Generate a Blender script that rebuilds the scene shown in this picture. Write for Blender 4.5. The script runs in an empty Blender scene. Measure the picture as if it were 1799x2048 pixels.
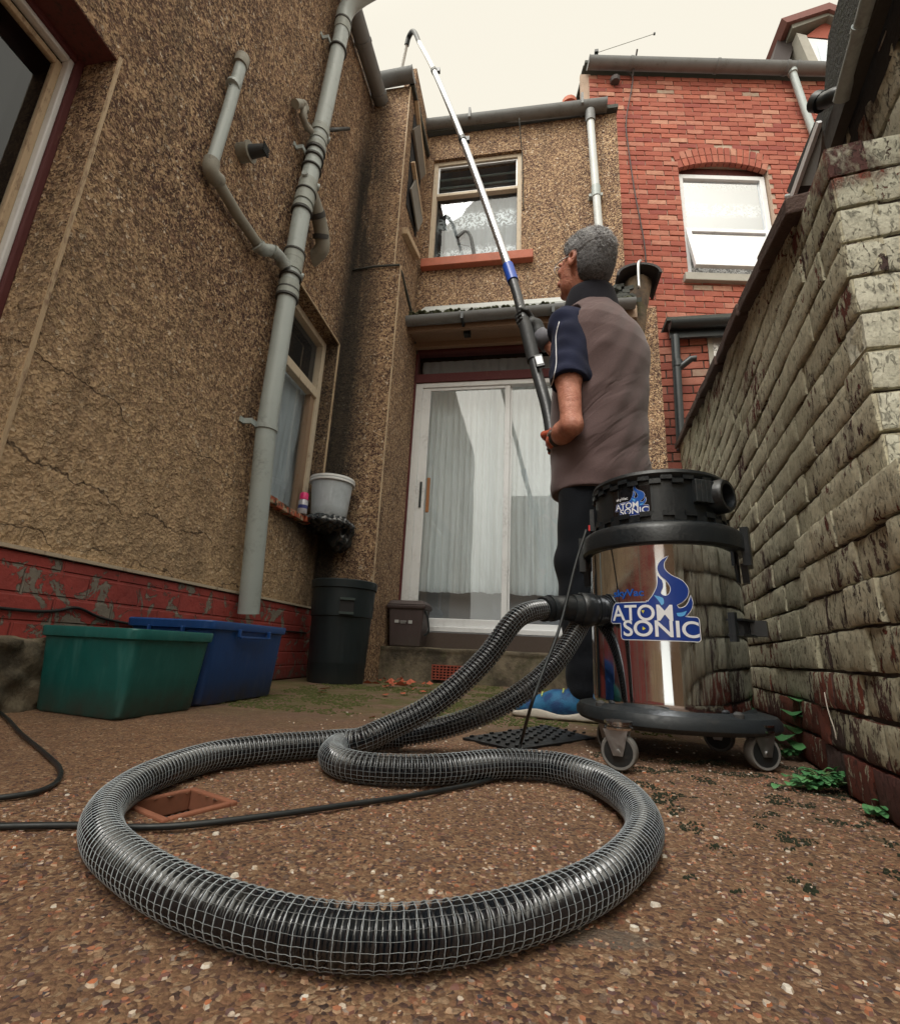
import bpy, bmesh, math, random
import numpy as np
from mathutils import Vector, Matrix, noise
from mathutils.geometry import tessellate_polygon
random.seed(7)
R_ = math.radians
S = bpy.context.scene
COL = S.collection
# ------------------------------------------------------------------ camera
CAMH = .19
FPX = 1000.0
CM = np.array([[0.9850771322885745, 0.1657654321557607, 0.04631268664558316],
               [-0.0002227788253457083, 0.27031010720726667, -0.9627732839621127],
               [-0.17211331677622463, 0.9483956281235221, 0.26631323426460995]])
cd = bpy.data.cameras.new('camera'); cam = bpy.data.objects.new('camera', cd); COL.objects.link(cam)
cd.sensor_fit = 'HORIZONTAL'; cd.sensor_width = 36; cd.lens = 36 * FPX / 1799
cd.clip_start = .01; cd.clip_end = 500
rt, dn, fw = CM
cam.matrix_world = Matrix(((rt[0], -dn[0], -fw[0], 0), (rt[1], -dn[1], -fw[1], 0), (rt[2], -dn[2], -fw[2], CAMH), (0, 0, 0, 1)))
S.camera = cam
# ------------------------------------------------------------------ world: bright overcast sky, soft sun
SUN_EL, SUN_AZ = R_(55), R_(205)
sdir = Vector((math.sin(SUN_AZ) * math.cos(SUN_EL), math.cos(SUN_AZ) * math.cos(SUN_EL), math.sin(SUN_EL)))
w = bpy.data.worlds.new('World'); S.world = w; w.use_nodes = True
nt = w.node_tree; nt.nodes.clear()
sky = nt.nodes.new('ShaderNodeTexSky'); sky.sky_type = 'NISHITA'; sky.sun_disc = False
sky.sun_elevation = SUN_EL; sky.sun_rotation = SUN_AZ
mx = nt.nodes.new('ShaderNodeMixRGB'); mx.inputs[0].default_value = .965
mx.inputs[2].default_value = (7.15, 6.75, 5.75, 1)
bg = nt.nodes.new('ShaderNodeBackground'); bg.inputs[1].default_value = .1
wo = nt.nodes.new('ShaderNodeOutputWorld')
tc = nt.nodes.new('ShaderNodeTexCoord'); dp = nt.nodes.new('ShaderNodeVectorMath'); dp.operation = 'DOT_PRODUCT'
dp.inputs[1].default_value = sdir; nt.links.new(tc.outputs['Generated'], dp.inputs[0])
mr = nt.nodes.new('ShaderNodeMapRange'); mr.interpolation_type = 'SMOOTHSTEP'   # sky brightened round the sun, behind the view, to add light in the yard
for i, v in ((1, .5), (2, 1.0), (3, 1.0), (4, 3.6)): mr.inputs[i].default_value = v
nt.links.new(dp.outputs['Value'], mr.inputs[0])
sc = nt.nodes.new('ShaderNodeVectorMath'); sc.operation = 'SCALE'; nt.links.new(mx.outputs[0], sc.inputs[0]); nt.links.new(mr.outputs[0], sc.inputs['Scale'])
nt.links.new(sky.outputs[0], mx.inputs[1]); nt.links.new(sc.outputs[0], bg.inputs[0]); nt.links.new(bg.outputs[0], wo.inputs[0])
sd = bpy.data.lights.new('sun', 'SUN'); sd.energy = 1.5; sd.angle = R_(25); sd.color = (1, .97, .93)
so = bpy.data.objects.new('sun', sd); COL.objects.link(so)
sdir = Vector((math.sin(SUN_AZ) * math.cos(SUN_EL), math.cos(SUN_AZ) * math.cos(SUN_EL), math.sin(SUN_EL)))
so.rotation_euler = sdir.to_track_quat('Z', 'Y').to_euler()
S.view_settings.view_transform = 'Standard'; S.view_settings.look = 'None'
S.view_settings.exposure = .47; S.view_settings.gamma = 1
S.render.engine = 'CYCLES'
S.cycles.max_bounces = 8; S.cycles.transparent_max_bounces = 12
S.cycles.use_denoising = True

# ------------------------------------------------------------------ helpers
def ray(px, py):
    return CM.T @ np.array([(px - 899.5) / FPX, (py - 1024) / FPX, 1.0])
def hit(px, py, ax, val):
    r = ray(px, py); o = np.array([0, 0, CAMH]); i = 'xyz'.index(ax)
    return Vector(o + r * (val - o[i]) / r[i])
def hitp(px, py, P, N):
    r = ray(px, py); o = np.array([0, 0, CAMH]); N = np.array(N)
    return Vector(o + r * (np.dot(np.array(P) - o, N) / np.dot(r, N)))
def nz(p, s=1.0, o=0.0):
    return noise.noise(Vector((p[0] * s + o, p[1] * s - o, p[2] * s + 3.1 * o)))
ORG = {}
def thing(name, label, cat, loc=(0, 0, 0), group=None):
    o = bpy.data.objects.new(name, None); COL.objects.link(o); o.location = loc
    o.empty_display_size = .05
    ORG[o] = Vector(loc)
    o['label'] = label; o['category'] = cat
    if group: o['group'] = group
    return o
def tag(o, label, cat, group=None):
    o['label'] = label; o['category'] = cat
    if group: o['group'] = group
    return o
class MB:
    def __init__(s): s.v = []; s.f = []
    def add(s, vs, fs):
        b = len(s.v); s.v += [tuple(p) for p in vs]; s.f += [tuple(i + b for i in f) for f in fs]; return s
    def hexa(s, p):  # 8 corners: bottom 4 ccw, top 4 ccw
        return s.add(p, [(3, 2, 1, 0), (4, 5, 6, 7), (0, 1, 5, 4), (1, 2, 6, 5), (2, 3, 7, 6), (3, 0, 4, 7)])
    def box(s, a, b, rot=0, piv=None, M=None):
        x0, y0, z0 = a; x1, y1, z1 = b
        p = [Vector(q) for q in ((x0, y0, z0), (x1, y0, z0), (x1, y1, z0), (x0, y1, z0), (x0, y0, z1), (x1, y0, z1), (x1, y1, z1), (x0, y1, z1))]
        if rot:
            c = Vector(piv) if piv else Vector(((x0 + x1) / 2, (y0 + y1) / 2, 0)); Rm = Matrix.Rotation(rot, 3, 'Z')
            p = [Rm @ (q - c) + c for q in p]
        if M is not None: p = [M @ q for q in p]
        return s.hexa(p)
    def beam(s, a, b, w, h, up=(0, 0, 1)):
        a = Vector(a); b = Vector(b); d = (b - a).normalized(); u = Vector(up)
        r = d.cross(u).normalized(); u = r.cross(d).normalized()
        p = [q + r * i * w / 2 + u * j * h / 2 for q, i, j in ((a, -1, -1), (a, 1, -1), (b, 1, -1), (b, -1, -1), (a, -1, 1), (a, 1, 1), (b, 1, 1), (b, -1, 1))]
        return s.hexa(p)
    def tube(s, pts, r, n=12, caps=True, closed=False):
        pts = [Vector(p) for p in pts]; m = len(pts)
        rr = r if isinstance(r, (list, tuple)) else [r] * m
        t = [(pts[min(i + 1, m - 1)] - pts[max(i - 1, 0)]).normalized() for i in range(m)]
        u = t[0].orthogonal().normalized(); vs = []
        for i in range(m):
            u = (u - t[i] * u.dot(t[i])).normalized(); v = t[i].cross(u)
            for k in range(n):
                a = 2 * math.pi * k / n; vs.append(pts[i] + (u * math.cos(a) + v * math.sin(a)) * rr[i])
        fs = [(i * n + k, i * n + (k + 1) % n, (i + 1) * n + (k + 1) % n, (i + 1) * n + k) for i in range(m - 1) for k in range(n)]
        if caps: fs += [tuple(range(n - 1, -1, -1)), tuple((m - 1) * n + k for k in range(n))]
        return s.add(vs, fs)
    def lathe(s, prof, c=(0, 0, 0), n=48, M=None, sq=0, caps=True):
        """prof: (radius, height) list; sq squares the plan outline a little"""
        vs = []; c = Vector(c)
        for r, z in prof:
            for k in range(n):
                a = 2 * math.pi * k / n
                q = r * (1 + sq * (1 - math.cos(4 * a)) / 2)
                p = Vector((q * math.cos(a), q * math.sin(a), z))
                vs.append((M @ p if M is not None else p) + c)
        m = len(prof)
        fs = [(i * n + k, i * n + (k + 1) % n, (i + 1) * n + (k + 1) % n, (i + 1) * n + k) for i in range(m - 1) for k in range(n)]
        if caps: fs += [tuple(range(n - 1, -1, -1)), tuple((m - 1) * n + k for k in range(n))]
        return s.add(vs, fs)
    def prism(s, poly, vec):
        """extrude a planar polygon (3D points) by vec"""
        poly = [Vector(p) for p in poly]; vec = Vector(vec); n = len(poly)
        tri = tessellate_polygon([poly])
        vs = poly + [p + vec for p in poly]
        fs = [tuple(t) for t in tri] + [tuple(i + n for i in reversed(t)) for t in tri] + [(i, (i + 1) % n, (i + 1) % n + n, i + n) for i in range(n)]
        return s.add(vs, fs)
    def build(s, name, mat, parent=None, smooth=False, bevel=0, seg=2, loc=None, fix=True):
        me = bpy.data.meshes.new(name)
        o = bpy.data.objects.new(name, me); COL.objects.link(o)
        org = ORG[parent] if parent else (Vector(loc) if loc is not None else None)
        vs = s.v
        if org is None:
            a = np.array(vs); lo = a.min(0); hi = a.max(0); org = Vector(((lo[0] + hi[0]) / 2, (lo[1] + hi[1]) / 2, lo[2]))
        vs = [(p[0] - org[0], p[1] - org[1], p[2] - org[2]) for p in vs]
        me.from_pydata(vs, [], s.f); me.update()
        if fix:
            bm = bmesh.new(); bm.from_mesh(me); bmesh.ops.recalc_face_normals(bm, faces=bm.faces); bm.to_mesh(me); bm.free()
        if parent: o.parent = parent
        else: o.location = org
        ORG[o] = Vector(org)
        if mat: me.materials.append(mat)
        if smooth:
            for p in me.polygons: p.use_smooth = True
            if smooth == 'auto':
                me.set_sharp_from_angle(angle=R_(38))
        if bevel:
            b = o.modifiers.new('bevel', 'BEVEL'); b.width = bevel; b.segments = seg; b.limit_method = 'ANGLE'; b.angle_limit = R_(40)
        return o
def struct(o):
    o['kind'] = 'structure'; return o
def stuff(o):
    o['kind'] = 'stuff'; return o
def spline(pts, n=16):
    P = [Vector(p) for p in pts]; P = [P[0] * 2 - P[1]] + P + [P[-1] * 2 - P[-2]]; out = []
    for i in range(1, len(P) - 2):
        a, b, c, d = P[i - 1:i + 3]
        for k in range(n):
            t = k / n
            out.append(.5 * ((2 * b) + (c - a) * t + (2 * a - 5 * b + 4 * c - d) * t * t + (-a + 3 * b - 3 * c + d) * t ** 3))
    out.append(P[-2]); return out
def resample(pts, step):
    out = [pts[0]]; acc = 0
    for a, b in zip(pts, pts[1:]):
        L = (b - a).length
        if L == 0: continue
        d = step - acc
        while d <= L:
            out.append(a + (b - a) * d / L); d += step
        acc = L - (d - step)
    return out
# ---- signed distance shapes, meshed with surface nets
def surfnet(f, lo, hi, h):
    lo = np.array(lo, float); hi = np.array(hi, float)
    n = np.ceil((hi - lo) / h).astype(int) + 1
    X, Y, Z = np.meshgrid(*[lo[i] + h * np.arange(n[i]) for i in range(3)], indexing='ij')
    D = f(X, Y, Z)
    s = D < 0
    cell = np.zeros(tuple(n - 1), int); pos = np.zeros(tuple(n - 1) + (3,)); cnt = np.zeros(tuple(n - 1))
    offs = [(i, j, k) for i in (0, 1) for j in (0, 1) for k in (0, 1)]
    sl = lambda o: tuple(slice(o[a], n[a] - 1 + o[a]) for a in range(3))
    base = np.stack(np.meshgrid(*[np.arange(n[i] - 1) for i in range(3)], indexing='ij'), -1).astype(float)
    for a in offs:
        for ax in range(3):
            if a[ax]: continue
            b = list(a); b[ax] = 1; b = tuple(b)
            da, db = D[sl(a)], D[sl(b)]; m = (da < 0) != (db < 0)
            t = np.where(m, da / np.where(m, da - db, 1), 0)
            p = base + np.array(a, float); p[..., ax] += t
            pos += np.where(m[..., None], p, 0); cnt += m
    act = cnt > 0; idx = np.full(act.shape, -1); idx[act] = np.arange(act.sum())
    V = pos[act] / cnt[act][:, None] * h + lo
    F = []
    for ax in range(3):
        o1, o2 = [(1, 2), (2, 0), (0, 1)][ax]
        A = [slice(1, n[i] - 1) for i in range(3)]; A[ax] = slice(0, n[ax] - 1)
        B = list(A); B[ax] = slice(1, n[ax])
        sa, sb = s[tuple(A)], s[tuple(B)]; m = sa != sb
        ii = np.argwhere(m); ii2 = ii.copy()
        for i in range(3):
            if i != ax: ii2[:, i] += 1
        def g(d1, d2):
            q = ii2.copy(); q[:, o1] += d1; q[:, o2] += d2; return idx[q[:, 0], q[:, 1], q[:, 2]]
        quad = np.stack([g(-1, -1), g(0, -1), g(0, 0), g(-1, 0)], 1)
        flip = sa[m]; quad[~flip] = quad[~flip][:, ::-1]
        F.append(quad)
    F = np.concatenate(F); F = F[(F >= 0).all(1)]
    return V, F
def smin(a, b, k):
    hh = np.clip(.5 + .5 * (b - a) / k, 0, 1); return b * (1 - hh) + a * hh - k * hh * (1 - hh)
def cap(a, b, ra, rb):
    a = np.array(a, float); b = np.array(b, float); ba = b - a; L2 = ba @ ba
    def f(X, Y, Z):
        t = np.clip(((X - a[0]) * ba[0] + (Y - a[1]) * ba[1] + (Z - a[2]) * ba[2]) / L2, 0, 1)
        return np.sqrt((X - a[0] - t * ba[0]) ** 2 + (Y - a[1] - t * ba[1]) ** 2 + (Z - a[2] - t * ba[2]) ** 2) - (ra + (rb - ra) * t)
    return f
def ell(c, r, B=None):
    """ellipsoid with axes rows of B"""
    c = np.array(c, float); B = np.eye(3) if B is None else np.array(B)
    def f(X, Y, Z):
        d = [X - c[0], Y - c[1], Z - c[2]]
        q = [B[i][0] * d[0] + B[i][1] * d[1] + B[i][2] * d[2] for i in range(3)]
        k0 = np.sqrt(sum((q[i] / r[i]) ** 2 for i in range(3))); k1 = np.sqrt(sum((q[i] / r[i] ** 2) ** 2 for i in range(3))) + 1e-9
        return k0 * (k0 - 1) / k1
    return f
def union(fs, k):
    def f(X, Y, Z):
        d = fs[0](X, Y, Z)
        for g in fs[1:]: d = smin(d, g(X, Y, Z), k)
        return d
    return f
def sdf_obj(name, f, lo, hi, h, mat, parent=None, loc=None):
    V, F = surfnet(f, lo, hi, h)
    m = MB(); m.v = [tuple(p) for p in V]; m.f = [tuple(int(i) for i in q) for q in F]
    return m.build(name, mat, parent, smooth=True, loc=loc, fix=False)
# ------------------------------------------------------------------ materials
class Mat:
    def __init__(s, name, col=(.5, .5, .5), rough=.6, metal=0, spec=.5):
        s.m = bpy.data.materials.new(name); s.m.use_nodes = True; s.nt = s.m.node_tree
        s.b = s.nt.nodes['Principled BSDF']; s.out = s.nt.nodes['Material Output']
        s.b.inputs['Base Color'].default_value = (*col, 1); s.b.inputs['Roughness'].default_value = rough
        s.b.inputs['Metallic'].default_value = metal; s.b.inputs['Specular IOR Level'].default_value = spec
    def N(s, t, inp=None, **kw):
        n = s.nt.nodes.new('ShaderNode' + t)
        for k, v in kw.items(): setattr(n, k, v)
        for k, v in (inp or {}).items():
            if isinstance(v, bpy.types.NodeSocket): s.nt.links.new(v, n.inputs[k])
            else: n.inputs[k].default_value = v
        return n
    def pos(s, sc=(1, 1, 1), kind='Position', off=(0, 0, 0)):
        if kind == 'Position': o = s.N('NewGeometry').outputs['Position']
        else: o = s.N('TexCoord').outputs['Object']
        return s.N('Mapping', {'Vector': o, 'Scale': sc, 'Location': off}).outputs[0]
    def noise(s, sc, detail=4, vec=None, rough=.6, dist=0, which='Fac'):
        return s.N('TexNoise', {'Scale': sc, 'Detail': detail, 'Roughness': rough, 'Distortion': dist, 'Vector': vec if vec is not None else s.pos()}).outputs[which]
    def vor(s, sc, vec=None, feat='F1', which='Color', rnd=1):
        return s.N('TexVoronoi', {'Scale': sc, 'Randomness': rnd, 'Vector': vec if vec is not None else s.pos()}, feature=feat).outputs[which]
    def ramp(s, fac, stops, interp='LINEAR'):
        n = s.N('ValToRGB', {'Fac': fac}); r = n.color_ramp; r.interpolation = interp
        while len(r.elements) < len(stops): r.elements.new(.5)
        for e, (p, c) in zip(r.elements, stops):
            e.position = p; e.color = (*c, 1) if isinstance(c, tuple) else (c, c, c, 1)
        return n.outputs[0]
    def mix(s, fac, a, b, mode='MIX'):
        n = s.N('MixRGB', blend_type=mode)
        for i, v in enumerate((fac, a, b)):
            if isinstance(v, bpy.types.NodeSocket): s.nt.links.new(v, n.inputs[i])
            else: n.inputs[i].default_value = v if i == 0 else (*v, 1) if isinstance(v, tuple) else (v, v, v, 1)
        return n.outputs[0]
    def math(s, op, a, b=0, c=None):
        n = s.N('Math', operation=op)
        for i, v in enumerate((a, b) if c is None else (a, b, c)):
            if isinstance(v, bpy.types.NodeSocket): s.nt.links.new(v, n.inputs[i])
            else: n.inputs[i].default_value = v
        return n.outputs[0]
    def sep(s, v):
        return s.N('SeparateXYZ', {0: v}).outputs
    def mr(s, v, a, b, c=0, d=1):
        return s.N('MapRange', {0: v, 1: a, 2: b, 3: c, 4: d}, clamp=True).outputs[0]
    def color(s, v): s.nt.links.new(v, s.b.inputs['Base Color']); return s
    def rough(s, v): s.nt.links.new(v, s.b.inputs['Roughness']); return s
    def bump(s, h, dist=.002, strength=1.0):
        n = s.N('Bump', {'Height': h, 'Distance': dist, 'Strength': strength}); s.nt.links.new(n.outputs[0], s.b.inputs['Normal']); return s
def worn(name, col, rough=.5, metal=0, var=.25, sc=12, dirt=(.09, .075, .055), dfac=.35, bump=0, spec=.5):
    """a plain colour with blotches of dirt and wear"""
    m = Mat(name, col, rough, metal, spec)
    n1 = m.noise(sc, 6, m.pos(kind='O')); n2 = m.noise(sc * 9, 4, m.pos(kind='O'))
    c = m.mix(m.mr(n1, .35, .7, 0, var), col, tuple(x * .62 for x in col))
    k = m.math('MULTIPLY', m.mr(n1, .5, .72), m.mr(n2, .45, .65))
    c = m.mix(m.math('MULTIPLY', k, dfac), c, dirt)
    m.color(c); m.rough(m.mr(n2, .3, .7, max(rough - .08, 0.02), min(rough + .12, 1)))
    if bump: m.bump(n2, bump)
    return m.m
def render_mat(name, smoothlow=False):
    m = Mat(name, rough=.92, spec=.25); P = m.pos()
    wob = m.N('TexNoise', {'Scale': 60, 'Detail': 2, 'Vector': P}).outputs['Color']
    wp = m.N('VectorMath', {0: P, 1: m.N('VectorMath', {0: wob, 'Scale': .012}, operation='SCALE').outputs[0]}, operation='ADD').outputs[0]
    v = m.N('TexVoronoi', {'Scale': 84, 'Vector': wp}); chip = m.sep(v.outputs['Color'])
    fl = m.noise(74, 2.5, P, .6, 1.4)
    xyz = m.sep(P)
    big = m.noise(1.7, 4, P); mid = m.noise(7, 4, P)
    base = m.ramp(chip[0], [(0, (.50, .345, .205)), (.32, (.35, .225, .14)), (.52, (.60, .43, .265)), (.66, (.18, .10, .075)), (.82, (.45, .30, .18)), (.92, (.09, .045, .045)), (.97, (.80, .69, .55))], 'CONSTANT')
    base = m.mix(.25, base, (.46, .31, .185))
    dens = m.mr(mid, .3, .7, .53, .47)
    if smoothlow:
        low = m.mr(m.math('ADD', xyz[2], m.math('ADD', m.math('MULTIPLY', big, -.9), m.math('MULTIPLY', m.mr(xyz[1], .8, 2.6), .5))), .2, 1.25, 1, 0)
        dens = m.math('ADD', dens, m.math('MULTIPLY', low, .10))
    dk = m.mr(m.math('SUBTRACT', fl, dens), 0, .06)
    c = m.mix(m.math('MULTIPLY', dk, .96), base, (.045, .022, .024))
    if smoothlow:
        c = m.mix(m.math('MULTIPLY', low, .7), c, (.62, .46, .29))
    # sparse white stones
    wv = m.N('TexVoronoi', {'Scale': 30, 'Vector': P}); ws = m.math('MULTIPLY', m.math('LESS_THAN', wv.outputs['Distance'], .085), m.math('GREATER_THAN', m.sep(wv.outputs['Color'])[1], .8))
    c = m.mix(m.math('MULTIPLY', ws, .8), c, (.68, .6, .5))
    c = m.mix(m.mr(big, .3, .7, 0, .38), c, (.17, .09, .05), 'MULTIPLY') if False else m.mix(m.mr(big, .35, .75, 0, .35), c, (.25, .15, .09))
    # grime: black run-off stain down the inner corner and above the canopy
    sx = m.N('Mapping', {'Vector': P, 'Scale': (3.2, 3.2, .45)}).outputs[0]
    st = m.noise(2.2, 5, sx)
    near = m.math('MULTIPLY', m.mr(xyz[1], 2.62, 2.84), m.mr(xyz[1], 2.98, 2.9))
    nx = m.mr(xyz[0], -1.06, -1.24)
    zt = m.mr(xyz[2], 4.7, 3.7, .15, 1)
    k = m.math('MULTIPLY', m.math('MULTIPLY', near, nx), m.math('MULTIPLY', m.mr(st, .22, .45), zt))
    c = m.mix(m.math('MULTIPLY', k, .9), c, (.022, .022, .02))
    # streaks under sills and on the low panel between plinth and small window
    k2 = m.math('MULTIPLY', m.math('MULTIPLY', m.mr(xyz[1], 2.18, 2.4), m.mr(xyz[2], .84, .62, .9, .15)), m.math('MULTIPLY', m.math('LESS_THAN', xyz[2], .86), m.mr(st, .3, .6, .3, 1)))
    c = m.mix(m.math('MULTIPLY', k2, m.math('LESS_THAN', xyz[0], -1.325)), c, (.045, .04, .035))
    c = m.mix(m.math('MULTIPLY', m.mr(m.noise(2.4, 5, sx), .52, .75), .45), c, (.1, .075, .055))
    if smoothlow:
        cz = m.math('SUBTRACT', m.math('ADD', xyz[2], m.math('MULTIPLY', m.noise(2.6, 5, P, .6), .30)), m.math('MULTIPLY', xyz[1], -.035))
        for z0 in (.80, 1.10, .62):
            ln = m.mr(m.math('ABSOLUTE', m.math('SUBTRACT', cz, z0)), .0035, .0012, 0, 1)
            ln = m.math('MULTIPLY', ln, m.mr(m.noise(3.1, 3, P), .42, .5))
            c = m.mix(m.math('MULTIPLY', ln, .8), c, (.05, .035, .028))
    m.color(c)
    hgt = m.math('ADD', m.math('MULTIPLY', v.outputs['Distance'], 1.3), m.math('MULTIPLY', dk, -1.0))
    if smoothlow:
        hgt = m.math('ADD', hgt, m.math('MULTIPLY', m.mr(m.noise(9, 6, P, .7), .46, .53), 2.5))
    m.bump(hgt, .0045, .8)
    return m.m
def ground_mat():
    m = Mat('exposed_aggregate_concrete', rough=.82, spec=.35); P = m.pos()
    wob = m.N('TexNoise', {'Scale': 140, 'Detail': 2, 'Vector': P}).outputs['Color']
    wp = m.N('VectorMath', {0: P, 1: m.N('VectorMath', {0: wob, 'Scale': .005}, operation='SCALE').outputs[0]}, operation='ADD').outputs[0]
    v1 = m.N('TexVoronoi', {'Scale': 300, 'Vector': wp}); v2 = m.N('TexVoronoi', {'Scale': 120, 'Vector': wp})
    big = m.noise(2.6, 5, P); mid = m.noise(16, 4, P); xyz = m.sep(P)
    c1 = m.ramp(m.sep(v1.outputs['Color'])[0], [(0, (.29, .165, .09)), (.26, (.18, .095, .055)), (.46, (.37, .225, .125)), (.64, (.075, .035, .034)), (.76, (.30, .155, .085)), (.87, (.48, .34, .21)), (.95, (.03, .02, .022))], 'CONSTANT')
    c2 = m.ramp(m.sep(v2.outputs['Color'])[1], [(0, (.34, .12, .07)), (.25, (.22, .17, .14)), (.5, (.55, .38, .24)), (.75, (.12, .06, .07)), (.9, (.68, .56, .42))], 'CONSTANT')
    sel = m.math('MULTIPLY', m.math('GREATER_THAN', m.sep(v2.outputs['Color'])[0], .74), m.math('LESS_THAN', v2.outputs['Distance'], .42))
    c = m.mix(m.math('MULTIPLY', sel, .75), c1, c2)
    c = m.mix(m.mr(mid, .3, .7, 0, .3), c, (.17, .10, .058))
    c = m.mix(m.mr(big, .4, .72, 0, .5), c, (.10, .062, .045))
    # smoother darker screed further back, green with moss at the rear
    far = m.mr(m.math('ADD', xyz[1], m.math('MULTIPLY', big, .7)), 1.35, 2.0)
    c = m.mix(m.math('MULTIPLY', far, .7), c, (.19, .125, .095))
    mo = m.math('MULTIPLY', m.math('MULTIPLY', m.mr(xyz[1], 1.15, 1.8), m.mr(xyz[0], .9, .3)), m.mr(m.noise(7, 7, P, .75), .44, .56))
    c = m.mix(m.math('MULTIPLY', mo, .85), c, (.10, .115, .03))
    mo2 = m.math('MULTIPLY', m.math('MULTIPLY', m.mr(xyz[0], .2, .42), m.mr(xyz[1], 1.5, .9)), m.mr(m.noise(26, 5, P, .7), .56, .62))
    c = m.mix(m.math('MULTIPLY', mo2, .8), c, (.035, .04, .02))
    # damp dark edge along the garden wall and grey cement patch
    d = m.N('VectorMath', {0: m.N('VectorMath', {0: P, 1: (.03, .437, 0)}, operation='SUBTRACT').outputs[0], 1: (1, 3.2, 0)}, operation='MULTIPLY').outputs[0]
    dd = m.N('VectorMath', {0: d}, operation='LENGTH').outputs['Value']
    pk = m.mr(m.math('ADD', dd, m.math('MULTIPLY', mid, .05)), .07, .082, 1, 0)
    c = m.mix(m.math('MULTIPLY', pk, .7), c, (.17, .15, .125))
    m.color(c); m.rough(m.mr(mid, .3, .7, .55, .9))
    hh = m.math('ADD', m.math('MULTIPLY', v1.outputs['Distance'], -1.0), m.math('MULTIPLY', m.math('MULTIPLY', sel, v2.outputs['Distance']), -1.2))
    fine = m.noise(420, 4, P, .7)
    c = m.mix(m.mr(fine, .38, .62, 0, .5), c, (.095, .052, .034), 'MIX'); m.color(c)
    m.bump(m.math('ADD', m.math('ADD', hh, mid), m.math('MULTIPLY', fine, 1.2)), .0022, .8)
    return m.m
def peel_mat(name, paint=(.58, .55, .41), amt=0.):
    """old brick under flaking masonry paint"""
    m = Mat(name, rough=.9, spec=.25); P = m.pos(); xyz = m.sep(P)
    isl = m.N('NewGeometry').outputs['Random Per Island']
    br = m.ramp(isl, [(0, (.22, .05, .03)), (.2, (.13, .05, .045)), (.4, (.28, .07, .04)), (.55, (.16, .085, .07)), (.7, (.20, .045, .03)), (.85, (.10, .07, .065))], 'CONSTANT')
    br = m.mix(m.noise(30, 5, P), br, tuple((.07, .04, .035)), 'MIX')
    st = m.N('Mapping', {'Vector': P, 'Scale': (1, 1, .5)}).outputs[0]
    fl = m.noise(52, 8, st, .72, .3)
    lump = m.noise(5, 3, P)
    low = m.mr(xyz[2], .20, .06, 0, .20)   # paint worn off the lowest courses
    rnd = m.mr(m.math('FRACT', m.math('MULTIPLY', isl, 37.7)), 0, 1, -.10, .05)
    thr = m.math('ADD', m.math('ADD', m.mr(lump, .35, .7, -.05, .085), low), rnd)
    pk = m.mr(m.math('SUBTRACT', fl, m.math('ADD', thr, .40 - amt)), -.005, .02)
    shade = m.ramp(m.noise(60, 8, P, .8), [(.32, tuple(x * .5 for x in paint)), (.5, paint), (.7, tuple(min(x * 1.25, .8) for x in paint))])
    shade = m.mix(m.math('MULTIPLY', m.mr(m.noise(3, 4, P), .42, .65), .4), shade, (.20, .20, .13))
    patch = m.mr(m.noise(4.3, 4, m.pos(off=(3.1, 1.7, .4))), .60, .64)
    pk = m.math('MULTIPLY', pk, m.math('SUBTRACT', 1.0, m.math('MULTIPLY', patch, m.mr(fl, .62, .42))))
    c = m.mix(pk, br, shade)
    # hair cracks and black grime
    ck = m.math('MULTIPLY', m.mr(m.noise(110, 6, st, .7, 1.2), .56, .62), m.mr(lump, .3, .6, .3, 1))
    c = m.mix(m.math('MULTIPLY', ck, .75 - amt * 5), c, (.035, .025, .022))
    m.color(c)
    m.bump(m.math('ADD', m.math('MULTIPLY', pk, 1.0), m.math('ADD', m.math('MULTIPLY', ck, -1.2), m.math('ADD', m.math('MULTIPLY', fl, 1.0), m.noise(130, 5, P, .7)))), .0024, 1)
    return m.m
def redbrick_mat():
    m = Mat('red_brick', rough=.88, spec=.25); P = m.pos()
    isl = m.N('NewGeometry').outputs['Random Per Island']
    c = m.ramp(isl, [(0, (.36, .12, .085)), (.18, (.31, .095, .07)), (.36, (.40, .15, .105)), (.5, (.34, .105, .075)), (.64, (.44, .20, .145)), (.76, (.26, .075, .065)), (.84, (.42, .14, .095)), (.95, (.50, .27, .19)), (.985, (.36, .30, .23))], 'CONSTANT')
    c = m.mix(m.mr(m.noise(22, 5, P), .35, .7, 0, .45), c, (.28, .075, .05))
    c = m.mix(m.mr(m.noise(1.1, 4, P), .45, .7, 0, .35), c, (.24, .07, .05))
    xyz = m.sep(P)
    c = m.mix(m.mr(m.math('ADD', xyz[2], m.noise(2, 3, P)), 3.6, 2.6, 0, .5), c, (.09, .04, .035))
    m.color(c); m.bump(m.noise(60, 4, P), .004)
    return m.m
def glass_mat(name, tint=(.9, .93, .95), refl=.22):
    m = Mat(name); nt = m.nt; nt.nodes.remove(m.b)
    wn = m.N('Bump', {'Height': m.noise(1.6, 2, m.pos()), 'Distance': .004, 'Strength': .35})
    tr = m.N('BsdfTransparent', {'Color': (*tint, 1)}); gl = m.N('BsdfGlossy', {'Roughness': .015, 'Color': (.95, .97, 1, 1), 'Normal': wn.outputs[0]})
    fr = m.N('Fresnel', {'IOR': 1.5, 'Normal': wn.outputs[0]})
    k = m.math('MULTIPLY', m.math('ADD', fr.outputs[0], refl), m.math('SUBTRACT', 1.0, m.N('NewGeometry').outputs['Backfacing']))
    mxs = m.N('MixShader', {0: k}); nt.links.new(tr.outputs[0], mxs.inputs[1]); nt.links.new(gl.outputs[0], mxs.inputs[2])
    nt.links.new(mxs.outputs[0], m.out.inputs[0]); return m.m
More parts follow.
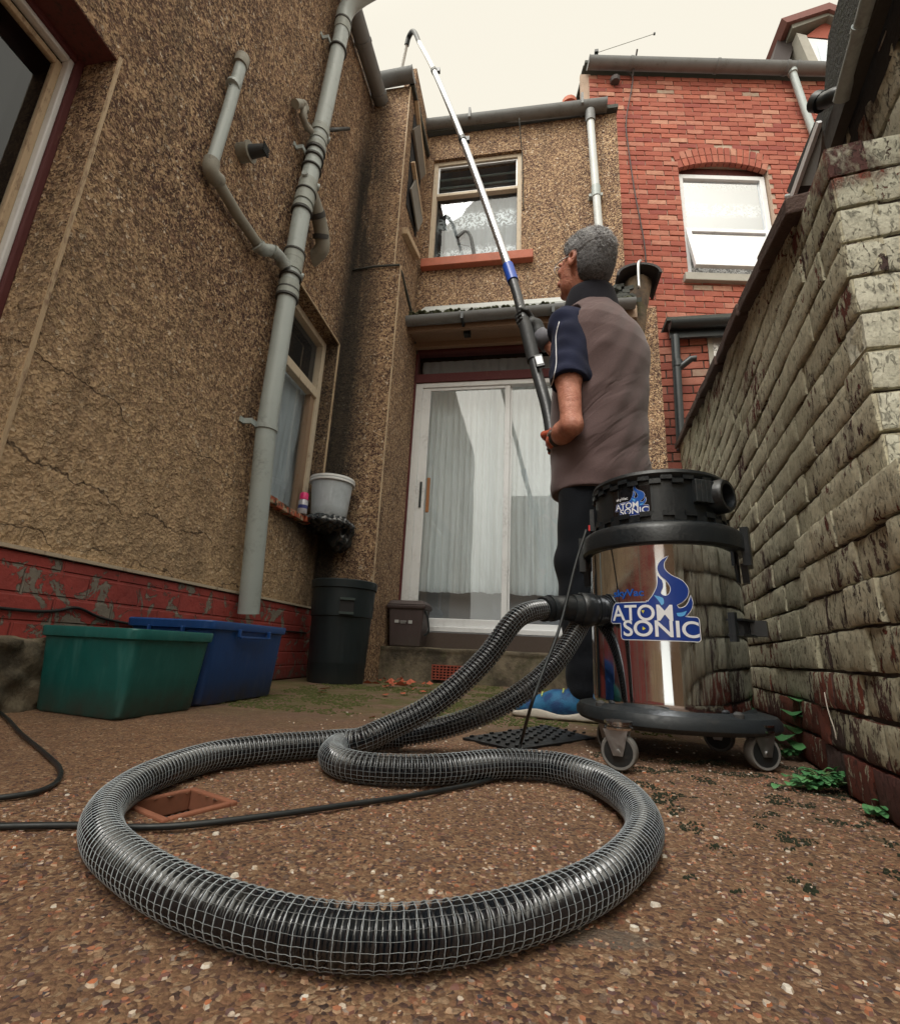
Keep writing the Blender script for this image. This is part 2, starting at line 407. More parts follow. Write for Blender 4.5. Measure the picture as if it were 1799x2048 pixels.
def lace_mat(name, col=(.72, .74, .72), cover=.6):
    m = Mat(name, col, .9); P = m.pos(); nt = m.nt
    n = m.noise(24, 4, P, .6, 1.5); xyz = m.sep(P)
    band = m.math('PINGPONG', m.math('ADD', xyz[2], m.math('MULTIPLY', m.noise(9, 3, P), .1)), .19)
    pat = m.math('MULTIPLY', m.mr(n, .46, .52), m.mr(band, .08, .13))
    k = m.math('ADD', m.math('MULTIPLY', pat, .5), cover)
    m.color(m.mix(pat, tuple(x * .55 for x in col), tuple(min(1, x * 1.15) for x in col)))
    tl = m.N('BsdfTranslucent', {'Color': (*col, 1)}); m1 = m.N('MixShader', {0: .2}); nt.links.new(m.b.outputs[0], m1.inputs[1]); nt.links.new(tl.outputs[0], m1.inputs[2])
    tr = m.N('BsdfTransparent'); mxs = m.N('MixShader', {0: m.math('MINIMUM', k, 1)})
    nt.links.new(tr.outputs[0], mxs.inputs[1]); nt.links.new(m1.outputs[0], mxs.inputs[2]); nt.links.new(mxs.outputs[0], m.out.inputs[0])
    return m.m
def wood_mat(name, col, dark, peel=.5):
    m = Mat(name, col, .75); P = m.pos()
    st = m.N('Mapping', {'Vector': P, 'Scale': (9, 9, 1.6)}).outputs[0]
    n = m.noise(7, 7, st, .7); n2 = m.noise(40, 4, P)
    m.color(m.mix(m.mr(m.math('ADD', m.math('MULTIPLY', n, .7), m.math('MULTIPLY', n2, .3)), peel, peel + .12), col, dark)); m.bump(n, .003); return m.m
M = {}
M['render'] = render_mat('pebbledash_render'); M['render_low'] = render_mat('pebbledash_worn', True)
M['plinth'] = None
def plinth_mat():
    m = Mat('red_painted_plinth', rough=.7); P = m.pos()
    n = m.noise(13, 7, P, .7, .5); n2 = m.noise(3, 3, P)
    red = m.mix(m.mr(m.noise(5, 5, P), .35, .7), (.42, .07, .06), (.25, .045, .04))
    pk = m.mr(m.math('SUBTRACT', n, m.mr(n2, .3, .7, .61, .49)), 0, .02)
    c = m.mix(pk, red, m.mix(m.noise(40, 4, P), (.13, .12, .105), (.33, .29, .24)))
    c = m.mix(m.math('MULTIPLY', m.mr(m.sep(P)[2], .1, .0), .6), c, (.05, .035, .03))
    bk = m.N('TexBrick', {'Vector': m.N('Mapping', {'Vector': m.N('CombineXYZ', {0: m.sep(P)[1], 1: m.sep(P)[2], 2: 0.}).outputs[0], 'Scale': (1, 1, 1)}).outputs[0], 'Scale': 1., 'Mortar Size': .006, 'Mortar Smooth': .6, 'Brick Width': .2, 'Row Height': .07}).outputs['Fac']
    m.color(c); m.bump(m.math('ADD', m.math('MULTIPLY', pk, -1.2), m.math('ADD', n2, m.math('ADD', m.math('MULTIPLY', bk, -1.3), m.math('MULTIPLY', m.noise(30, 5, P), .8)))), .006, .9); return m.m
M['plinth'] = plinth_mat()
M['ground'] = ground_mat(); M['peel'] = peel_mat('peeling_painted_brick'); M['peel_light'] = peel_mat('pale_peeling_brick', (.66, .65, .53), .05)
M['redbrick'] = redbrick_mat()
M['mortar'] = worn('pale_mortar', (.42, .32, .25), .95, sc=6, bump=.003)
M['dkmortar'] = worn('dark_mortar', (.075, .06, .05), .95, sc=9, bump=.004)
M['pipe'] = worn('grey_upvc', (.36, .41, .41), .42, sc=7, dfac=.5, var=.15)
M['pipedirty'] = worn('dirty_grey_upvc', (.27, .26, .22), .6, sc=16, dfac=.8, var=.5)
M['gutter'] = worn('weathered_gutter', (.19, .20, .205), .55, sc=8, dfac=.7, var=.4)
M['blackpipe'] = worn('black_pipe', (.012, .018, .021), .4, sc=9)
M['ring'] = worn('dark_rubber_ring', (.05, .05, .05), .6)
M['metal'] = worn('galvanised_metal', (.5, .5, .5), .35, 1)
M['white'] = worn('white_upvc', (.72, .74, .76), .35, sc=5, var=.15, dfac=.3)
M['maroon'] = wood_mat('maroon_paint', (.10, .022, .024), (.22, .13, .08), .58)
M['soffit'] = wood_mat('dark_maroon_soffit', (.13, .035, .03), (.06, .03, .025), .5)
M['barewood'] = wood_mat('weathered_wood', (.50, .38, .25), (.20, .12, .08), .52)
M['creamwood'] = wood_mat('peeling_cream_wood', (.55, .47, .36), (.2, .13, .09), .55)
M['board'] = wood_mat('brown_cream_board', (.27, .185, .125), (.24, .14, .08), .55)
M['tile'] = worn('terracotta_paint', (.42, .12, .065), .7, sc=10, var=.4)
M['glass'] = glass_mat('window_glass', refl=.03); M['doorglass'] = glass_mat('door_glass', refl=.08)
M['lace'] = lace_mat('lace_net', (.86, .88, .88), .55)
M['curtain'] = worn('curtain_cloth', (.86, .88, .87), .95, sc=3, dfac=0)
def translucent(mat, k, col):
    nt = mat.node_tree; b = nt.nodes['Principled BSDF']; o = nt.nodes['Material Output']; t = nt.nodes.new('ShaderNodeBsdfTranslucent'); t.inputs[0].default_value = (*col, 1)
    x = nt.nodes.new('ShaderNodeMixShader'); x.inputs[0].default_value = k; nt.links.new(b.outputs[0], x.inputs[1]); nt.links.new(t.outputs[0], x.inputs[2]); nt.links.new(x.outputs[0], o.inputs[0]); return mat
translucent(M['curtain'], .28, (.78, .82, .82))
M['greycurtain'] = worn('grey_curtain', (.55, .58, .60), .95, sc=3, dfac=0)
M['dark'] = Mat('dark_interior', (.018, .018, .02), .9).m
M['greyroom'] = Mat('grey_interior', (.3, .3, .31), .9).m
M['slate'] = worn('mossy_slate', (.06, .065, .06), .85, sc=14, dirt=(.04, .055, .015), dfac=.9, bump=.004)
M['flash'] = worn('lead_flashing', (.42, .44, .43), .6, sc=8)
M['concrete'] = None
def conc_mat(name, a=(.20, .165, .115), b=(.055, .045, .032)):
    m = Mat(name, rough=.93); P = m.pos(); n = m.noise(6, 8, P, .72)
    c = m.mix(m.mr(n, .4, .6), a, b); c = m.mix(m.mr(m.noise(11, 5, P), .55, .68, 0, .5), c, (.05, .06, .02))
    m.color(c); m.bump(m.noise(35, 6, P, .7), .008); return m.m
M['concrete'] = conc_mat('mossy_concrete'); M['stub'] = conc_mat('crumbling_render', (.17, .12, .075), (.06, .045, .035))
M['stone'] = worn('grey_stone_sill', (.36, .35, .31), .9, sc=9)
# ------------------------------------------------------------------ ground
def gaxis(lo, hi, dlo, dhi, step, k=1.35):
    a = list(np.arange(dlo, dhi + 1e-6, step)); s = step
    while a[-1] < hi: s *= k; a.append(a[-1] + s)
    s = step
    while a[0] > lo: s *= k; a.insert(0, a[0] - s)
    return a
# gully outline (frame inner corners)
GU = [hit(468, 1606, 'z', 0), hit(372, 1578, 'z', 0)]
gux = (GU[0] - GU[1]); guv = Vector((-gux.y, gux.x, 0))
g0 = hit(466, 1607, 'z', 0); g1 = hit(376, 1577, 'z', 0); e1 = (g1 - g0); e2d = Vector((-e1.y, e1.x, 0))
gl = .085; e1 = e1.normalized(); e2 = (hit(300, 1650, 'z', 0) - g0).normalized()
def in_gully(p, m=0):
    A = Matrix(((e1.x, e2.x), (e1.y, e2.y))).inverted() @ Vector((p[0] - g0.x, p[1] - g0.y))
    return -m < A[0] < gl + m and -m < A[1] < gl + m
m = MB(); xs = gaxis(-40, 40, -.85, .75, .0075); ys = gaxis(-25, 60, .2, 1.75, .0075)
idx = {}
for j, y in enumerate(ys):
    for i, x in enumerate(xs):
        z = 0
        if -1.6 < x < 1.5 and -.5 < y < 4:
            z = .0024 * nz((x, y, 0), 24) + .0016 * nz((x, y, 0), 70, 5) + .004 * nz((x, y, 0), 2.5, 9)
        m.v.append((x, y, z - .002))
nxn = len(xs)
for j in range(len(ys) - 1):
    for i in range(nxn - 1):
        if in_gully(((xs[i] + xs[i + 1]) / 2, (ys[j] + ys[j + 1]) / 2), -.004): continue
        a = j * nxn + i; m.f.append((a, a + 1, a + nxn + 1, a + nxn))
struct(m.build('ground', M['ground'], smooth=True, loc=(0, 0, 0), fix=False))
# ------------------------------------------------------------------ rendered house (left wall + return + rear facade)
WX = -1.33; RY = 2.88; FY = 3.5; TOP = 4.55
house = thing('rendered_house', 'brown pebbledashed house with red painted plinth wrapping round the left and end of the yard', 'house', (-1.33, 3.5, 0))
def wall_holes(name, mat, org, u, n, U0, U1, zlo, ztop, holes, th=.12, parent=None, res=.06):
    """wall slab on plane org + u*s, outward normal n, holes [(s0,s1,z0,z1)], ztop may be a function of s"""
    org = Vector(org); u = Vector(u); n = Vector(n)
    zt = ztop if callable(ztop) else (lambda s: ztop)
    ss = sorted({U0, U1, *[h[0] for h in holes], *[h[1] for h in holes]})
    zs = sorted({zlo, *[h[2] for h in holes], *[h[3] for h in holes]})
    mb = MB(); P = lambda s, z, d=0: org + u * s + Vector((0, 0, z)) - n * d
    for a, b in zip(ss, ss[1:]):
        for k, c in enumerate(zs):
            d = zs[k + 1] if k + 1 < len(zs) else None
            cm = (a + b) / 2; cz = (c + (d or c + .1)) / 2
            if any(h[0] < cm < h[1] and h[2] < cz < h[3] for h in holes): continue
            za, zb = (d, d) if d is not None else (zt(a), zt(b))
            mb.add([P(a, c), P(b, c), P(b, zb), P(a, za)], [(0, 1, 2, 3)])
    for s0, s1, z0, z1 in holes:
        for A, B in (((s0, z0), (s0, z1)), ((s0, z1), (s1, z1)), ((s1, z1), (s1, z0)), ((s1, z0), (s0, z0))):
            mb.add([P(*A), P(*B), P(*B, th), P(*A, th)], [(0, 1, 2, 3)])
    mb.add([P(U0, zlo), P(U0, zt(U0)), P(U0, zt(U0), th), P(U0, zlo, th)], [(0, 1, 2, 3)])
    mb.add([P(U1, zlo), P(U1, zt(U1)), P(U1, zt(U1), th), P(U1, zlo, th)], [(0, 1, 2, 3)])
    mb.add([P(U0, zt(U0)), P(U1, zt(U1)), P(U1, zt(U1), th), P(U0, zt(U0), th)], [(0, 1, 2, 3)])
    return mb.build(name, mat, parent, fix=False)
# left wall (faces +x); s runs along +y
BW = (-.75, .955, .50, 1.97)      # big window hole
SW = (2.13, 2.79, .88, 2.16)      # small window hole
wall_holes('wall', M['render_low'], (WX, 0, 0), (0, 1, 0), (1, 0, 0), -3.1, RY, .395, lambda s: 4.47 + .06 * (s - 2.2), [BW, SW], .13, house)
# backing so no light leaks
MB().box((WX - .4, -3.1, .0), (WX - .38, 4.2, 4.3)).build('room_back_wall', M['dark'], house)
MB().box((WX - .4, -3.1, 4.25), (WX - .02, 2.88, 4.3)).build('room_ceiling', M['dark'], house)
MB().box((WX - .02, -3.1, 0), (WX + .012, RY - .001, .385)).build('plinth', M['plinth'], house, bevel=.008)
MB().beam((WX + .009, -3.1, .393), (WX + .009, RY - .03, .393), .022, .01).build('bell_bead', M['creamwood'], house)
# return wall facing the camera, upper part and slightly prouder lower part
HZ = 2.82
m = MB(); m.box((WX - .1, RY, HZ), (-1.02, RY + .12, 4.62)); m.build('return_wall', M['render'], house)
m = MB(); m.box((WX - .1, RY - .022, 0), (-.965, RY + .12, HZ)); m.build('lower_return_wall', M['render'], house)
m = MB(); m.box((-1.12, RY + .12, HZ), (-1.02, FY, 5.0)); m.box((-1.12, RY + .12, .0), (-.965, FY - .02, HZ - .12)); m.build('side_wall', M['render'], house)
m = MB(); m.prism([(-.965, RY - .02, HZ), (-1.02, RY - .02, HZ), (-1.02, FY, HZ - .1), (-.965, FY, HZ - .32)], (0, 0, .0))
m = MB(); m.tube([(-1.32, RY - .03, HZ - .005), (-1.15, RY - .035, HZ + .006), (-.97, RY - .03, HZ + .004), (-.962, RY + .03, HZ - .03), (-.96, RY + .3, HZ - .12), (-.965, FY - .05, HZ - .33)], [.006, .008, .008, .009, .012, .012], 8)
m.build('render_capping', M['slate'], house, smooth=True)
m = MB()
m.beam((-1.018, RY - .002, HZ), (-1.018, RY - .002, 4.6), .008, .008, (0, 1, 0)); m.build('corner_bead', M['barewood'], house); m = MB(); m.beam((-.962, RY - .024, .42), (-.962, RY - .024, HZ), .008, .008, (0, 1, 0))
m.build('corner_bead', M['barewood'], house)
m = MB(); m.beam((WX + .003, .961, .42), (WX + .003, .961, 1.985), .009, .009, (1, 0, 0)); m.build('window_bead', M['barewood'], house); m = MB(); m.beam((WX + .003, SW[1] + .004, SW[2]), (WX + .003, SW[1] + .004, SW[3]), .009, .009, (1, 0, 0))
m.beam((WX + .003, SW[0], SW[3]), (WX + .003, SW[1], SW[3]), .009, .009, (1, 0, 0))
m.build('window_bead', M['barewood'], house)
# rear facade (faces -y)
FW = (-.945, -.135, 3.39, 4.57); DOORH = (-.985, .62, .30, 2.60)
wall_holes('rear_wall', M['render'], (0, FY, 0), (1, 0, 0), (0, -1, 0), -1.12, .69, .0, 4.86, [FW, DOORH], .14, house)
m = MB(); m.box((.67, FY - .13, .0), (.87, FY + .12, 2.72)); m.build('corner_pier', M['render'], house)
MB().box((-1.12, FY + .6, 2.92), (.69, FY + .62, 4.8)).build('rear_room_wall', M['greyroom'], house)  # left out below this height so added sky light reaches the door curtain
MB().box((-1.12, FY + .14, 0), (-1.10, FY + .6, 4.8)).box((.67, FY + .14, 0), (.69, FY + .6, 4.8)).box((-1.12, FY + .14, 4.78), (.69, FY + .6, 4.8)).build('rear_room_sides', M['greyroom'], house)
MB().box((-1.09, FY + .14, .27), (.66, FY + .59, .29)).build('room_floor', M['greyroom'], house); MB().box((-1.09, FY + .14, 2.9), (.66, FY + .59, 2.92)).build('room_ceiling', M['greyroom'], house)
# roofs
m = MB(); m.prism([(-1.14, FY - .05, 4.9), (-1.14, FY + 2.2, 5.6), (-1.14, FY + 2.2, 5.54), (-1.14, FY - .05, 4.86)], (1.84, 0, 0)); m.build('roof', M['slate'], house)
m = MB(); m.prism([(-1.34, -3.1, 4.13), (-1.34, 3.0, 4.46), (-3.4, 3.0, 5.6), (-3.4, -3.1, 5.3)], (0, 0, .05)); m.build('side_roof', M['slate'], house)
m = MB(); m.box((.16, FY + 1.3, 5.25), (.62, FY + 1.5, 5.62)); m.lathe([(.1, 0), (.1, .01)], (.4, FY + 1.4, 5.62), 16)
# window 2 (small, left wall)
def frame_rect(mb, org, u, n, s0, s1, z0, z1, wd, dp, off):
    org = Vector(org); u = Vector(u); n = Vector(n)
    def bar(a0, a1, c0, c1):
        pts = [org + u * s + Vector((0, 0, z)) + n * d for z in (c0, c1) for s, d in ((a0, off), (a1, off), (a1, off - dp), (a0, off - dp))]
        mb.hexa(pts)
    bar(s0, s0 + wd, z0, z1); bar(s1 - wd, s1, z0, z1); bar(s0 + wd, s1 - wd, z0, z0 + wd); bar(s0 + wd, s1 - wd, z1 - wd, z1)
    return bar
LW = ((WX, 0, 0), (0, 1, 0), (1, 0, 0))
win = thing_child = None
m = MB(); bar = frame_rect(m, *LW, SW[0], SW[1], SW[2], SW[3], .045, .05, -.085)
bar(SW[0] + .045, SW[1] - .045, 1.73, 1.79)
win = m.build('window', M['creamwood'], house, bevel=.003)
m = MB(); m.box((WX - .14, SW[1] - .10, SW[2] + .04), (WX - .10, SW[1] - .045, 1.73)); m.build('sash_stile', M['board'], win)
m = MB(); m.box((WX - .132, SW[0] + .04, SW[2] + .04), (WX - .126, SW[1] - .04, SW[3] - .04)); m.build('pane', M['glass'], win)
def drape(name, mat, org, u, n, s0, s1, z0, z1, off, folds, amp, parent, seed=0, hem=0.0):
    org = Vector(org); u = Vector(u); n = Vector(n); mb = MB(); N = int(folds * 12); Z = 14
    for k in range(Z + 1):
        for i in range(N + 1):
            t = i / N; s = s0 + (s1 - s0) * t; z = z0 + (z1 - z0) * k / Z
            if k == 0: z += hem * nz((s * 6, seed, 0), 1)
            ph = 2 * math.pi * folds * t + 2.2 * nz((s * 5, seed, k * .1), 1)
            d = amp * (1.25 * abs(math.sin(ph / 2)) ** .7 - .6) * (.75 + .5 * nz((t * 9, seed + 4, k * .13), 1)) + amp * .8 * nz((s * 22, k * .25, seed), 1)
            mb.v.append(tuple(org + u * s + Vector((0, 0, z)) + n * (off + d)))
    mb.f = [(k * (N + 1) + i, k * (N + 1) + i + 1, (k + 1) * (N + 1) + i + 1, (k + 1) * (N + 1) + i) for k in range(Z) for i in range(N)]
    return mb.build(name, mat, parent, smooth=True, fix=False)
drape('curtain', M['greycurtain'], *LW, SW[0] + .05, SW[1] + .16, SW[2] + .03, SW[3] - .35, -.175, 12, .022, win, 3)
# tiled sill of small window, broken
m = MB(); s = SW[0] - .02
cols = []
while s < SW[1] - .05:
    L = random.uniform(.09, .14); e = min(s + L, SW[1] + .05)
    m.box((WX - .09, s, SW[2] - .035 + random.uniform(-.004, .003)), (WX + .055 + random.uniform(-.015, .012), e - .004, SW[2] + random.uniform(-.002, .006))); s = e
def sill_mat():
    mm = Mat('patched_tile_sill', rough=.8); P = mm.pos(); n = mm.noise(13, 5, P, .7)
    c = mm.mix(mm.mr(n, .48, .52), (.40, .32, .22), (.40, .09, .045)); c = mm.mix(mm.mr(mm.noise(30, 4, P), .52, .6), c, (.06, .045, .03)); mm.color(c); mm.bump(n, .006); return mm.m
m.build('window_sill', sill_mat(), win, bevel=.004)
# big window, left
m = MB(); bar = frame_rect(m, *LW, BW[0], BW[1], BW[2], BW[3], .022, .05, -.12)
bw = m.build('window', M['maroon'], house, bevel=.004)
m = MB(); frame_rect(m, *LW, BW[0] + .022, BW[1] - .022, BW[2] + .022, BW[3] - .022, .016, .03, -.13); m.build('window_frame', M['white'], bw, bevel=.004)
m = MB(); frame_rect(m, *LW, BW[0] + .038, BW[1] - .038, BW[2] + .038, BW[3] - .05, .02, .02, -.15); m.build('glazing_bead', M['barewood'], bw, bevel=.003)
m = MB(); m.box((WX - .165, BW[0] + .04, BW[2] + .04), (WX - .16, BW[1] - .04, BW[3] - .04)); m.build('pane', M['glass'], bw)
m = MB(); m.box((WX - .13, BW[0] - .04, BW[3] - .003), (WX - .002, BW[1] - .002, BW[3] + .03)); m.build('lintel', M['soffit'], bw)
drape('blind', M['dark'], *LW, BW[0] + .05, BW[1] - .08, BW[2] + .05, BW[3] - .05, -.24, 3, .006, bw, 8)
# upstairs rear window
RW = ((0, FY, 0), (1, 0, 0), (0, -1, 0))
m = MB(); bar = frame_rect(m, *RW, FW[0], FW[1], FW[2] + .03, FW[3], .04, .05, -.03)
bar(FW[0] + .04, FW[1] - .04, 4.17, 4.20)
uw = m.build('window', M['creamwood'], house, bevel=.003)
m = MB(); frame_rect(m, *RW, FW[0] + .04, FW[1] - .04, 4.205, FW[3] - .045, .014, .02, -.045); m.build('vent_frame', M['white'], uw)
m = MB(); m.box((FW[0] + .03, FY + .075, FW[2] + .06), (FW[1] - .03, FY + .08, 4.18)); m.build('pane', M['glass'], uw)
m = MB()
for k, z in enumerate((4.235, 4.33, 4.43)):
    m.beam((FW[0] + .055, FY + .06, z), (FW[1] - .055, FY + .06, z), .1, .004, (0, .75, 1))
m.build('louvre', M['glass'], uw)
m = MB()
for z in (4.28, 4.375): m.beam((FW[0] + .055, FY + .05, z), (FW[1] - .055, FY + .05, z), .014, .008, (0, .75, 1))
m.build('louvre_rail', worn('grey_green_metal', (.14, .18, .17), .5), uw)
m = MB(); m.box((FW[0] - .04, FY - .06, FW[2] - .055), (FW[1] + .1, FY + .13, FW[2] + .028)); m.build('window_sill', M['tile'], uw, bevel=.005)
drape('net_curtain', M['lace'], *RW, FW[0] + .12, FW[1] - .05, FW[2] + .05, 4.17, -.115, 7, .020, uw, 12)
drape('side_net', lace_mat('thin_lace', (.6, .63, .62), .0), *RW, FW[0] + .04, FW[0] + .26, FW[2] + .05, 4.0, -.12, 3, .008, uw, 17)
MB().box((FW[0] + .02, FY + .26, 3.4), (FW[0] + .10, FY + .28, 4.2)).box((FW[0] + .17, FY + .225, 3.62), (FW[0] + .3, FY + .24, 3.68)).build('dark_stand', M['dark'], uw)
# lamp-like curved thing standing behind the net
m = MB(); m.tube(spline([(-.53, FY + .088, 3.44), (-.56, FY + .088, 3.62), (-.585, FY + .088, 3.74), (-.625, FY + .088, 3.80), (-.67, FY + .088, 3.77), (-.70, FY + .088, 3.74)], 6), [.018] * 20 + [.024] * 11, 8)
m.tube([(-.59, FY + .088, 3.64), (-.70, FY + .088, 3.68)], .006, 6)
m.build('curved_lamp', worn('dark_lamp', (.04, .045, .045), .5), uw, smooth=True)
# side wall window: open boards and frame sticking out
sw = MB(); sw.box((-1.03, 3.02, 3.55), (-1.012, 3.34, 4.5)); sdw = sw.build('window', M['dark'], house)
m = MB(); m.beam((-1.0, 2.98, 3.26), (-1.0, 3.38, 3.38), .05, .05); m.build('window_sill', M['barewood'], sdw, bevel=.004)
m = MB(); m.beam((-.998, 3.0, 4.62), (-.998, 3.4, 4.30), .03, .03); m.build('window_frame', M['barewood'], sdw); m = MB(); m.beam((-.99, 3.02, 3.98), (-.99, 3.36, 3.80), .03, .035); m.build('window_frame', M['barewood'], sdw)
m = MB(); m.beam((-.995, 3.04, 4.38), (-.995, 3.34, 4.20), .02, .3); m.build('pane', worn('grey_board', (.13, .11, .09), .7), sdw)
m = MB(); m.beam((-.985, 3.06, 3.80), (-.985, 3.34, 3.66), .012, .26); m.build('casement', worn('pale_board', (.2, .19, .17), .5), sdw)
# ------------- door bay
DY = FY - .03
door = MB()
def fb(mb, x0, x1, z0, z1, y0, y1): mb.box((x0, y0, z0), (x1, y1, z1))
fb(door, -.985, -.95, .30, 2.56, DY - .02, DY + .07); fb(door, .59, .62, .30, 2.56, DY - .02, DY + .07)
fb(door, -.95, .59, 2.225, 2.30, DY - .025, DY + .07); fb(door, -.95, .59, 2.50, 2.56, DY - .02, DY + .07)
dr = door.build('patio_door', M['maroon'], house, bevel=.004)
m = MB(); fb(m, -.95, -.895, .31, 2.225, DY - .01, DY + .05); fb(m, .53, .59, .31, 2.225, DY - .01, DY + .05); fb(m, -.895, .53, 2.185, 2.225, DY - .01, DY + .05); fb(m, -.895, .53, .31, .345, DY - .015, DY + .05)
m.build('door_frame', M['white'], dr, bevel=.003)
m = MB(); fb(m, -.895, -.83, .345, 2.185, DY + .002, DY + .028); fb(m, -.245, -.205, .345, 2.185, DY + .002, DY + .028); fb(m, -.83, -.245, .345, .40, DY + .002, DY + .028); fb(m, -.83, -.245, 2.16, 2.185, DY + .002, DY + .028)
lf = m.build('sliding_leaf', M['white'], dr, bevel=.003)
m = MB(); fb(m, -.83, -.245, .40, 2.16, DY + .012, DY + .017); m.build('pane', M['doorglass'], lf)
m = MB(); fb(m, -.815, -.79, 1.16, 1.43, DY - .012, DY + .003); m.build('handle', wood_mat('brown_handle_wood', (.30, .13, .05), (.18, .08, .04), .6), lf, bevel=.005)
m = MB(); fb(m, -.868, -.852, 1.20, 1.40, DY - .006, DY + .003); m.build('lock_plate', M['blackpipe'], lf)
m = MB(); fb(m, -.205, -.19, .345, 2.185, DY + .03, DY + .05); fb(m, .50, .53, .345, 2.185, DY + .03, DY + .05); fb(m, -.19, .50, .345, .385, DY + .03, DY + .05)
l2 = m.build('fixed_leaf', M['white'], dr, bevel=.002)
m = MB(); fb(m, -.19, .50, .385, 2.185, DY + .038, DY + .043); m.build('pane', M['doorglass'], l2)
m = MB(); fb(m, -.95, .59, 2.30, 2.50, DY + .02, DY + .025); m.build('transom_pane', M['glass'], dr)
MB().box((-1.09, FY + .17, 2.28), (.66, FY + .18, 2.6)).build('transom_light_block', M['dark'], dr)  # dark board added to block backlight behind the transom net
drape('transom_net', M['greycurtain'], *RW, -.94, .58, 2.30, 2.50, -.10, 22, .006, dr, 31)
drape('curtain', M['curtain'], *RW, -.87, -.33, .60, 2.29, -.15, 11, .042, dr, 41, .03)
drape('curtain_right', M['curtain'], *RW, -.37, .52, .60, 2.29, -.18, 17, .038, dr, 52, .03)
MB().box((-.94, FY + .225, .30), (.58, FY + .23, .66)).build('curtain_gap_block', M['greyroom'], dr)  # board added to shut out the bright sky below the curtain hem
# canopy: slates, gutter, boards
cp = MB()
for k in range(10):
    x = -1.02 + k * .175
    cp.prism([(x, FY - .33, 2.655 + random.uniform(-.008, .008)), (x, FY, 2.90), (x, FY, 2.87), (x, FY - .33 + random.uniform(-.02, .02), 2.63)], (.172, 0, 0))
can = cp.build('canopy', M['slate'], house)
m = MB()
for k in range(220):
    x = random.uniform(-1.02, .68); r = random.uniform(.008, .022)
    m.lathe([(r * .2, -r * .5), (r, -r * .2), (r * .8, r * .35), (r * .2, r * .6)], (x, FY - .33 + random.uniform(-.015, .01), 2.645 + random.uniform(-.012, .018)), 6)
m.build('moss', worn('roof_moss', (.05, .055, .025), .95, dirt=(.02, .02, .012), dfac=.9), can)
m = MB(); m.prism([(-.93, FY - .17, 2.775), (-.93, FY - .01, 2.915), (-.93, FY - .01, 2.965), (-.93, FY - .172, 2.80)], (1.55, 0, 0)); m.build('flashing', M['flash'], can)
m = MB(); N = 10
def gutter(mb, a, b, r, t=.006, n=10, up=Vector((0, 0, 1))):
    a = Vector(a); b = Vector(b); d = (b - a).normalized(); s = d.cross(up).normalized(); u = s.cross(d).normalized()
    rings = []
    for p in (a, b):
        rings.append([p + s * math.cos(math.pi + math.pi * k / n) * r + u * math.sin(math.pi + math.pi * k / n) * r for k in range(n + 1)] + [p + s * math.cos(2 * math.pi - math.pi * k / n) * (r - t) + u * math.sin(2 * math.pi - math.pi * k / n) * (r - t) for k in range(n + 1)])
    c = 2 * n + 2
    mb.add(rings[0] + rings[1], [(k, (k + 1) % c, (k + 1) % c + c, k + c) for k in range(c)] + [tuple(range(c)), tuple(range(2 * c - 1, c - 1, -1))])
    return mb
def endcap(mb, p, d, r):
    p = Vector(p); d = Vector(d).normalized(); s = d.cross(Vector((0, 0, 1))).normalized()
    mb.prism([p + s * math.cos(math.pi + math.pi * k / 10) * r + Vector((0, 0, 1)) * math.sin(math.pi + math.pi * k / 10) * r for k in range(11)], d * .008)
m = MB(); gutter(m, (-1.03, FY - .38, 2.565), (.67, FY - .38, 2.59), .05); endcap(m, (-1.036, FY - .38, 2.565), (1, 0, 0), .06)
gt = m.build('gutter', M['gutter'], can, smooth='auto')
for x in (-.55, .1): MB().box((x, FY - .435, 2.51), (x + .02, FY - .32, 2.565)).build('gutter_bracket', M['blackpipe'], can)
MB().box((-.55, FY - .26, 2.50), (-.50, FY - .21, 2.545)).build('soffit_clip', M['blackpipe'], can)
MB().box((-.985, FY - .33, 2.50), (.69, FY - .30, 2.60)).build('fascia', M['board'], can)
MB().box((-.985, FY - .30, 2.545), (.69, FY - .12, 2.56)).build('soffit', M['board'], can)
MB().box((-.985, FY - .12, 2.50), (.70, FY - .08, 2.575)).build('lintel_board', M['board'], can, bevel=.004)
MB().box((-.985, FY - .08, 2.53), (.70, FY - .0, 2.60)).build('head_board', M['soffit'], can)
# house gutters
m = MB(); gutter(m, (-1.03, FY - .06, 4.94), (.60, FY - .06, 4.90), .062); endcap(m, (.595, FY - .06, 4.90), (1, 0, 0), .066)
m.box((-.62, FY - .13, 4.88), (-.60, FY - .0, 4.99)); m.box((.38, FY - .13, 4.86), (.40, FY - .0, 4.98)); m.build('gutter', M['gutter'], house, smooth='auto')
m = MB(); gutter(m, (-1.31, RY - .05, 4.66), (-.99, RY - .05, 4.675), .062); endcap(m, (-.99, RY - .05, 4.675), (1, 0, 0), .068); m.build('gutter', M['gutter'], house, smooth='auto')
m = MB(); gutter(m, (WX + .07, 1.0, 4.38), (WX + .07, 2.93, 4.5), .062); endcap(m, (WX + .07, 2.93, 4.5), (0, 1, .06), .068)
for y in (1.9, 2.42, 2.8): gutter(m, (WX + .07, y, 4.38 + (y - 1) * .062), (WX + .07, y + .03, 4.38 + (y - .97) * .062), .067)
m.build('gutter', M['gutter'], house, smooth='auto')
MB().box((-1.03, RY + .0, 4.62), (-.99, RY + .62, 4.66)).build('verge', M['slate'], house)
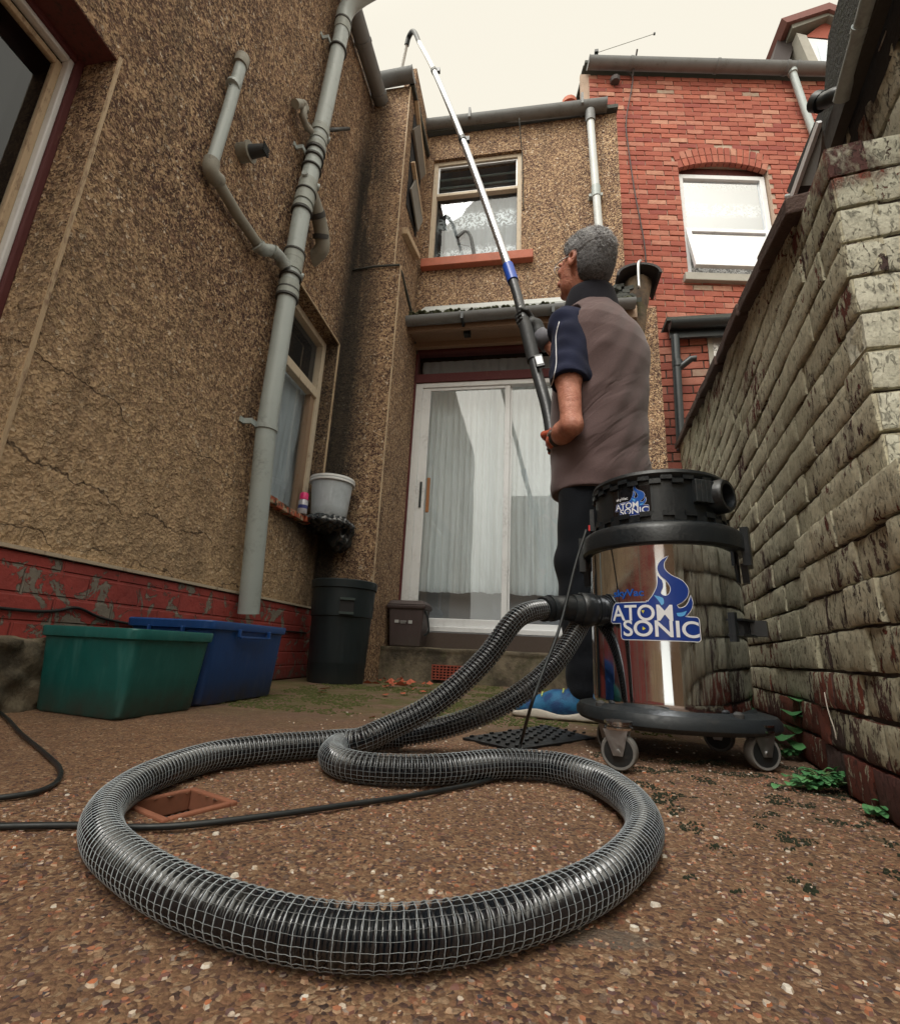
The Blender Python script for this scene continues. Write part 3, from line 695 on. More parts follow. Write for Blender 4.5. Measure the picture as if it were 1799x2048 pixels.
# concrete step in front of the door with air brick
st = MB(); nx_, nzz = 60, 10
for zz in range(nzz + 1):
    for i in range(nx_ + 1):
        x = -1.03 + 1.75 * i / nx_; z = .195 * zz / nzz
        st.v.append((x, 3.12 + .008 * nz((x, z, 0), 8) + .014 * nz((x, z, 0), 2.5) - (.012 if zz == nzz else 0), z + (.006 * nz((x, 3, 0), 6) if zz else -.02)))
st.f = [(a * (nx_ + 1) + i, a * (nx_ + 1) + i + 1, (a + 1) * (nx_ + 1) + i + 1, (a + 1) * (nx_ + 1) + i) for a in range(nzz) for i in range(nx_)]
b = len(st.v)
for i in range(nx_ + 1): st.v.append((-1.03 + 1.75 * i / nx_, 3.50, .205))
st.f += [(nzz * (nx_ + 1) + i, nzz * (nx_ + 1) + i + 1, b + i + 1, b + i) for i in range(nx_)]
step = st.build('doorstep', M['concrete'], loc=(-.1, 3.3, 0), smooth=True, fix=False)
tag(step, 'mossy concrete doorstep below the sliding patio door', 'step')
MB().box((-.985, 3.36, .19), (.62, 3.55, .30)).build('threshold', worn('dark_threshold', (.07, .05, .04), .8), step)
ab = MB(); c0 = hit(865, 1330, 'y', 3.1); c1 = hit(925, 1362, 'y', 3.1); X0, X1, Z0, Z1 = c0.x, c1.x + .01, max(c1.z, .02), c0.z
nxh, nzh = 9, 5; dx = (X1 - X0) / nxh; dz = (Z1 - Z0) / nzh
for i in range(nxh + 1): ab.box((X0 + i * dx - .0035, 3.088, Z0), (X0 + i * dx + .0035, 3.105, Z1))
for j in range(nzh + 1): ab.box((X0 - .0035, 3.087, Z0 + j * dz - .003), (X1 + .0035, 3.104, Z0 + j * dz + .003))
ab.build('air_brick', worn('terracotta_air_brick', (.30, .07, .045), .85), step)
MB().box((X0 - .002, 3.1048, Z0), (X1 + .002, 3.108, Z1)).build('air_brick_dark_sheet', M['dark'], step)  # dark sheet stands in for the shade inside the holes
# ------------------------------------------------------------------ garden wall on the right: real bricks
GU_ = Vector((.19, 1, 0)).normalized(); GN = Vector((-1, .19, 0)).normalized(); GO = Vector((.45, .70, 0))
def brickwall(name, mat, org, u, n, L, ztop, ch, bl, parent, z0=0., joint=.008, vj=None, nu=9, nv=5, bulge=.004, jit=.004, depth=.05, skip=0., half=True, holes=None, trims=()):
    mb = MB(); org = Vector(org); u = Vector(u); n = Vector(n); row = 0; z = z0
    while z < max(ztop(0), ztop(L)) + ch:
        s = -(bl / 2 if row % 2 and half else 0)
        while s < L:
            a = max(s, 0); b = min(s + bl, L); s += bl
            for h in trims:
                if h[2] < z + ch / 2 < h[3] and a < h[1] and b > h[0]:
                    if (a + b) / 2 < (h[0] + h[1]) / 2: b = min(b, h[0])
                    else: a = max(a, h[1])
            if b - a < .02: continue
            if z + ch > ztop((a + b) / 2) + ch * .35: continue
            if holes and holes((a + b) / 2, z + ch / 2): continue
            vj_ = joint if vj is None else vj; a += vj_ / 2; b -= vj_ / 2; za = z + joint / 2 + random.uniform(-1, 1) * jit * .3; zb_ = z + ch - joint / 2 + random.uniform(-1, 1) * jit * .3
            out = random.uniform(-1, 1) * jit; base = len(mb.v); sd_ = random.random() * 50; tl = random.uniform(-1, 1) * jit * .25
            for j in range(nv + 1):
                for i in range(nu + 1):
                    fu = 0 if i == 0 else 1 if i == nu else .035 + .93 * (i - 1) / (nu - 2) if nu > 3 else i / nu; fv = 0 if j == 0 else 1 if j == nv else .07 + .86 * (j - 1) / (nv - 2) if nv > 3 else j / nv
                    ed = min(fu * (b - a), (1 - fu) * (b - a), fv * ch, (1 - fv) * ch)
                    rd = -max(0, .005 - ed) ** 1.5 * 4.5
                    S_ = a + (b - a) * fu; Zz = za + (zb_ - za) * fv
                    p = org + u * S_ + Vector((0, 0, Zz))
                    h_ = out + rd + tl * (fv - .5) + bulge * nz(p, 16, sd_) + bulge * .7 * nz(p, 45, sd_)
                    e = Vector((0, 0, 0))
                    if i in (0, nu): e += u * (.0025 * nz(p, 60, 3))
                    if j in (0, nv): e += Vector((0, 0, .0025 * nz(p, 50, 7)))
                    mb.v.append(tuple(p + e + n * h_))
            W = nu + 1
            mb.f += [(base + j * W + i, base + j * W + i + 1, base + (j + 1) * W + i + 1, base + (j + 1) * W + i) for j in range(nv) for i in range(nu)]
            rim = [i for i in range(W)] + [j * W + nu for j in range(1, nv + 1)] + [nv * W + i for i in range(nu - 1, -1, -1)] + [j * W for j in range(nv - 1, 0, -1)]
            b2 = len(mb.v)
            mb.v += [tuple(Vector(mb.v[base + r]) - n * depth) for r in rim]
            k = len(rim); mb.f += [(base + rim[(i + 1) % k], base + rim[i], b2 + i, b2 + (i + 1) % k) for i in range(k)]
        z += ch; row += 1
    return mb.build(name, mat, parent, smooth='auto', fix=False)
gw = thing('garden_wall', 'long brick garden wall with flaking grey-green paint running back along the right side', 'wall', (.6, 1.5, 0))
gtop = lambda s: .985 + max(0, s) * .235
brickwall('wall', M['peel'], GO, GU_, GN, 2.75, gtop, .062, .165, gw, jit=.0028, bulge=.0016, joint=.0055, vj=.0026)
# nearer pier, standing slightly proud of the wall at its foot
PN = GN * .022
brickwall('pier', M['peel'], GO + GN * .018 - GU_ * .42, GU_, GN, .80, lambda s: .44, .062, .115, gw, jit=.004, bulge=.002, joint=.0055, vj=.003)
# pale end face (looks at the camera)
brickwall('wall_end', M['peel_light'], GO + GU_ * -.004 + Vector((.001, 0, 0)), Vector((1, -.12, 0)).normalized(), Vector((-.12, -1, 0)).normalized(), .125, lambda s: .985, .062, .122, gw, half=False, jit=.003, bulge=.002, joint=.008)
core = MB(); a = GO - GN * .008 + GU_ * .01; b = a + GU_ * 2.73
core.hexa([a, a - GN * .11, b - GN * .11, b] and [Vector((p.x, p.y, z)) for z, ps in ((0, (a, b, b - GN * .11, a - GN * .11)), (1, (a, b, b - GN * .11, a - GN * .11))) for p in ps])
for i, p in enumerate(core.v):
    if i >= 4:
        q = Vector(p); sct = (q - GO).dot(GU_); core.v[i] = (q.x, q.y, gtop(sct) - .02)
core.build('mortar', M['dkmortar'], gw)
a = GO + GN * .008 - GU_ * .42; core = MB(); core.hexa([Vector((p.x, p.y, z)) for z in (0, .425) for p in (a, a + GU_ * .795, a + GU_ * .795 - GN * .05, a - GN * .05)]); core.build('mortar', M['dkmortar'], gw)
# coping: dark tiles/boards overhanging
m = MB(); s = .12
while s < 2.7:
    L = random.uniform(.16, .24); j_ = random.uniform(-.006, .006); zc = gtop(s) + .006 + j_; zd = gtop(s + L) + .006 + j_
    o0 = GO + GU_ * s + GN * random.uniform(.018, .03); o1 = GO + GU_ * (s + L - .006) + GN * random.uniform(.018, .03)
    m.hexa([Vector((q.x, q.y, z)) for q, z in ((o0, zc - .03), (o1, zd - .03), (o1 - GN * .17, zd - .025), (o0 - GN * .17, zc - .025), (o0, zc + .01), (o1, zd + .01), (o1 - GN * .17, zd + .02), (o0 - GN * .17, zc + .02))]); s += L
m.build('coping', worn('mossy_dark_coping', (.085, .05, .04), .9, sc=10, dirt=(.10, .095, .06), dfac=.7, bump=.005), gw, bevel=.006)
# ------------------------------------------------------------------ near building on the right (beyond the garden wall end)
nb = thing('neighbour_outbuilding', 'near brick outbuilding at the top right with dark overhanging eaves', 'building', (.9, .6, 0))
BO = GO - GN * .118
brickwall('wall', M['peel_light'], BO - GU_ * .75 + Vector((0, 0, 0)), GU_, GN, .75, lambda s: 2.2, .088, .23, nb, jit=.005, bulge=.006, joint=.011)
a = BO - GU_ * .75 - GN * .012; core = MB(); core.hexa([Vector((p.x, p.y, z)) for z in (0, 2.2) for p in (a, a + GU_ * .73, a + GU_ * .73 - GN * .1, a - GN * .1)]); core.build('mortar', M['dkmortar'], nb)
brickwall('upper_wall', M['peel_light'], BO - GN * .002, GU_, GN, .2, lambda s: 1.36, .088, .23, nb, z0=1.0, jit=.005, bulge=.005)
a = BO - GN * .014; core = MB(); core.hexa([Vector((p.x, p.y, z)) for z in (.9, 1.36) for p in (a, a + GU_ * .19, a + GU_ * .19 - GN * .1, a - GN * .1)]); core.build('mortar', M['dkmortar'], nb)
NG = tuple(GN)
PA = (.60, .86, 0); PB = tuple(BO)
def eave_pts(px, py, P): return hitp(px, py, P, NG)
L0 = eave_pts(1653, 304, PA); L1 = eave_pts(1778, 0, PA); R0 = eave_pts(1707, 308, PB); R1 = eave_pts(1799, 70, PB)
L2 = L1 + (L1 - L0) * 2.2; R2 = R1 + (R1 - R0) * 1.5
def lift(p, d): return p + Vector((0, 0, d))
m = MB(); m.hexa([L0, R0, R2, L2, lift(L0, .055), lift(R0, .055), lift(R2, .055), lift(L2, .055)])
m.build('eaves', worn('black_eaves_board', (.022, .02, .02), .85, bump=.003), nb)
m = MB(); m.prism([lift(L0, .056), lift(R0, .3), lift(R2, .3), lift(L2, .056)], (0, 0, .02)); m.build('roof', M['slate'], nb)
m = MB(); a = eave_pts(1662, 290, (.585, .86, 0)); b = eave_pts(1757, 0, (.585, .86, 0)); b2 = b + (b - a) * 1.2
m.beam(a, b2, .02, .05); m.build('fascia', worn('dark_fascia', (.05, .045, .04), .8), nb)
m = MB(); a = eave_pts(1682, 198, (.57, .86, 0)); b = eave_pts(1738, 0, (.57, .86, 0)); b2 = b + (b - a) * 1.3
m.tube([a, b, b2], .014, 14); m.tube([a + (b - a) * .72, a + (b - a) * .78], .016, 14); m.build('gutter', M['pipe'], nb, smooth='auto')
m = MB(); c = eave_pts(1672, 190, (.60, .95, 0)); m.tube(spline([c + Vector((-.012, .03, .028)), c + Vector((-.008, .015, .012)), c, c + Vector((.018, -.01, -.02)), c + Vector((.03, -.01, -.045))], 5), .015, 14)
m.tube([c + Vector((-.016, .035, .036)), c + Vector((-.010, .027, .022))], .019, 14); m.build('pipe_elbow', M['blackpipe'], nb, smooth='auto')
# far lean-to behind the garden wall: dark board, grey strip, brick gable
lt = thing('lean_to_roof', 'narrow lean-to roof edge with dark board and white strip rising above the garden wall', 'lean-to', (1.1, 2.2, 0))
PL = (1.02, 2.1, 0)
def lp(px, py, P=PL): return hitp(px, py, P, NG)
m = MB(); m.prism([lp(1648, 195), lp(1668, 205), lp(1583, 392), lp(1572, 382)], GN * -.05); m.build('roof_board', worn('black_roof_board', (.03, .033, .033), .8), lt)
m = MB(); m.prism([lp(1640, 240), lp(1646, 243), lp(1592, 392), lp(1586, 388)], GN * .012); m.build('white_strip', M['white'], lt)
m = MB(); m.prism([lp(1646, 243), lp(1640, 305), lp(1625, 370), lp(1590, 372)], GN * -.03); m.build('grey_board', worn('grey_weathered_board', (.15, .145, .14), .8), lt)
m = MB(); q = lp(1640, 330, (1.10, 2.1, 0))
brickwall('wall', M['redbrick'], Vector((q.x, q.y, 0)) - GU_ * .6, GU_, GN, .95, lambda s: q.z + .14 + (.6 - s) * .5, .06, .17, lt, z0=1.2, nu=2, nv=2, bulge=.002, jit=.003)
m.hexa([Vector((p.x, p.y, z)) for z in (1.1, q.z + .12) for p in [Vector((q.x, q.y, 0)) - GU_ * .6 - GN * .012, Vector((q.x, q.y, 0)) + GU_ * .3 - GN * .012, Vector((q.x, q.y, 0)) + GU_ * .3 - GN * .1, Vector((q.x, q.y, 0)) - GU_ * .6 - GN * .1]])
m.build('mortar', M['mortar'], lt)
m = MB(); m.tube([lp(1572, 392), lp(1590, 390)], .008, 8); m.build('gutter_end', M['pipe'], lt)
# ------------------------------------------------------------------ red brick house
BH = thing('brick_house', 'tall red brick terraced house behind the garden wall with an open white window', 'house', (2, 4.8, 0))
BU = Vector((2.87, .47, 0)).normalized(); BN = Vector((BU.y, -BU.x, 0)); BP = Vector((.60, 4.5, 0))
def bh(px, py): return hitp(px, py, tuple(BP), tuple(BN))
def bs(p): return (p - BP).dot(BU)
wa, wb, wc, wd = bh(1355, 338), bh(1541, 343), bh(1380, 556), bh(1533, 560)
s0, s1 = (bs(wa) + bs(wc)) / 2, bs(wb) - .03; z0, z1 = (wc.z + wd.z) / 2, (wa.z + wb.z) / 2
gz = (bh(1180, 152).z + bh(1670, 160).z) / 2
print('brick window', s0, s1, z0, z1, 'gutter', gz, [round(bh(*p).z, 2) for p in ((1180, 152), (1430, 145), (1670, 160))])
arch = lambda s: z1 + .02 + .10 * (1 - ((s - (s0 + s1) / 2) / ((s1 - s0) / 2)) ** 2)
CHB = .068
lw0, lw1 = bs(bh(1398, 760)), bs(bh(1398, 760)) + 1.0; lz0, lz1 = 2.3, bh(1400, 690).z
hole = lambda s, z: (s0 - .02 < s < s1 + .02 and z0 < z < arch(s) + .23) or (lw0 < s < lw1 and lz0 < z < lz1)
tr_ = [(s0, s1, z0, z1 + .08), (lw0, lw1, lz0, lz1)]
wl = brickwall('wall', M['redbrick'], BP, BU, BN, 3.3, lambda s: gz, CHB, .198, BH, z0=.6, nu=3, nv=2, bulge=.003, jit=.004, joint=.011, holes=hole, trims=tr_)
MB().hexa([Vector((p.x, p.y, z)) for z in (-.1, z0) for p in (BP - BN * .014, BP + BU * 3.3 - BN * .014, BP + BU * 3.3 - BN * .2, BP - BN * .2)]) .build('mortar', M['mortar'], BH)
def slab(name, mat, a, b, za, zb, d0=.014, d1=.2, par=None, bev=0):
    p0 = BP + BU * a - BN * d0; p1 = BP + BU * b - BN * d0; q1 = BP + BU * b - BN * d1; q0 = BP + BU * a - BN * d1
    return MB().hexa([Vector((p.x, p.y, z)) for z in (za, zb) for p in (p0, p1, q1, q0)]).build(name, mat, par or BH, bevel=bev)
slab('mortar', M['mortar'], 0, s0, z0, gz); slab('mortar', M['mortar'], s1, 3.3, z0, gz); slab('mortar', M['mortar'], s0, s1, z1 + .14, gz)
# arch voussoirs over the window
m = MB(); nvs = 15
for k in range(nvs):
    t0 = k / nvs; t1 = (k + 1) / nvs - .012
    for q in (0, 1):
        r0 = 0 + q * .108; r1 = r0 + .100
        def vp(t, r):
            s = s0 + (s1 - s0) * t; an = (t - .5) * .55
            return BP + BU * (s + math.sin(an) * r) + Vector((0, 0, arch(s) - .0 + math.cos(an) * r))
        poly = [vp(t0, r0), vp(t1, r0), vp(t1, r1), vp(t0, r1)]
        m.prism([p + BN * .003 * random.random() for p in poly], -BN * .06)
m.build('arch', M['redbrick'], BH)
bwn = slab('window', M['white'], s0 + .01, s0 + .012, z0, z0 + .01, .1, .12)
def wbar(mb, a, b, za, zb, d0, d1):
    mb.hexa([Vector((p.x, p.y, z)) for z in (za, zb) for p in (BP + BU * a - BN * d0, BP + BU * b - BN * d0, BP + BU * b - BN * d1, BP + BU * a - BN * d1)])
m = MB(); F = .055
wbar(m, s0 + .01, s0 + .01 + F, z0 + .05, z1, .06, .12); wbar(m, s1 - .01 - F, s1 - .01, z0 + .05, z1, .06, .12); wbar(m, s0 + .01 + F, s1 - .01 - F, z1 - F, z1, .06, .12); wbar(m, s0 + .01 + F, s1 - .01 - F, z0 + .05, z0 + .09, .06, .12)
zm = z0 + (z1 - z0) * .47; wbar(m, s0 + .01 + F, s1 - .01 - F, zm - .03, zm + .03, .062, .12)
m.build('window_frame', M['white'], bwn, bevel=.004)
m = MB(); wbar(m, s0 + .05, s1 - .05, zm, z1 - .04, .09, .095); m.build('pane', glass_mat('bright_reflecting_glass', refl=.42), bwn)
m = MB(); wbar(m, s0 + .03, s1 - .03, z0 + .06, z1, .17, .175); m.build('net_curtain', M['lace'], bwn)
m = MB(); wbar(m, s0 - .1, s1 + .1, z0 - .05, z1 + .1, .32, .34); m.build('room_shade', M['greyroom'], bwn)
# top-hung open sash
tilt = R_(13)
def sp(s, d):   # d down from hinge
    return BP + BU * s - BN * (.055 - math.sin(tilt) * d) + Vector((0, 0, zm + .02 - math.cos(tilt) * d))
sh = zm - z0 - .06; nb_ = (BN * math.cos(tilt) + Vector((0, 0, math.sin(tilt)))).normalized()
def sbar(mb, a, b, d0, d1, t=.045): mb.prism([sp(a, d0), sp(b, d0), sp(b, d1), sp(a, d1)], -nb_ * t)
m = MB(); A, B_ = s0 + .04, s1 - .04
sbar(m, A, A + F, 0, sh); sbar(m, B_ - F, B_, 0, sh); sbar(m, A + F, B_ - F, 0, F); sbar(m, A + F, B_ - F, sh - F, sh)
sa = m.build('sash', M['white'], bwn, bevel=.004)
m = MB(); m.prism([sp(A + F, F) - nb_ * .02, sp(B_ - F, F) - nb_ * .02, sp(B_ - F, sh - F) - nb_ * .02, sp(A + F, sh - F) - nb_ * .02], -nb_ * .006); m.build('sash_pane', glass_mat('frosted_bright_glass', (.9, .9, .9), .62), bwn)
slab('window_sill', M['stone'], s0 - .06, s1 + .05, z0 - .06, z0 + .03, -.05, .12, bwn, .006)
slab('soffit_board', M['soffit'], s0, s1, z1 - .005, z1 + .13, .1, .14, bwn)
# gutter, verge, downpipe, cables
gp = lambda s, z, d=.09: BP + BU * s + BN * d + Vector((0, 0, z))
m = MB(); gutter(m, gp(-.02, gz + .07), gp(3.6, gz + .07), .075); endcap(m, gp(-.03, gz + .07), BU, .08)
for s in (.45, 1.45, 2.25, 2.36): gutter(m, gp(s, gz + .07), gp(s + .035, gz + .07), .082)
m.build('gutter', M['gutter'], BH, smooth='auto')
m = MB(); dp0 = bh(1572, 150); dp1 = bh(1604, 235); sd0, sd1 = bs(dp0), bs(dp1)
m.tube([gp(sd0, gz + .06), gp(sd0, gz - .02), gp(sd1 + .0, dp1.z, .06), gp(sd1 + .15, dp1.z - 1.2, .06)], .038, 14); m.tube([gp(sd0, gz + .05), gp(sd0, gz - .03)], .05, 14)
m.build('downpipe', M['pipe'], BH, smooth='auto')
m = MB(); a = BP + Vector((0, 0, 0)); m.beam(gp(-.03, 3.5, -.05), gp(-.03, gz + .05, -.05), .04, .12, tuple(BU)); m.build('verge', M['mortar'], BH)
m = MB(); m.prism([gp(-.06, gz + .15, .0), gp(.28, gz + .15, .0), gp(.62, gz + .15, -.9), gp(.12, gz + .62, -.35), gp(.0, gz + .5, -.3)], -BN * .1); m.build('ridge', M['slate'], BH)
m = MB(); m.prism([gp(-.05, gz + .12, .05), gp(3.6, gz + .12, .05), gp(3.6, gz + .5, -3), gp(-.05, gz + .5, -3)], (0, 0, .04)); m.build('roof', M['slate'], BH)
def cable(name, pts, r, mat, parent=None, n=6, loc=None):
    return MB().tube(spline(pts, 8), r, n).build(name, mat, parent, smooth=True, loc=loc)
M['cable'] = worn('black_cable', (.012, .016, .018), .42); M['thincable'] = worn('thin_grey_cable', (.07, .06, .06), .7)
cable('wall_cable', [bh(1252, 150) + BN * .03, bh(1263, 165) + BN * .03, bh(1250, 245) + BN * .03, bh(1255, 300) + BN * .02, bh(1268, 390) + BN * .02, bh(1285, 480) + BN * .02, bh(1290, 530) + BN * .02], .007, M['thincable'], BH)
m = MB(); m.tube([bh(1263, 133) + BN * .18, bh(1262, 160) + BN * .03], .01, 8); m.build('cable_clip', M['thincable'], BH); m = MB(); m.lathe([(.05, 0), (.06, .05), (.03, .07)], bh(1228, 170) + BN * .03, 10); m.build('cable_fitting', M['thincable'], BH)
# dormer
dm = thing('dormer', 'small brick dormer with tiled gable and white window on the roof at the top right', 'dormer', (3.6, 6.2, 7))
def dh(px, py, y=6.2): return hit(px, py, 'y', y)
m = MB(); m.prism([dh(1607, 75), dh(1650, 42), dh(1760, 60), dh(1760, 90)], (0, .3, 0)); m.build('gable', M['redbrick'], dm)
m = MB(); m.prism([dh(1607, 72), dh(1780, 85), dh(1790, 150), dh(1640, 150)], (0, .1, 0)); m.build('window', M['white'], dm, bevel=.01)
m = MB(); m.prism([dh(1632, 84, 6.17), dh(1780, 97, 6.17), dh(1790, 155, 6.17), dh(1652, 155, 6.17)], (0, .02, 0)); m.build('pane', M['doorglass'], dm)
m = MB(); m.prism([dh(1592, 65, 6.15), dh(1612, 70, 6.15), dh(1645, 142, 6.15), dh(1625, 142, 6.15)], (0, .3, 0)); m.build('post', M['stone'], dm)
m = MB()
for k in range(6):
    a = k / 6; m.prism([dh(1585 - 17 * (1 - a) * 0 - a * 0 + 0, 76 + a * 60 * 0, 6.5)] and [dh(1572 + 7 * k, 138 - 0, 6.5), dh(1578 + 7 * k, 139, 6.5), dh(1590 + 5 * k * .6, 72 + 11 * k, 6.5), dh(1586 + 5 * k * .6, 70 + 11 * k, 6.5)], (0, .05, 0))
m.build('cheek_slats', M['redbrick'], dm)
m = MB(); m.prism([dh(1573, 140, 6.6), dh(1625, 140, 6.6), dh(1590, 60, 6.6)], (0, .1, 0)); m.build('cheek', M['soffit'], dm)
m = MB(); m.prism([dh(1540, 138, 6.3), dh(1572, 140, 6.3), dh(1597, 55, 6.3), dh(1578, 36, 6.3), dh(1564, 40, 6.3)], (0, .5, 0)); m.build('tile_verge', worn('dark_tiles', (.06, .05, .05), .8), dm)
m = MB(); m.prism([dh(1562, 36, 6.05), dh(1658, 4, 6.05), dh(1780, 50, 6.05), dh(1780, 62, 6.05), dh(1658, 17, 6.05), dh(1574, 44, 6.05)], (0, .6, 0)); m.build('ridge_tiles', worn('brown_tiles', (.17, .07, .06), .85), dm)
m = MB(); m.prism([dh(1582, 46, 6.1), dh(1657, 18, 6.1), dh(1780, 66, 6.1), dh(1780, 76, 6.1), dh(1657, 30, 6.1), dh(1584, 56, 6.1)], (0, .2, 0)); m.build('barge_board', worn('grey_barge', (.2, .2, .17), .7), dm)
# aerial
ae = thing('roof_aerial', 'thin tilted roof aerial standing against the sky above the brick house', 'aerial', hit(1190, 118, 'y', 5.2))
m = MB(); m.tube([hit(1196, 104, 'y', 5.2), hit(1308, 67, 'y', 5.2)], .0045, 6); m.build('rod', M['flash'], ae)
m = MB(); c = hit(1192, 104, 'y', 5.2); m.box(c - Vector((.025, .025, .02)), c + Vector((.025, .025, .025))); m.tube([c, hit(1190, 125, 'y', 5.2)], .008, 6); m.build('bracket', M['blackpipe'], ae)
m = MB(); c = hit(1308, 67, 'y', 5.2); m.box(c - Vector((.012, .012, .012)), c + Vector((.012, .012, .012))); m.build('tip', M['blackpipe'], ae)
# chimney stack stub with terracotta pot behind the rear house roof
ch = thing('chimney', 'low terracotta ridge stack just above the rear gutter beside the brick house', 'chimney', hit(1135, 225, 'y', 4.3))
a = hit(1112, 222, 'y', 4.3); b = hit(1165, 222, 'y', 4.3); zt = hit(1112, 210, 'y', 4.3).z
MB().box((a.x, 4.3, a.z - .5), (b.x + .1, 4.6, zt)).build('stack', M['redbrick'], ch)
m = MB(); c = hit(1138, 212, 'y', 4.4); m.lathe([(.09, 0), (.085, .06), (.05, .085)], (c.x, c.y, c.z), 14); m.build('ridge_tile', M['tile'], ch, smooth='auto')
# ground floor extension of the brick house
ex = thing('brick_extension', 'ground-floor brick extension with black gutter behind the garden wall', 'extension', (1.6, 4.1, 0))
a, b = hit(1335, 658, 'y', 4.1), hit(1480, 655, 'y', 4.1)
m = MB(); gutter(m, (a.x, 4.02, a.z), (b.x + .6, 4.02, a.z - .02), .055); endcap(m, (a.x - .005, 4.02, a.z), (1, 0, 0), .06); m.build('gutter', M['blackpipe'], ex, smooth='auto')
m = MB(); m.box((a.x - .02, 4.04, a.z + .045), (b.x + .6, 4.5, a.z + .08)); m.build('roof', M['slate'], ex)
m = MB(); m.box((a.x + .0, 4.06, a.z - .12), (b.x + .6, 4.09, a.z + .03)); m.build('fascia', M['blackpipe'], ex)
m = MB(); t0 = hit(1349, 672, 'y', 4.04); t1 = hit(1372, 900, 'y', 4.04)
m.tube([t0, (t0.x, t0.y, t0.z - .05), (t1.x - .04, 4.04, t1.z)], .035, 14); jz = hit(1355, 728, 'y', 4.04); m.tube([(t0.x, 4.04, jz.z + .03), (t0.x, 4.04, jz.z - .03)], .043, 14)
m.tube([(t0.x, 4.04, jz.z - .05), (t0.x + .10, 4.0, jz.z + .02), (t0.x + .14, 4.0, jz.z + .02)], .028, 12); m.build('downpipe', M['blackpipe'], ex, smooth='auto')
e0 = hit(1395, 670, 'y', 4.15); brickwall('wall', M['redbrick'], (hit(1303, 700, 'y', 4.15).x, 4.15, 0), (1, 0, 0), (0, -1, 0), e0.x - hit(1303, 700, 'y', 4.15).x + .08, lambda s: a.z + .02, .078, .21, ex, z0=.0, nu=3, nv=2, bulge=.003, joint=.012)
MB().box((hit(1303, 700, 'y', 4.15).x, 4.163, -.1), (e0.x + .9, 4.3, a.z)).build('mortar', M['dkmortar'], ex)
w0 = hit(1398, 745, 'y', 4.2); m = MB(); m.box((e0.x + .07, 4.15, 2.0), (e0.x + .9, 4.16, a.z)); exw = m.build('window', M['lace'], ex)
m = MB(); m.box((e0.x + .07, 4.14, w0.z - .02), (e0.x + .9, 4.19, w0.z + .03)); m.box((e0.x + .07, 4.14, 2.0), (e0.x + .11, 4.19, a.z)); m.box((e0.x + .11, 4.165, w0.z + .03), (e0.x + .9, 4.175, a.z)); m.build('window_frame', M['stone'], exw)
# party wall stub with half-round cap and metal hook
pw = thing('party_wall', 'crumbling rendered wall end with rounded dark cap and metal hook behind the man', 'wall', (.8, 3.42, 0))
c = hit(1283, 600, 'y', 3.34)
topz = hit(1280, 548, 'y', 3.34).z
W0, W1 = hit(1258, 600, 'y', 3.34).x, hit(1302, 600, 'y', 3.34).x
vs = MB(); nzq = 30; seg = 14
for k in range(nzq + 1):
    z = topz - .02 - (topz - .02 - 2.05) * k / nzq; t = k / nzq
    cx_ = (W0 + W1) / 2 - .004 * k; hw = (W1 - W0) / 2 * (1.35 - .25 * t)
    for i in range(seg):
        an = 2 * math.pi * i / seg; r = 1 + .16 * nz((math.cos(an), math.sin(an), z * 5), 1.5)
        vs.v.append((cx_ + math.cos(an) * hw * r, 3.42 + math.sin(an) * .1 * r, z))
vs.f = [(k * seg + i, k * seg + (i + 1) % seg, (k + 1) * seg + (i + 1) % seg, (k + 1) * seg + i) for k in range(nzq) for i in range(seg)] + [tuple(range(seg))]
vs.build('render', M['stub'], pw, smooth=True)
m = MB(); cc = Vector(((W0 + W1) / 2 - .03, 3.26, topz - .06)); R1_ = (hit(1322, 560, 'y', 3.3).x - hit(1232, 580, 'y', 3.3).x) / 2; cc.x = (hit(1322, 560, 'y', 3.3).x + hit(1232, 580, 'y', 3.3).x) / 2
poly = [cc + Vector((math.cos(t) * R1_, 0, math.sin(t) * R1_ * .62)) for t in np.linspace(0, math.pi, 15)] + [cc + Vector((math.cos(t) * (R1_ - .018), 0, math.sin(t) * (R1_ * .62 - .018))) for t in np.linspace(math.pi, 0, 15)]
m.prism(poly, (0, .3, 0)); m.build('cap', worn('black_cap_tile', (.03, .028, .03), .7, bump=.004), pw)
m = MB(); h0 = hit(1276, 553, 'y', 3.24); m.tube(spline([h0 - Vector((0, 0, .1)), h0, hit(1276, 527, 'y', 3.24), hit(1280, 521, 'y', 3.27)], 5), .011, 8); m.build('hook', M['metal'], pw, smooth=True)
m = MB()
for k in range(34):
    p = hit(random.uniform(1225, 1262), random.uniform(572, 612), 'y', 3.3 + random.uniform(-.03, .06)); r = random.uniform(.015, .035)
    m.box(p - Vector((r, r, r * .5)), p + Vector((r, r, r * .5)), rot=random.random() * 3, piv=p)
m.build('slate_rubble', M['slate'], pw)
# wall seen only in reflections: far end of the yard behind the viewpoint
rb = thing('rear_building', 'plain rendered building closing the yard behind the viewpoint', 'building', (1, -6, 0))
MB().box((-.75, -6.4, 0), (6, -6, 4.3)).build('wall', M['render'], rb)
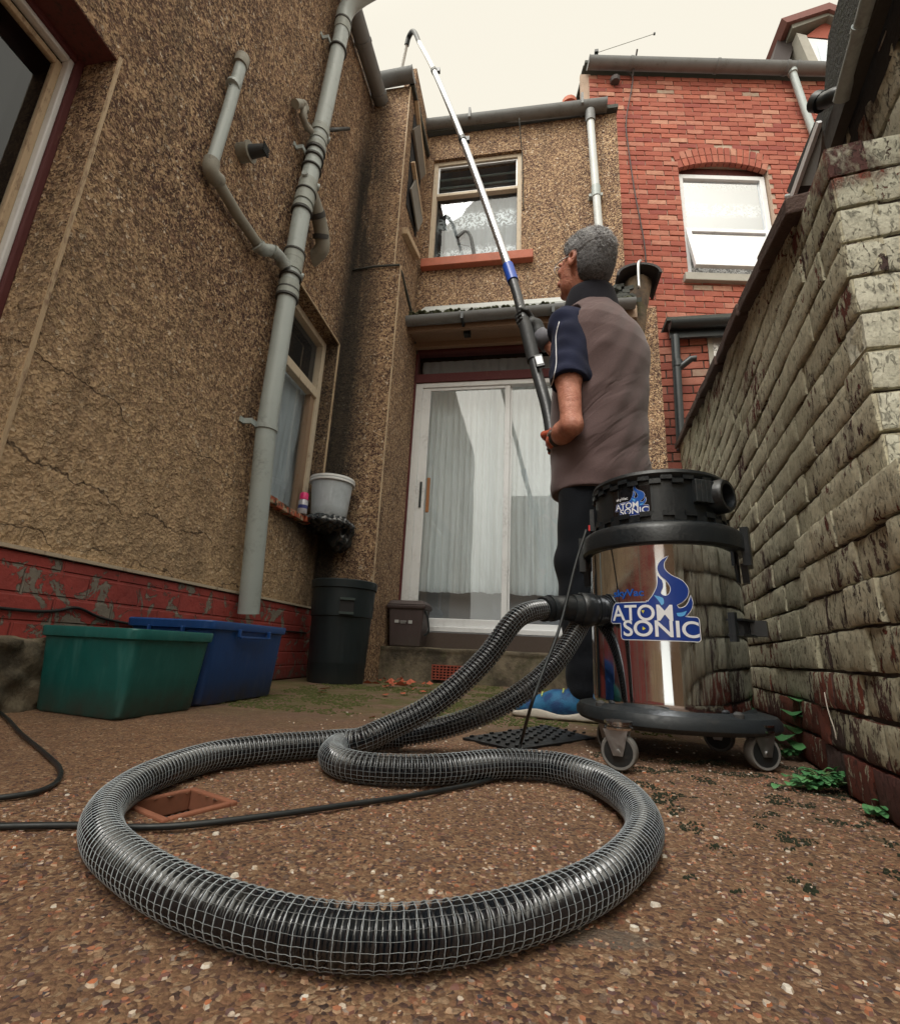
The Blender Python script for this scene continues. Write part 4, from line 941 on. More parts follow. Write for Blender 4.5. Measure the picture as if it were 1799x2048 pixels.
# ------------------------------------------------------------------ drain gully
gu = thing('drain_gully', 'square terracotta drain gully with metal grate sunk in the ground inside the hose loop', 'drain', (g0.x, g0.y, 0))
def gq(a, b, z): p = g0 + e1 * a + e2 * b; return Vector((p.x, p.y, z))
m = MB()
for (a0, a1, b0, b1) in ((-.004, gl + .004, -.004, .005), (-.004, gl + .004, gl - .005, gl + .004), (-.004, .005, .005, gl - .005), (gl - .005, gl + .004, .005, gl - .005)):
    m.hexa([gq(a, b, z) for z in (-.022, .0028) for a, b in ((a0, b0), (a1, b0), (a1, b1), (a0, b1))])
m.build('gully_frame', worn('orange_terracotta', (.30, .115, .065), .75, sc=14, var=.5), gu, bevel=.002)
MB().add([gq(a, b, z) for z in (-.09, -.02) for a, b in ((-.0, -.0), (gl, -.0), (gl, gl), (-.0, gl))], [(0, 1, 2, 3), (0, 1, 5, 4), (1, 2, 6, 5), (2, 3, 7, 6), (3, 0, 4, 7)]).build('gully_base', M['dark'], gu)  # pit walls and floor coloured dark to stand in for deep shade
m = MB()
for k in range(8): m.beam(gq(.010, .012 + k * .0088, -.022), gq(gl - .010, .012 + k * .0088, -.022), .004, .004)
m.beam(gq(.016, .01, -.024), gq(.016, gl - .01, -.024), .004, .004); m.beam(gq(gl - .016, .01, -.024), gq(gl - .016, gl - .01, -.024), .004, .004)
m.build('grate', worn('dull_grate_metal', (.12, .12, .12), .45, .8), gu)
# ------------------------------------------------------------------ soil pipe on the left wall
PX = WX + .075
pp = [hit(x, y, 'x', PX) for x, y in ((684, 60), (648, 230), (604, 420), (573, 600), (532, 860), (497, 1225))]
py_ = [p.y for p in pp]; print('pipe', [(round(p.y, 2), round(p.z, 2)) for p in pp])
PY = sum(py_) / len(py_)
sp_ = thing('soil_pipe', 'thick grey vertical soil pipe with collars and side junctions fixed to the left wall', 'pipe', (PX, PY, .25))
def pz(py): # height on the pipe axis whose picture height is py
    lo, hi = 0., 6.
    for _ in range(40):
        mid = (lo + hi) / 2; d = CM @ np.array([PX, pyat(mid), mid - CAMH])
        if 1024 + 1000 * d[1] / d[2] > py: lo = mid
        else: hi = mid
    return lo
def pyat(z):
    zs = [p.z for p in reversed(pp)]; ys = [p.y for p in reversed(pp)]
    return float(np.interp(z, zs, ys))
pts = [Vector((PX, pyat(z), z)) for z in np.linspace(pz(1228), pz(40), 24)]
PR = .046
M['mottled'] = worn('mottled_grey_upvc', (.31, .34, .32), .5, sc=20, dfac=.7, var=.4)
main = MB().tube(pts, PR, 28).build('main_pipe', M['pipe'], sp_, smooth='auto')
def collar(mb, py, w=.03, dr=.006):
    z = pz(py); mb.tube([(PX, pyat(z - w / 2), z - w / 2), (PX, pyat(z + w / 2), z + w / 2)], PR + dr, 28)
for py, w_, dr in ((55, .10, .006), (265, .05, .007), (283, .03, .005), (298, .035, .009), (385, .16, .004), (402, .05, .007), (418, .03, .007), (515, .05, .006), (530, .09, .005), (575, .05, .006), (590, .05, .009)):
    m = MB(); collar(m, py, w_, dr); m.build('pipe_collar', M['mottled'], sp_, smooth='auto')
for py, w_ in ((48, .012), (102, .012), (305, .014), (320, .014), (340, .008), (388, .008), (425, .01), (508, .01), (556, .01), (583, .008), (597, .012)): m = MB(); collar(m, py, w_, .0105); m.build('rubber_ring', M['ring'], sp_, smooth='auto')
for py in (100, 318, 856):
    z = pz(py); m = MB(); y = pyat(z)
    m.tube([(PX, pyat(z - .014), z - .014), (PX, pyat(z + .014), z + .014)], PR + .006, 28)
    m.box((WX - .0, y - .105, z - .012), (WX + .008, y - .075, z + .014)); m.box((WX + .0, y - .082, z - .012), (PX - .03, y - .074, z + .014)); m.box((PX - .035, y - .08, z - .012), (PX - .029, y - .03, z + .014)); m.box((PX - .035, y + .03, z - .012), (PX - .029, y + .085, z + .014))
    m.build('bracket', M['pipe'], sp_, smooth='auto')
# top bend leading up to the right, into the roof
zt = pz(40); m = MB(); yt = pyat(zt)
m.tube(spline([(PX, yt, zt - .03), (PX, yt, zt + .05), (PX + .03, yt + .0, zt + .13), (PX + .10, yt + .0, zt + .2), (PX + .2, yt + .0, zt + .26)], 6), PR + .006, 24); m.build('top_bend', M['pipe'], sp_, smooth='auto')
for py, nm in ((270, 0), (365, 1), (545, 2)):
    z = pz(py); y = pyat(z); m = MB()
    d = Vector((.75, .66, 0)).normalized(); c = Vector((PX, y, z))
    m.tube([c + d * .03, c + d * (PR + .014)], .019, 14); m.tube([c + d * (PR + .013), c + d * (PR + .015)], .011, 14)
    m.build('boss_cap', M['pipe'], sp_, smooth='auto')
    if nm != 0:
        d = Vector((.1, -1, 0)).normalized(); m = MB(); m.tube([c + d * .03, c + d * (PR + .018)], .016, 14); m.build('boss_cap', M['pipe'], sp_, smooth='auto')
# wide branch bending into the wall
z = pz(380); y = pyat(z); m = MB()
m.tube(spline([(PX, y + .02, z + .02), (PX, y + .10, z + .0), (PX - .0, y + .20, z - .05), (PX - .01, y + .27, z - .13), (PX - .07, y + .30, z - .17), (WX - .02, y + .31, z - .18)], 7), .043, 22)
br = m.build('branch', M['pipedirty'], sp_, smooth='auto')
m = MB(); m.tube([(PX, y + .13, z - .012), (PX, y + .155, z - .025)], .048, 22); m.tube([(PX - .005, y + .225, z - .08), (PX - .008, y + .24, z - .10)], .048, 22); m.build('branch_collar', M['ring'], br, smooth='auto')
# overflow pipe, top left of stack
def ph(px, py, x=PX - .01): return hit(px, py, 'x', x)
m = MB(); m.tube(spline([ph(588, 207, WX + .0), ph(600, 206, WX + .05), ph(608, 207), ph(609, 216), ph(606, 232), ph(612, 250), ph(622, 262)], 5), .018, 12)
for a, b in (((600, 207), (590, 207)), ((610, 214), (609, 221)), ((606, 228), (607, 236)), ((613, 250), (616, 256))): m.tube([ph(*a, PX - .02), ph(*b, PX - .02)], .023, 12)
ov = thing('overflow_pipe', 'short kinked grey overflow pipe joining the soil pipe high up on the left wall', 'pipe', ph(606, 232)); m.build('pipe', M['pipedirty'], ov, smooth='auto')
# waste pipe
wp_ = thing('waste_pipe', 'slim pale waste pipe zigzagging down the left wall into the thick soil pipe', 'pipe', ph(425, 335, WX + .04))
WQ = WX + .04
m = MB(); m.tube([ph(484, 122, WQ), ph(455, 225, WQ), ph(422, 332, WQ)], .024, 16); m.build('upper_pipe', M['pipe'], wp_, smooth='auto')
m = MB(); m.tube(spline([ph(486, 118, WX), ph(484, 118, WQ - .01), ph(483, 124, WQ), ph(480, 131, WQ)], 5), .030, 16); m.build('top_elbow', M['pipedirty'], wp_, smooth='auto')
m = MB(); m.tube(spline([ph(424, 322, WQ), ph(421, 338, WQ), ph(426, 351, WQ), ph(438, 362, WQ)], 5), .031, 16); m.build('lower_elbow', M['pipedirty'], wp_, smooth='auto')
m = MB(); m.tube([ph(430, 354, WQ), ph(475, 430, WQ), ph(520, 495, WQ)], .024, 16); m.build('lower_pipe', M['pipedirty'], wp_, smooth='auto')
m = MB(); m.tube(spline([ph(514, 487, WQ), ph(526, 499, WQ), ph(545, 502, WQ + .01), ph(560, 515, WQ + .02), ph(570, 534, WQ + .03)], 6), .029, 16)
for a, b in (((516, 490), (521, 497)), ((545, 502), (549, 505)), ((563, 521), (566, 527))): m.tube([ph(*a, WQ + .015), ph(*b, WQ + .02)], .034, 16)
m.build('joint_bend', worn('spotted_grey_upvc', (.30, .33, .32), .5, sc=22, dfac=.7, var=.4), wp_, smooth='auto')
m = MB(); c = ph(468, 168, WQ); m.tube([c, ph(465, 172, WQ)], .029, 16); m.tube([ph(456, 168, WX), ph(460, 169, WQ), c], .006, 6); m.build('bracket', M['pipe'], wp_)
# flue vent
fl_ = thing('flue_vent', 'round boiler flue with slatted black outlet poking out of the left wall', 'vent', hit(480, 305, 'x', WX))
c = hit(480, 306, 'x', WX); m = MB(); m.tube([c, c + Vector((.05, 0, 0))], .040, 24); m.tube([c + Vector((.045, 0, 0)), c + Vector((.055, 0, 0))], .045, 24); m.build('collar', M['pipedirty'], fl_, smooth='auto')
m = MB(); m.tube([c + Vector((.05, 0, 0)), c + Vector((.125, 0, 0))], [.030, .024], 20); fo = m.build('outlet', worn('black_plastic_flue', (.035, .04, .045), .5), fl_, smooth='auto')
m = MB()
for k in range(5): m.box((c.x + .125 - .002, c.y - .022, c.z - .022 + k * .010), (c.x + .131, c.y + .022, c.z - .018 + k * .010))
m.build('slat', M['blackpipe'], fo)
rod = MB(); a = hit(650, 260, 'x', WX + .06); b = hit(697, 257, 'x', WX + .03); rod.tube([a, b], .012, 10)
tag(rod.build('pipe_stub', M['blackpipe'], smooth=True), 'short dark rod sticking out beside the soil pipe near the roof', 'rod')
# downpipe on rear facade
dp = thing('downpipe', 'slim white-grey downpipe running down the rear wall beside the red brick house', 'pipe', (.47, FY - .05, 2.9))
a = hit(1180, 240, 'y', FY - .06); b = hit(1199, 480, 'y', FY - .06); dx_ = (b.x - a.x) / (b.z - a.z)
zb_ = 2.95; m = MB(); m.tube([(a.x + dx_ * (zb_ - a.z), FY - .06, zb_), (a.x, FY - .06, a.z)], .032, 18); m.build('pipe', worn('pale_downpipe', (.55, .58, .58), .4, sc=6), dp, smooth='auto')
m = MB(); zc = hit(1189, 383, 'y', FY - .06).z; xc = a.x + dx_ * (zc - a.z); m.tube([(xc, FY - .06, zc - .06), (xc, FY - .06, zc + .05)], .037, 18); m.box((xc - .055, FY - .05, zc - .03), (xc + .055, FY - .005, zc - .005)); m.build('bracket', M['pipe'], dp, smooth='auto')
m = MB(); m.tube([(a.x, FY - .06, a.z - .02), (a.x, FY - .06, a.z + .10)], .042, 18); m.build('outlet', M['gutter'], dp, smooth='auto')
# hanging wire on rear wall
w0_, w1_ = hit(1038, 236, 'y', FY - .14), hit(1044, 318, 'y', FY - .02)
tag(cable('hanging_wire', [w0_, (w0_ + w1_) / 2, w1_, hit(1046, 420, 'y', FY - .01)], .004, M['slate']), 'thin dark wire hanging from the rear gutter beside the upper window', 'wire')
# ------------------------------------------------------------------ bins and crates
def crate(name, foot, ztop, flare, mat, label, grp=None, rim=.012, hl=None):
    """foot: 4 ground corners ccw; open box with thick rim"""
    c = sum(foot, Vector()) / 4; t = thing(name, label, 'crate', c, grp)
    def ringp(z, k, inset=0):
        out = []
        for i, p in enumerate(foot):   # rounded corners: 5 points each
            pr = foot[i - 1]; nx = foot[(i + 1) % 4]; q = c + (p - c) * (k - inset)
            r_ = .030
            A = q + (pr - p).normalized() * r_; B = q + (nx - p).normalized() * r_
            for tt in (0, .25, .5, .75, 1): out.append(((A * (1 - tt) ** 2 + q * 2 * tt * (1 - tt) + B * tt * tt)) + Vector((0, 0, z)))
        return out
    lv = [(0.0, .97), (.006, 1.0), (ztop * .5, 1 + flare * .5), (ztop - .028, 1 + flare * .93), (ztop - .024, 1 + flare + .045), (ztop - .004, 1 + flare + .055), (ztop, 1 + flare + .04), (ztop, 1 + flare + .005), (ztop - .03, 1 + flare - .03), (.012, .95)]
    m = MB(); n = 20
    for z, k in lv: m.v += [tuple(p) for p in ringp(z, k)]
    m.f = [(a * n + i, a * n + (i + 1) % n, (a + 1) * n + (i + 1) % n, (a + 1) * n + i) for a in range(len(lv) - 1) for i in range(n)] + [tuple(range(n - 1, -1, -1)), tuple((len(lv) - 1) * n + i for i in range(n))]
    o = m.build('tub', mat, t, smooth='auto', fix=False)
    # drop lips at each handle and ribs under the rim
    for i in (range(4) if hl else ()):
        m = MB(); p, q = foot[i], foot[(i + 1) % 4]; mid = c + ((p + q) / 2 - c) * (1 + flare + .055); d = (q - p).normalized(); nn = Vector((d.y, -d.x, 0))
        if nn.dot(mid - c) < 0: nn = -nn
        w_ = (q - p).length * .22
        for s_ in (-1, 1):
            e = mid + d * s_ * w_; m.box((-.004, -.004, 0), (.004, .012, .03), M=None) if False else m.beam(e + nn * .002 + Vector((0, 0, ztop - .045)), e + nn * .002 + Vector((0, 0, ztop - .02)), .006, .014, tuple(nn))
        m.beam(mid - d * w_ + nn * .008 + Vector((0, 0, ztop - .045)), mid + d * w_ + nn * .008 + Vector((0, 0, ztop - .045)), .01, .008); m.build('handle', mat, t, bevel=.002)
    return t
def plastic(name, col, rough=.45):
    m = Mat(name, col, rough); P = m.pos(kind='O'); n = m.noise(14, 6, P, .7); st = m.N('Mapping', {'Vector': P, 'Scale': (20, 20, 3)}).outputs[0]; s = m.noise(3, 6, st, .7)
    z = m.sep(P)[2]
    c = m.mix(m.mr(s, .5, .75, 0, .45), col, tuple(min(1, x * 1.5 + min(.05, max(col) * .5)) for x in col)); c = m.mix(m.mr(n, .5, .75, 0, .4), c, tuple(x * .5 for x in col))
    c = m.mix(m.math('MULTIPLY', m.mr(z, .07, 0), m.mr(n, .3, .6, .15, .75)), c, tuple(min(q_, max(col) * 1.2 + .01) for q_ in (.06, .05, .04))); m.color(c); m.rough(m.mr(s, .3, .7, rough - .1, rough + .2)); return m.m
G_ = lambda x, y: hit(x, y, 'z', 0)
A_, B2, C_ = G_(62, 1420), G_(232, 1442), G_(388, 1418)
crate('recycling_crate', [A_, B2, C_, A_ + C_ - B2], .205, .10, plastic('green_plastic', (.007, .115, .11)), 'open green plastic recycling crate standing at the foot of the left wall', 'recycling crates by the left wall')
B3, C3 = G_(397, 1414), G_(543, 1390); dv = (C3 - B3); D3 = Vector((-dv.y, dv.x, 0)).normalized() * .25
crate('recycling_crate', [B3 + D3, B3, C3, C3 + D3], .243, .09, plastic('blue_plastic', (.006, .055, .22)), 'open blue plastic recycling crate behind the green one below the soil pipe', 'recycling crates by the left wall', hl=True)
# big dark dustbin
DB = Vector((-1.045, 2.63, 0)); DR = .158
db = thing('dustbin', 'large round dark green dustbin in the corner between left wall and doorstep', 'bin', DB)
dg = plastic('dark_green_plastic', (.003, .010, .014), .5)
m = MB(); m.lathe([(DR * .9, 0), (DR * .92, .01), (DR * 1.0, .33), (DR * 1.045, .335), (DR * 1.07, .48), (DR * 1.12, .482), (DR * 1.13, .52), (DR * 1.09, .525), (DR * 1.05, .5), (DR * .95, .1)], DB, 56); m.build('body', dg, db, smooth='auto')
m = MB(); th = math.atan2(-.62, .33); hc = DB + Vector((math.cos(th), math.sin(th), 0)) * (DR * 1.055) + Vector((0, 0, .385)); tn = Vector((-math.sin(th), math.cos(th), 0)); up = Vector((.0, 0, 1)); nn = Vector((math.cos(th), math.sin(th), 0))
for a, b in (((-1, -1), (1, -1)), ((-1, 1), (1, 1)), ((-1, -1), (-1, 1)), ((1, -1), (1, 1))):
    m.beam(hc + tn * .038 * a[0] + up * .036 * a[1] + nn * .012, hc + tn * .038 * b[0] + up * .036 * b[1] + nn * .012, .008, .012)
m.build('handle', worn('grey_green_edge', (.035, .055, .055), .5), db)
MB().prism([hc + tn * a * .036 + up * b * .034 + nn * .008 for a, b in ((-1, -1), (1, -1), (1, 1), (-1, 1))], -nn * .004).build('handle_recess', M['dark'], db)
# brown food caddy on the step
CB = Vector((hit(815, 1285, 'y', 3.27).x, 3.27, .197))
cb = thing('food_caddy', 'small brown lidded food waste caddy standing on the doorstep', 'caddy', CB)
bp_ = plastic('brown_plastic', (.055, .038, .038), .5)
def tap(mb, c, w0, d0, w1, d1, z0, z1):
    mb.hexa([c + Vector((sx * w / 2, sy * d / 2, z)) for z, w, d in ((z0, w0, d0), (z1, w1, d1)) for sx, sy in ((-1, -1), (1, -1), (1, 1), (-1, 1))])
m = MB(); tap(m, CB, .20, .17, .235, .20, 0, .25); m.build('body', bp_, cb, bevel=.012, seg=3)
m = MB(); tap(m, CB, .25, .215, .262, .225, .235, .262); tap(m, CB, .256, .22, .215, .185, .262, .292); m.build('lid', bp_, cb, bevel=.008)
m = MB(); e = CB + Vector((.118, -.06, .23)); m.tube(spline([e, e + Vector((.02, .0, -.05)), e + Vector((.028, 0, -.13)), e + Vector((-.0, 0, -.155))], 5), .006, 8); m.build('handle', M['blackpipe'], cb, smooth=True)
sm_ = Mat('label_grey', (.42, .43, .43), .6).m
m = MB(); fy = CB.y - .0945
for x0, z0_, w_, h_ in ((-.07, .148, .026, .018), (-.035, .158, .042, .003), (-.035, .152, .04, .002), (-.03, .145, .032, .003), (.02, .145, .024, .02)): m.box((CB.x + x0, fy - .0045, CB.z + z0_), (CB.x + x0 + w_, fy - .001, CB.z + z0_ + h_))
m.build('printed_label', sm_, cb)
# bucket, bag, aerosol on the sill
bc = hit(636, 1033, 'x', WX + .12); BKz = SW[2] + .02
bk = thing('bucket', 'pale grey plastic bucket on a crumpled bag on the small window sill', 'bucket', (WX + .10, 2.80, BKz))
BK = Vector((WX + .105, 2.715, BKz)); gb = plastic('translucent_grey_plastic', (.42, .47, .52), .4)
m = MB(); m.lathe([(.098, 0), (.102, .004), (.122, .225), (.131, .226), (.133, .247), (.128, .25), (.120, .247), (.118, .2), (.095, .01)], BK, 48); m.build('body', gb, bk, smooth='auto')
m = MB(); m.lathe([(.1235, .222), (.134, .222), (.1345, .232), (.1305, .236), (.1345, .240), (.134, .252), (.1275, .252)], BK, 48, caps=False); m.build('rim', M['white'], bk, smooth='auto')
def bagf(X, Y, Z):
    d = ell((BK.x + .0, BK.y + .0, BKz - .03), (.15, .17, .045))(X, Y, Z); d = smin(d, ell((BK.x + .06, BK.y + .06, BKz - .09), (.06, .09, .085))(X, Y, Z), .03)
    return d + .010 * np.sin(70 * X + 40 * np.sin(28 * Y)) * np.sin(55 * Z + 31 * Y) + .008 * np.sin(130 * Y + 60 * X) 
bag = sdf_obj('plastic_bag', bagf, (BK.x - .2, BK.y - .22, BKz - .22), (BK.x + .2, BK.y + .22, BKz + .05), .0075, Mat('black_bin_liner', (.012, .016, .02), .22, spec=.8).m)
tag(bag, 'crumpled black bin bag trapped under the bucket on the window sill', 'bag')
ac = thing('aerosol_can', 'small aerosol can with bright pink cap beside the bucket', 'can', (WX + .03, 2.50, SW[2]))
a0 = Vector((WX + .035, 2.515, SW[2] + .004)); m = MB(); m.lathe([(.024, 0), (.026, .005), (.026, .075), (.02, .085)], a0, 20); m.build('body', worn('striped_can', (.45, .45, .5), .3, .3), ac, smooth='auto')
m = MB(); m.lathe([(.024, .083), (.024, .115), (.019, .124)], a0, 20); m.build('cap', Mat('pink_plastic', (.65, .02, .16), .35).m, ac, smooth='auto')
m = MB(); m.lathe([(.0265, .03), (.0265, .05)], a0, 20); m.build('label_band', Mat('navy_label', (.03, .04, .2), .35).m, ac)
# low masonry pier at the left edge
mp = MB(); P0 = G_(-60, 1445); P1 = G_(36, 1447)
def mpf(X, Y, Z):
    c = (P1.x - .27, P1.y + .14, .07); q = [np.abs(X - c[0]) - .10, np.abs(Y - c[1]) - .12, np.abs(Z - c[2]) - .085]
    d = np.maximum(np.maximum(q[0], q[1]), q[2]) - .012
    return d + .008 * np.sin(60 * X + 3 * np.sin(40 * Z)) * np.sin(50 * Y + 20 * Z) + .003 * np.sin(130 * X + 60 * Z) * np.sin(110 * Y)
o = sdf_obj('masonry_block', mpf, (P1.x - .4, P1.y - .05, -.05), (P1.x + .0, P1.y + .33, .25), .008, M['concrete']); tag(o, 'rough mossy masonry block cut off by the left edge of the picture', 'block')
# ------------------------------------------------------------------ cables on the ground
def gpt(x, y, z=.006): return hit(x, y, 'z', z)
CZ = .0038
tag(cable('power_cable', [gpt(-60, 1655, CZ), gpt(0, 1653, CZ), gpt(150, 1651, CZ), gpt(260, 1655, CZ), gpt(380, 1650, CZ), gpt(550, 1630, CZ), gpt(700, 1609, CZ), gpt(850, 1587, CZ), gpt(990, 1556, CZ), gpt(1030, 1522, CZ), gpt(1040, 1490, .01), hit(1062, 1410, 'y', 1.02), hit(1085, 1345, 'y', 1.06), hit(1120, 1250, 'y', 1.10), hit(1150, 1130, 'y', 1.14), hit(1172, 1060, 'y', 1.16)], .0033, M['cable'], n=10), 'long black power cable crossing the ground under the hose and rising to the vacuum cleaner', 'cable')
tag(cable('electric_cable', [gpt(-80, 1370, CZ), gpt(0, 1425, CZ), gpt(40, 1465, CZ), gpt(85, 1503, CZ), gpt(118, 1535, CZ), gpt(115, 1562, CZ), gpt(80, 1582, CZ), gpt(30, 1592, CZ), gpt(-60, 1602, CZ)], .0033, M['cable'], n=10), 'black cable curling back to the left edge in front of the green crate', 'cable')
wc = [hit(x, y, 'x', WX + .018) for x, y in ((-40, 1212), (60, 1222), (110, 1222), (155, 1216), (200, 1235), (250, 1246), (300, 1250), (420, 1262), (560, 1262), (612, 1266))]
tag(cable('wall_cable', wc, .0045, M['cable']), 'thin black cable sagging along the red plinth of the left wall', 'cable')
# utility cover
uc = MB(); q = [G_(925, 1478), G_(1030, 1502), G_(1190, 1478), G_(1090, 1452)]; ctr = sum(q, Vector()) / 4
uc.hexa([p + Vector((0, 0, z)) for z in (-.01, .003) for p in q])
uo = thing('drain_cover', 'black patterned iron drain cover set in the ground beside the shoe', 'cover', ctr); uc.build('plate', worn('black_iron', (.02, .021, .024), .5, .5), uo)
m = MB(); u1, v1 = q[1] - q[0], q[3] - q[0]
for i in range(11):
    for j in range(9):
        if (i + j) % 2: continue
        p = q[0] + u1 * ((i + .6) / 11.5) + v1 * ((j + .6) / 9.5); d = (u1 if i % 2 else v1).normalized()
        m.beam(p - d * .005 + Vector((0, 0, .005)), p + d * .006 + Vector((0, 0, .005)), .004, .004)
m.build('tread', worn('worn_black_iron', (.03, .032, .035), .4, .6), uo)
# ------------------------------------------------------------------ loose aggregate, moss, leaves, weeds
rs = random.Random(3)
def pebbles(name, N, xr, yr, rr, mat, flat=.4, mask=None, zofs=0, ns=6):
    m = MB(); k = 0
    while k < N:
        x = rs.uniform(*xr); y = rs.uniform(*yr)
        if in_gully((x, y), .004) or (mask and not mask(x, y)): k += .05; continue
        k += 1; r = rs.uniform(*rr) * (.8 + .5 * rs.random()); a = rs.random() * 6; el_ = rs.uniform(.55, 1); b = len(m.v)
        z = .0024 * nz((x, y, 0), 24) + .0016 * nz((x, y, 0), 70, 5) + .004 * nz((x, y, 0), 2.5, 9) - .002
        for (rq, zq) in ((1, 0), (.75, flat)):
            for i in range(ns):
                t = 6.283 * i / ns; rad = r * rq * (1 + .28 * math.sin(3 * t + k) * rs.random()); cx_, cy_ = rad * math.cos(t), rad * el_ * math.sin(t)
                m.v.append((x + cx_ * math.cos(a) - cy_ * math.sin(a), y + cx_ * math.sin(a) + cy_ * math.cos(a), z + (zq * r if zq else -.0005) + zofs))
        m.f += [(b + i, b + (i + 1) % ns, b + ns + (i + 1) % ns, b + ns + i) for i in range(ns)] + [tuple(b + ns + i for i in range(ns))]
    return stuff(m.build(name, mat, loc=(0, .6, 0), smooth='auto', fix=False))
def peb_mat(name, stops):
    m = Mat(name, rough=.65); c = m.ramp(m.N('NewGeometry').outputs['Random Per Island'], stops, 'CONSTANT'); m.color(m.mix(m.mr(m.noise(300, 3), .4, .7, 0, .4), c, (.15, .1, .07))); return m.m
pm = peb_mat('small_stones', [(0, (.36, .2, .12)), (.2, (.2, .09, .07)), (.36, (.5, .34, .22)), (.52, (.13, .07, .07)), (.66, (.42, .16, .08)), (.78, (.3, .24, .2)), (.88, (.62, .52, .42)), (.96, (.06, .05, .06))])
o = pebbles('gravel', 9000, (-.62, .55), (.2, 1.15), (.0012, .0032), pm); tag(o, 'small mixed brown and red stones embedded in the concrete', 'gravel')
pw_ = peb_mat('pale_stones', [(0, (.8, .75, .66)), (.5, (.62, .5, .38)), (.8, (.5, .17, .07))])
o = pebbles('pale_chips', 420, (-.62, .55), (.22, 1.6), (.0016, .0038), pw_, .5); tag(o, 'scattered white and orange stone chips on the ground', 'stone chips')
mossm = worn('black_moss', (.022, .03, .014), .95, sc=60, var=.5)
o = pebbles('moss', 5200, (.10, .56), (.5, 1.2), (.0006, .0021), mossm, .9, lambda x, y: nz((x, y, 0), 19, 2) + .5 * nz((x, y, 0), 60, 4) > .24 + .5 * max(0, .9 - y), ns=6); tag(o, 'dark moss tufts dotted over the ground beside the garden wall', 'moss')
o = pebbles('ground_moss', 9000, (-1.05, .35), (1.45, 3.05), (.0018, .0055), worn('green_moss', (.085, .10, .025), .95, sc=30, var=.6, dirt=(.03, .04, .012), dfac=.6), .55, lambda x, y: nz((x, y, 0), 5, 7) + .5 * nz((x, y, 0), 19, 4) > .02, ns=6); tag(o, 'patchy green moss over the damp ground in front of the doorstep', 'moss')
# fallen leaves by the step
lm = Mat('orange_leaf', (.42, .10, .05), .7).m
m = MB()
for k in range(46):
    c = G_(rs.gauss(800, 28), rs.gauss(1374, 5)) if k < 34 else G_(rs.uniform(560, 1050), rs.uniform(1362, 1440)); a = rs.random() * 6; L = rs.uniform(.012, .03); d = Vector((math.cos(a), math.sin(a), 0)); s_ = Vector((-d.y, d.x, 0)); z = Vector((0, 0, .006 + rs.random() * .02 * (k < 30)))
    m.add([c - d * L + z, c + s_ * L * .5 + z * 1.8, c + d * L + z, c - s_ * L * .5 + z * .8], [(0, 1, 2, 3)])
o = m.build('fallen_leaves', lm, fix=False); tag(stuff(o), 'curled orange fallen leaves scattered in front of the doorstep', 'leaves')
# weeds
leafm = Mat('bright_leaf', (.09, .26, .07), .5); 
leafm.color(leafm.mix(leafm.N('NewGeometry').outputs['Random Per Island'], (.035, .14, .05), (.10, .28, .10))); LM = leafm.m
def leafgeo(mb, base, d, L, w, droop=.3):
    d = Vector(d).normalized(); s = d.cross(Vector((0, 0, 1))).normalized(); up = s.cross(d); n = 6; b = len(mb.v)
    for i in range(n + 1):
        t = i / n; c = Vector(base) + d * L * t + up * (-droop * L * t * t + .06 * L * math.sin(3 * t)); ww = w * math.sin(math.pi * (t * .93 + .03)) ** .7
        mb.v += [tuple(c - s * ww + up * ww * .25), tuple(c), tuple(c + s * ww + up * ww * .25)]
    for i in range(n): mb.f += [(b + i * 3, b + i * 3 + 1, b + i * 3 + 4, b + i * 3 + 3), (b + i * 3 + 1, b + i * 3 + 2, b + i * 3 + 5, b + i * 3 + 4)]
def weed(name, label, base, leaves, group='weeds at the foot of the garden wall'):
    t = thing(name, label, 'weed', base, group); ms = MB(); ml = MB()
    for (o_, L, w_) in leaves:
        tip = Vector(base) + Vector(o_); mid = Vector(base) + Vector((o_[0] * .35, o_[1] * .35, o_[2] * .75))
        ms.tube(spline([base, mid, tip], 4), .0009, 5); d = Vector((o_[0] + rs.gauss(0, .015), o_[1] - .02 + rs.gauss(0, .015), o_[2] * .25)); leafgeo(ml, tip, d, L, w_)
    ms.build('stem', Mat('weed_stem', (.1, .17, .06), .6).m, t); ml.build('leaves', LM, t, smooth=True, fix=False); return t
b1 = G_(1600, 1512); lv = []
for px, py, L in ((1600, 1410, .045), (1622, 1400, .04), (1585, 1432, .045), (1610, 1430, .05), (1590, 1460, .045), (1615, 1465, .05), (1575, 1475, .045), (1560, 1490, .035), (1600, 1490, .05), (1625, 1490, .05), (1628, 1430, .04), (1570, 1455, .04), (1595, 1440, .04)):
    p = hit(px, py, 'y', b1.y - rs.uniform(0, .05)); lv.append((tuple(p - b1), L * 1.35, L * .5))
weed('weed', 'broad-leaved green weed growing at the wall behind the right caster', b1, lv)
for bx, by, n_, sx, sy, lab in ((1640, 1572, 150, 55, 26, 'dense low clump of small round leaves at the foot of the nearer pier'), (1572, 1508, 60, 26, 10, 'small sprawling clump of round leaves just behind the right caster'), (1775, 1628, 70, 40, 20, 'small-leaved creeping weed at the right edge of the picture')):
    b_ = G_(bx, by + 8); lv = []
    for k in range(n_):
        p = hit(bx + rs.gauss(0, sx * .5), by - abs(rs.gauss(0, sy * .6)), 'y', b_.y + rs.uniform(-.02, .03)); o_ = p - b_
        if p.z < .003: o_.z = .004
        lv.append((tuple(o_), rs.uniform(.008, .015), rs.uniform(.0045, .0075)))
    weed('weed', lab, b_, lv)
m = MB()
m.tube(spline([hit(1648, 1385, 'x', .48), hit(1655, 1420, 'x', .475), hit(1668, 1460, 'x', .47), hit(1672, 1480, 'x', .47)], 5), .0008, 6)
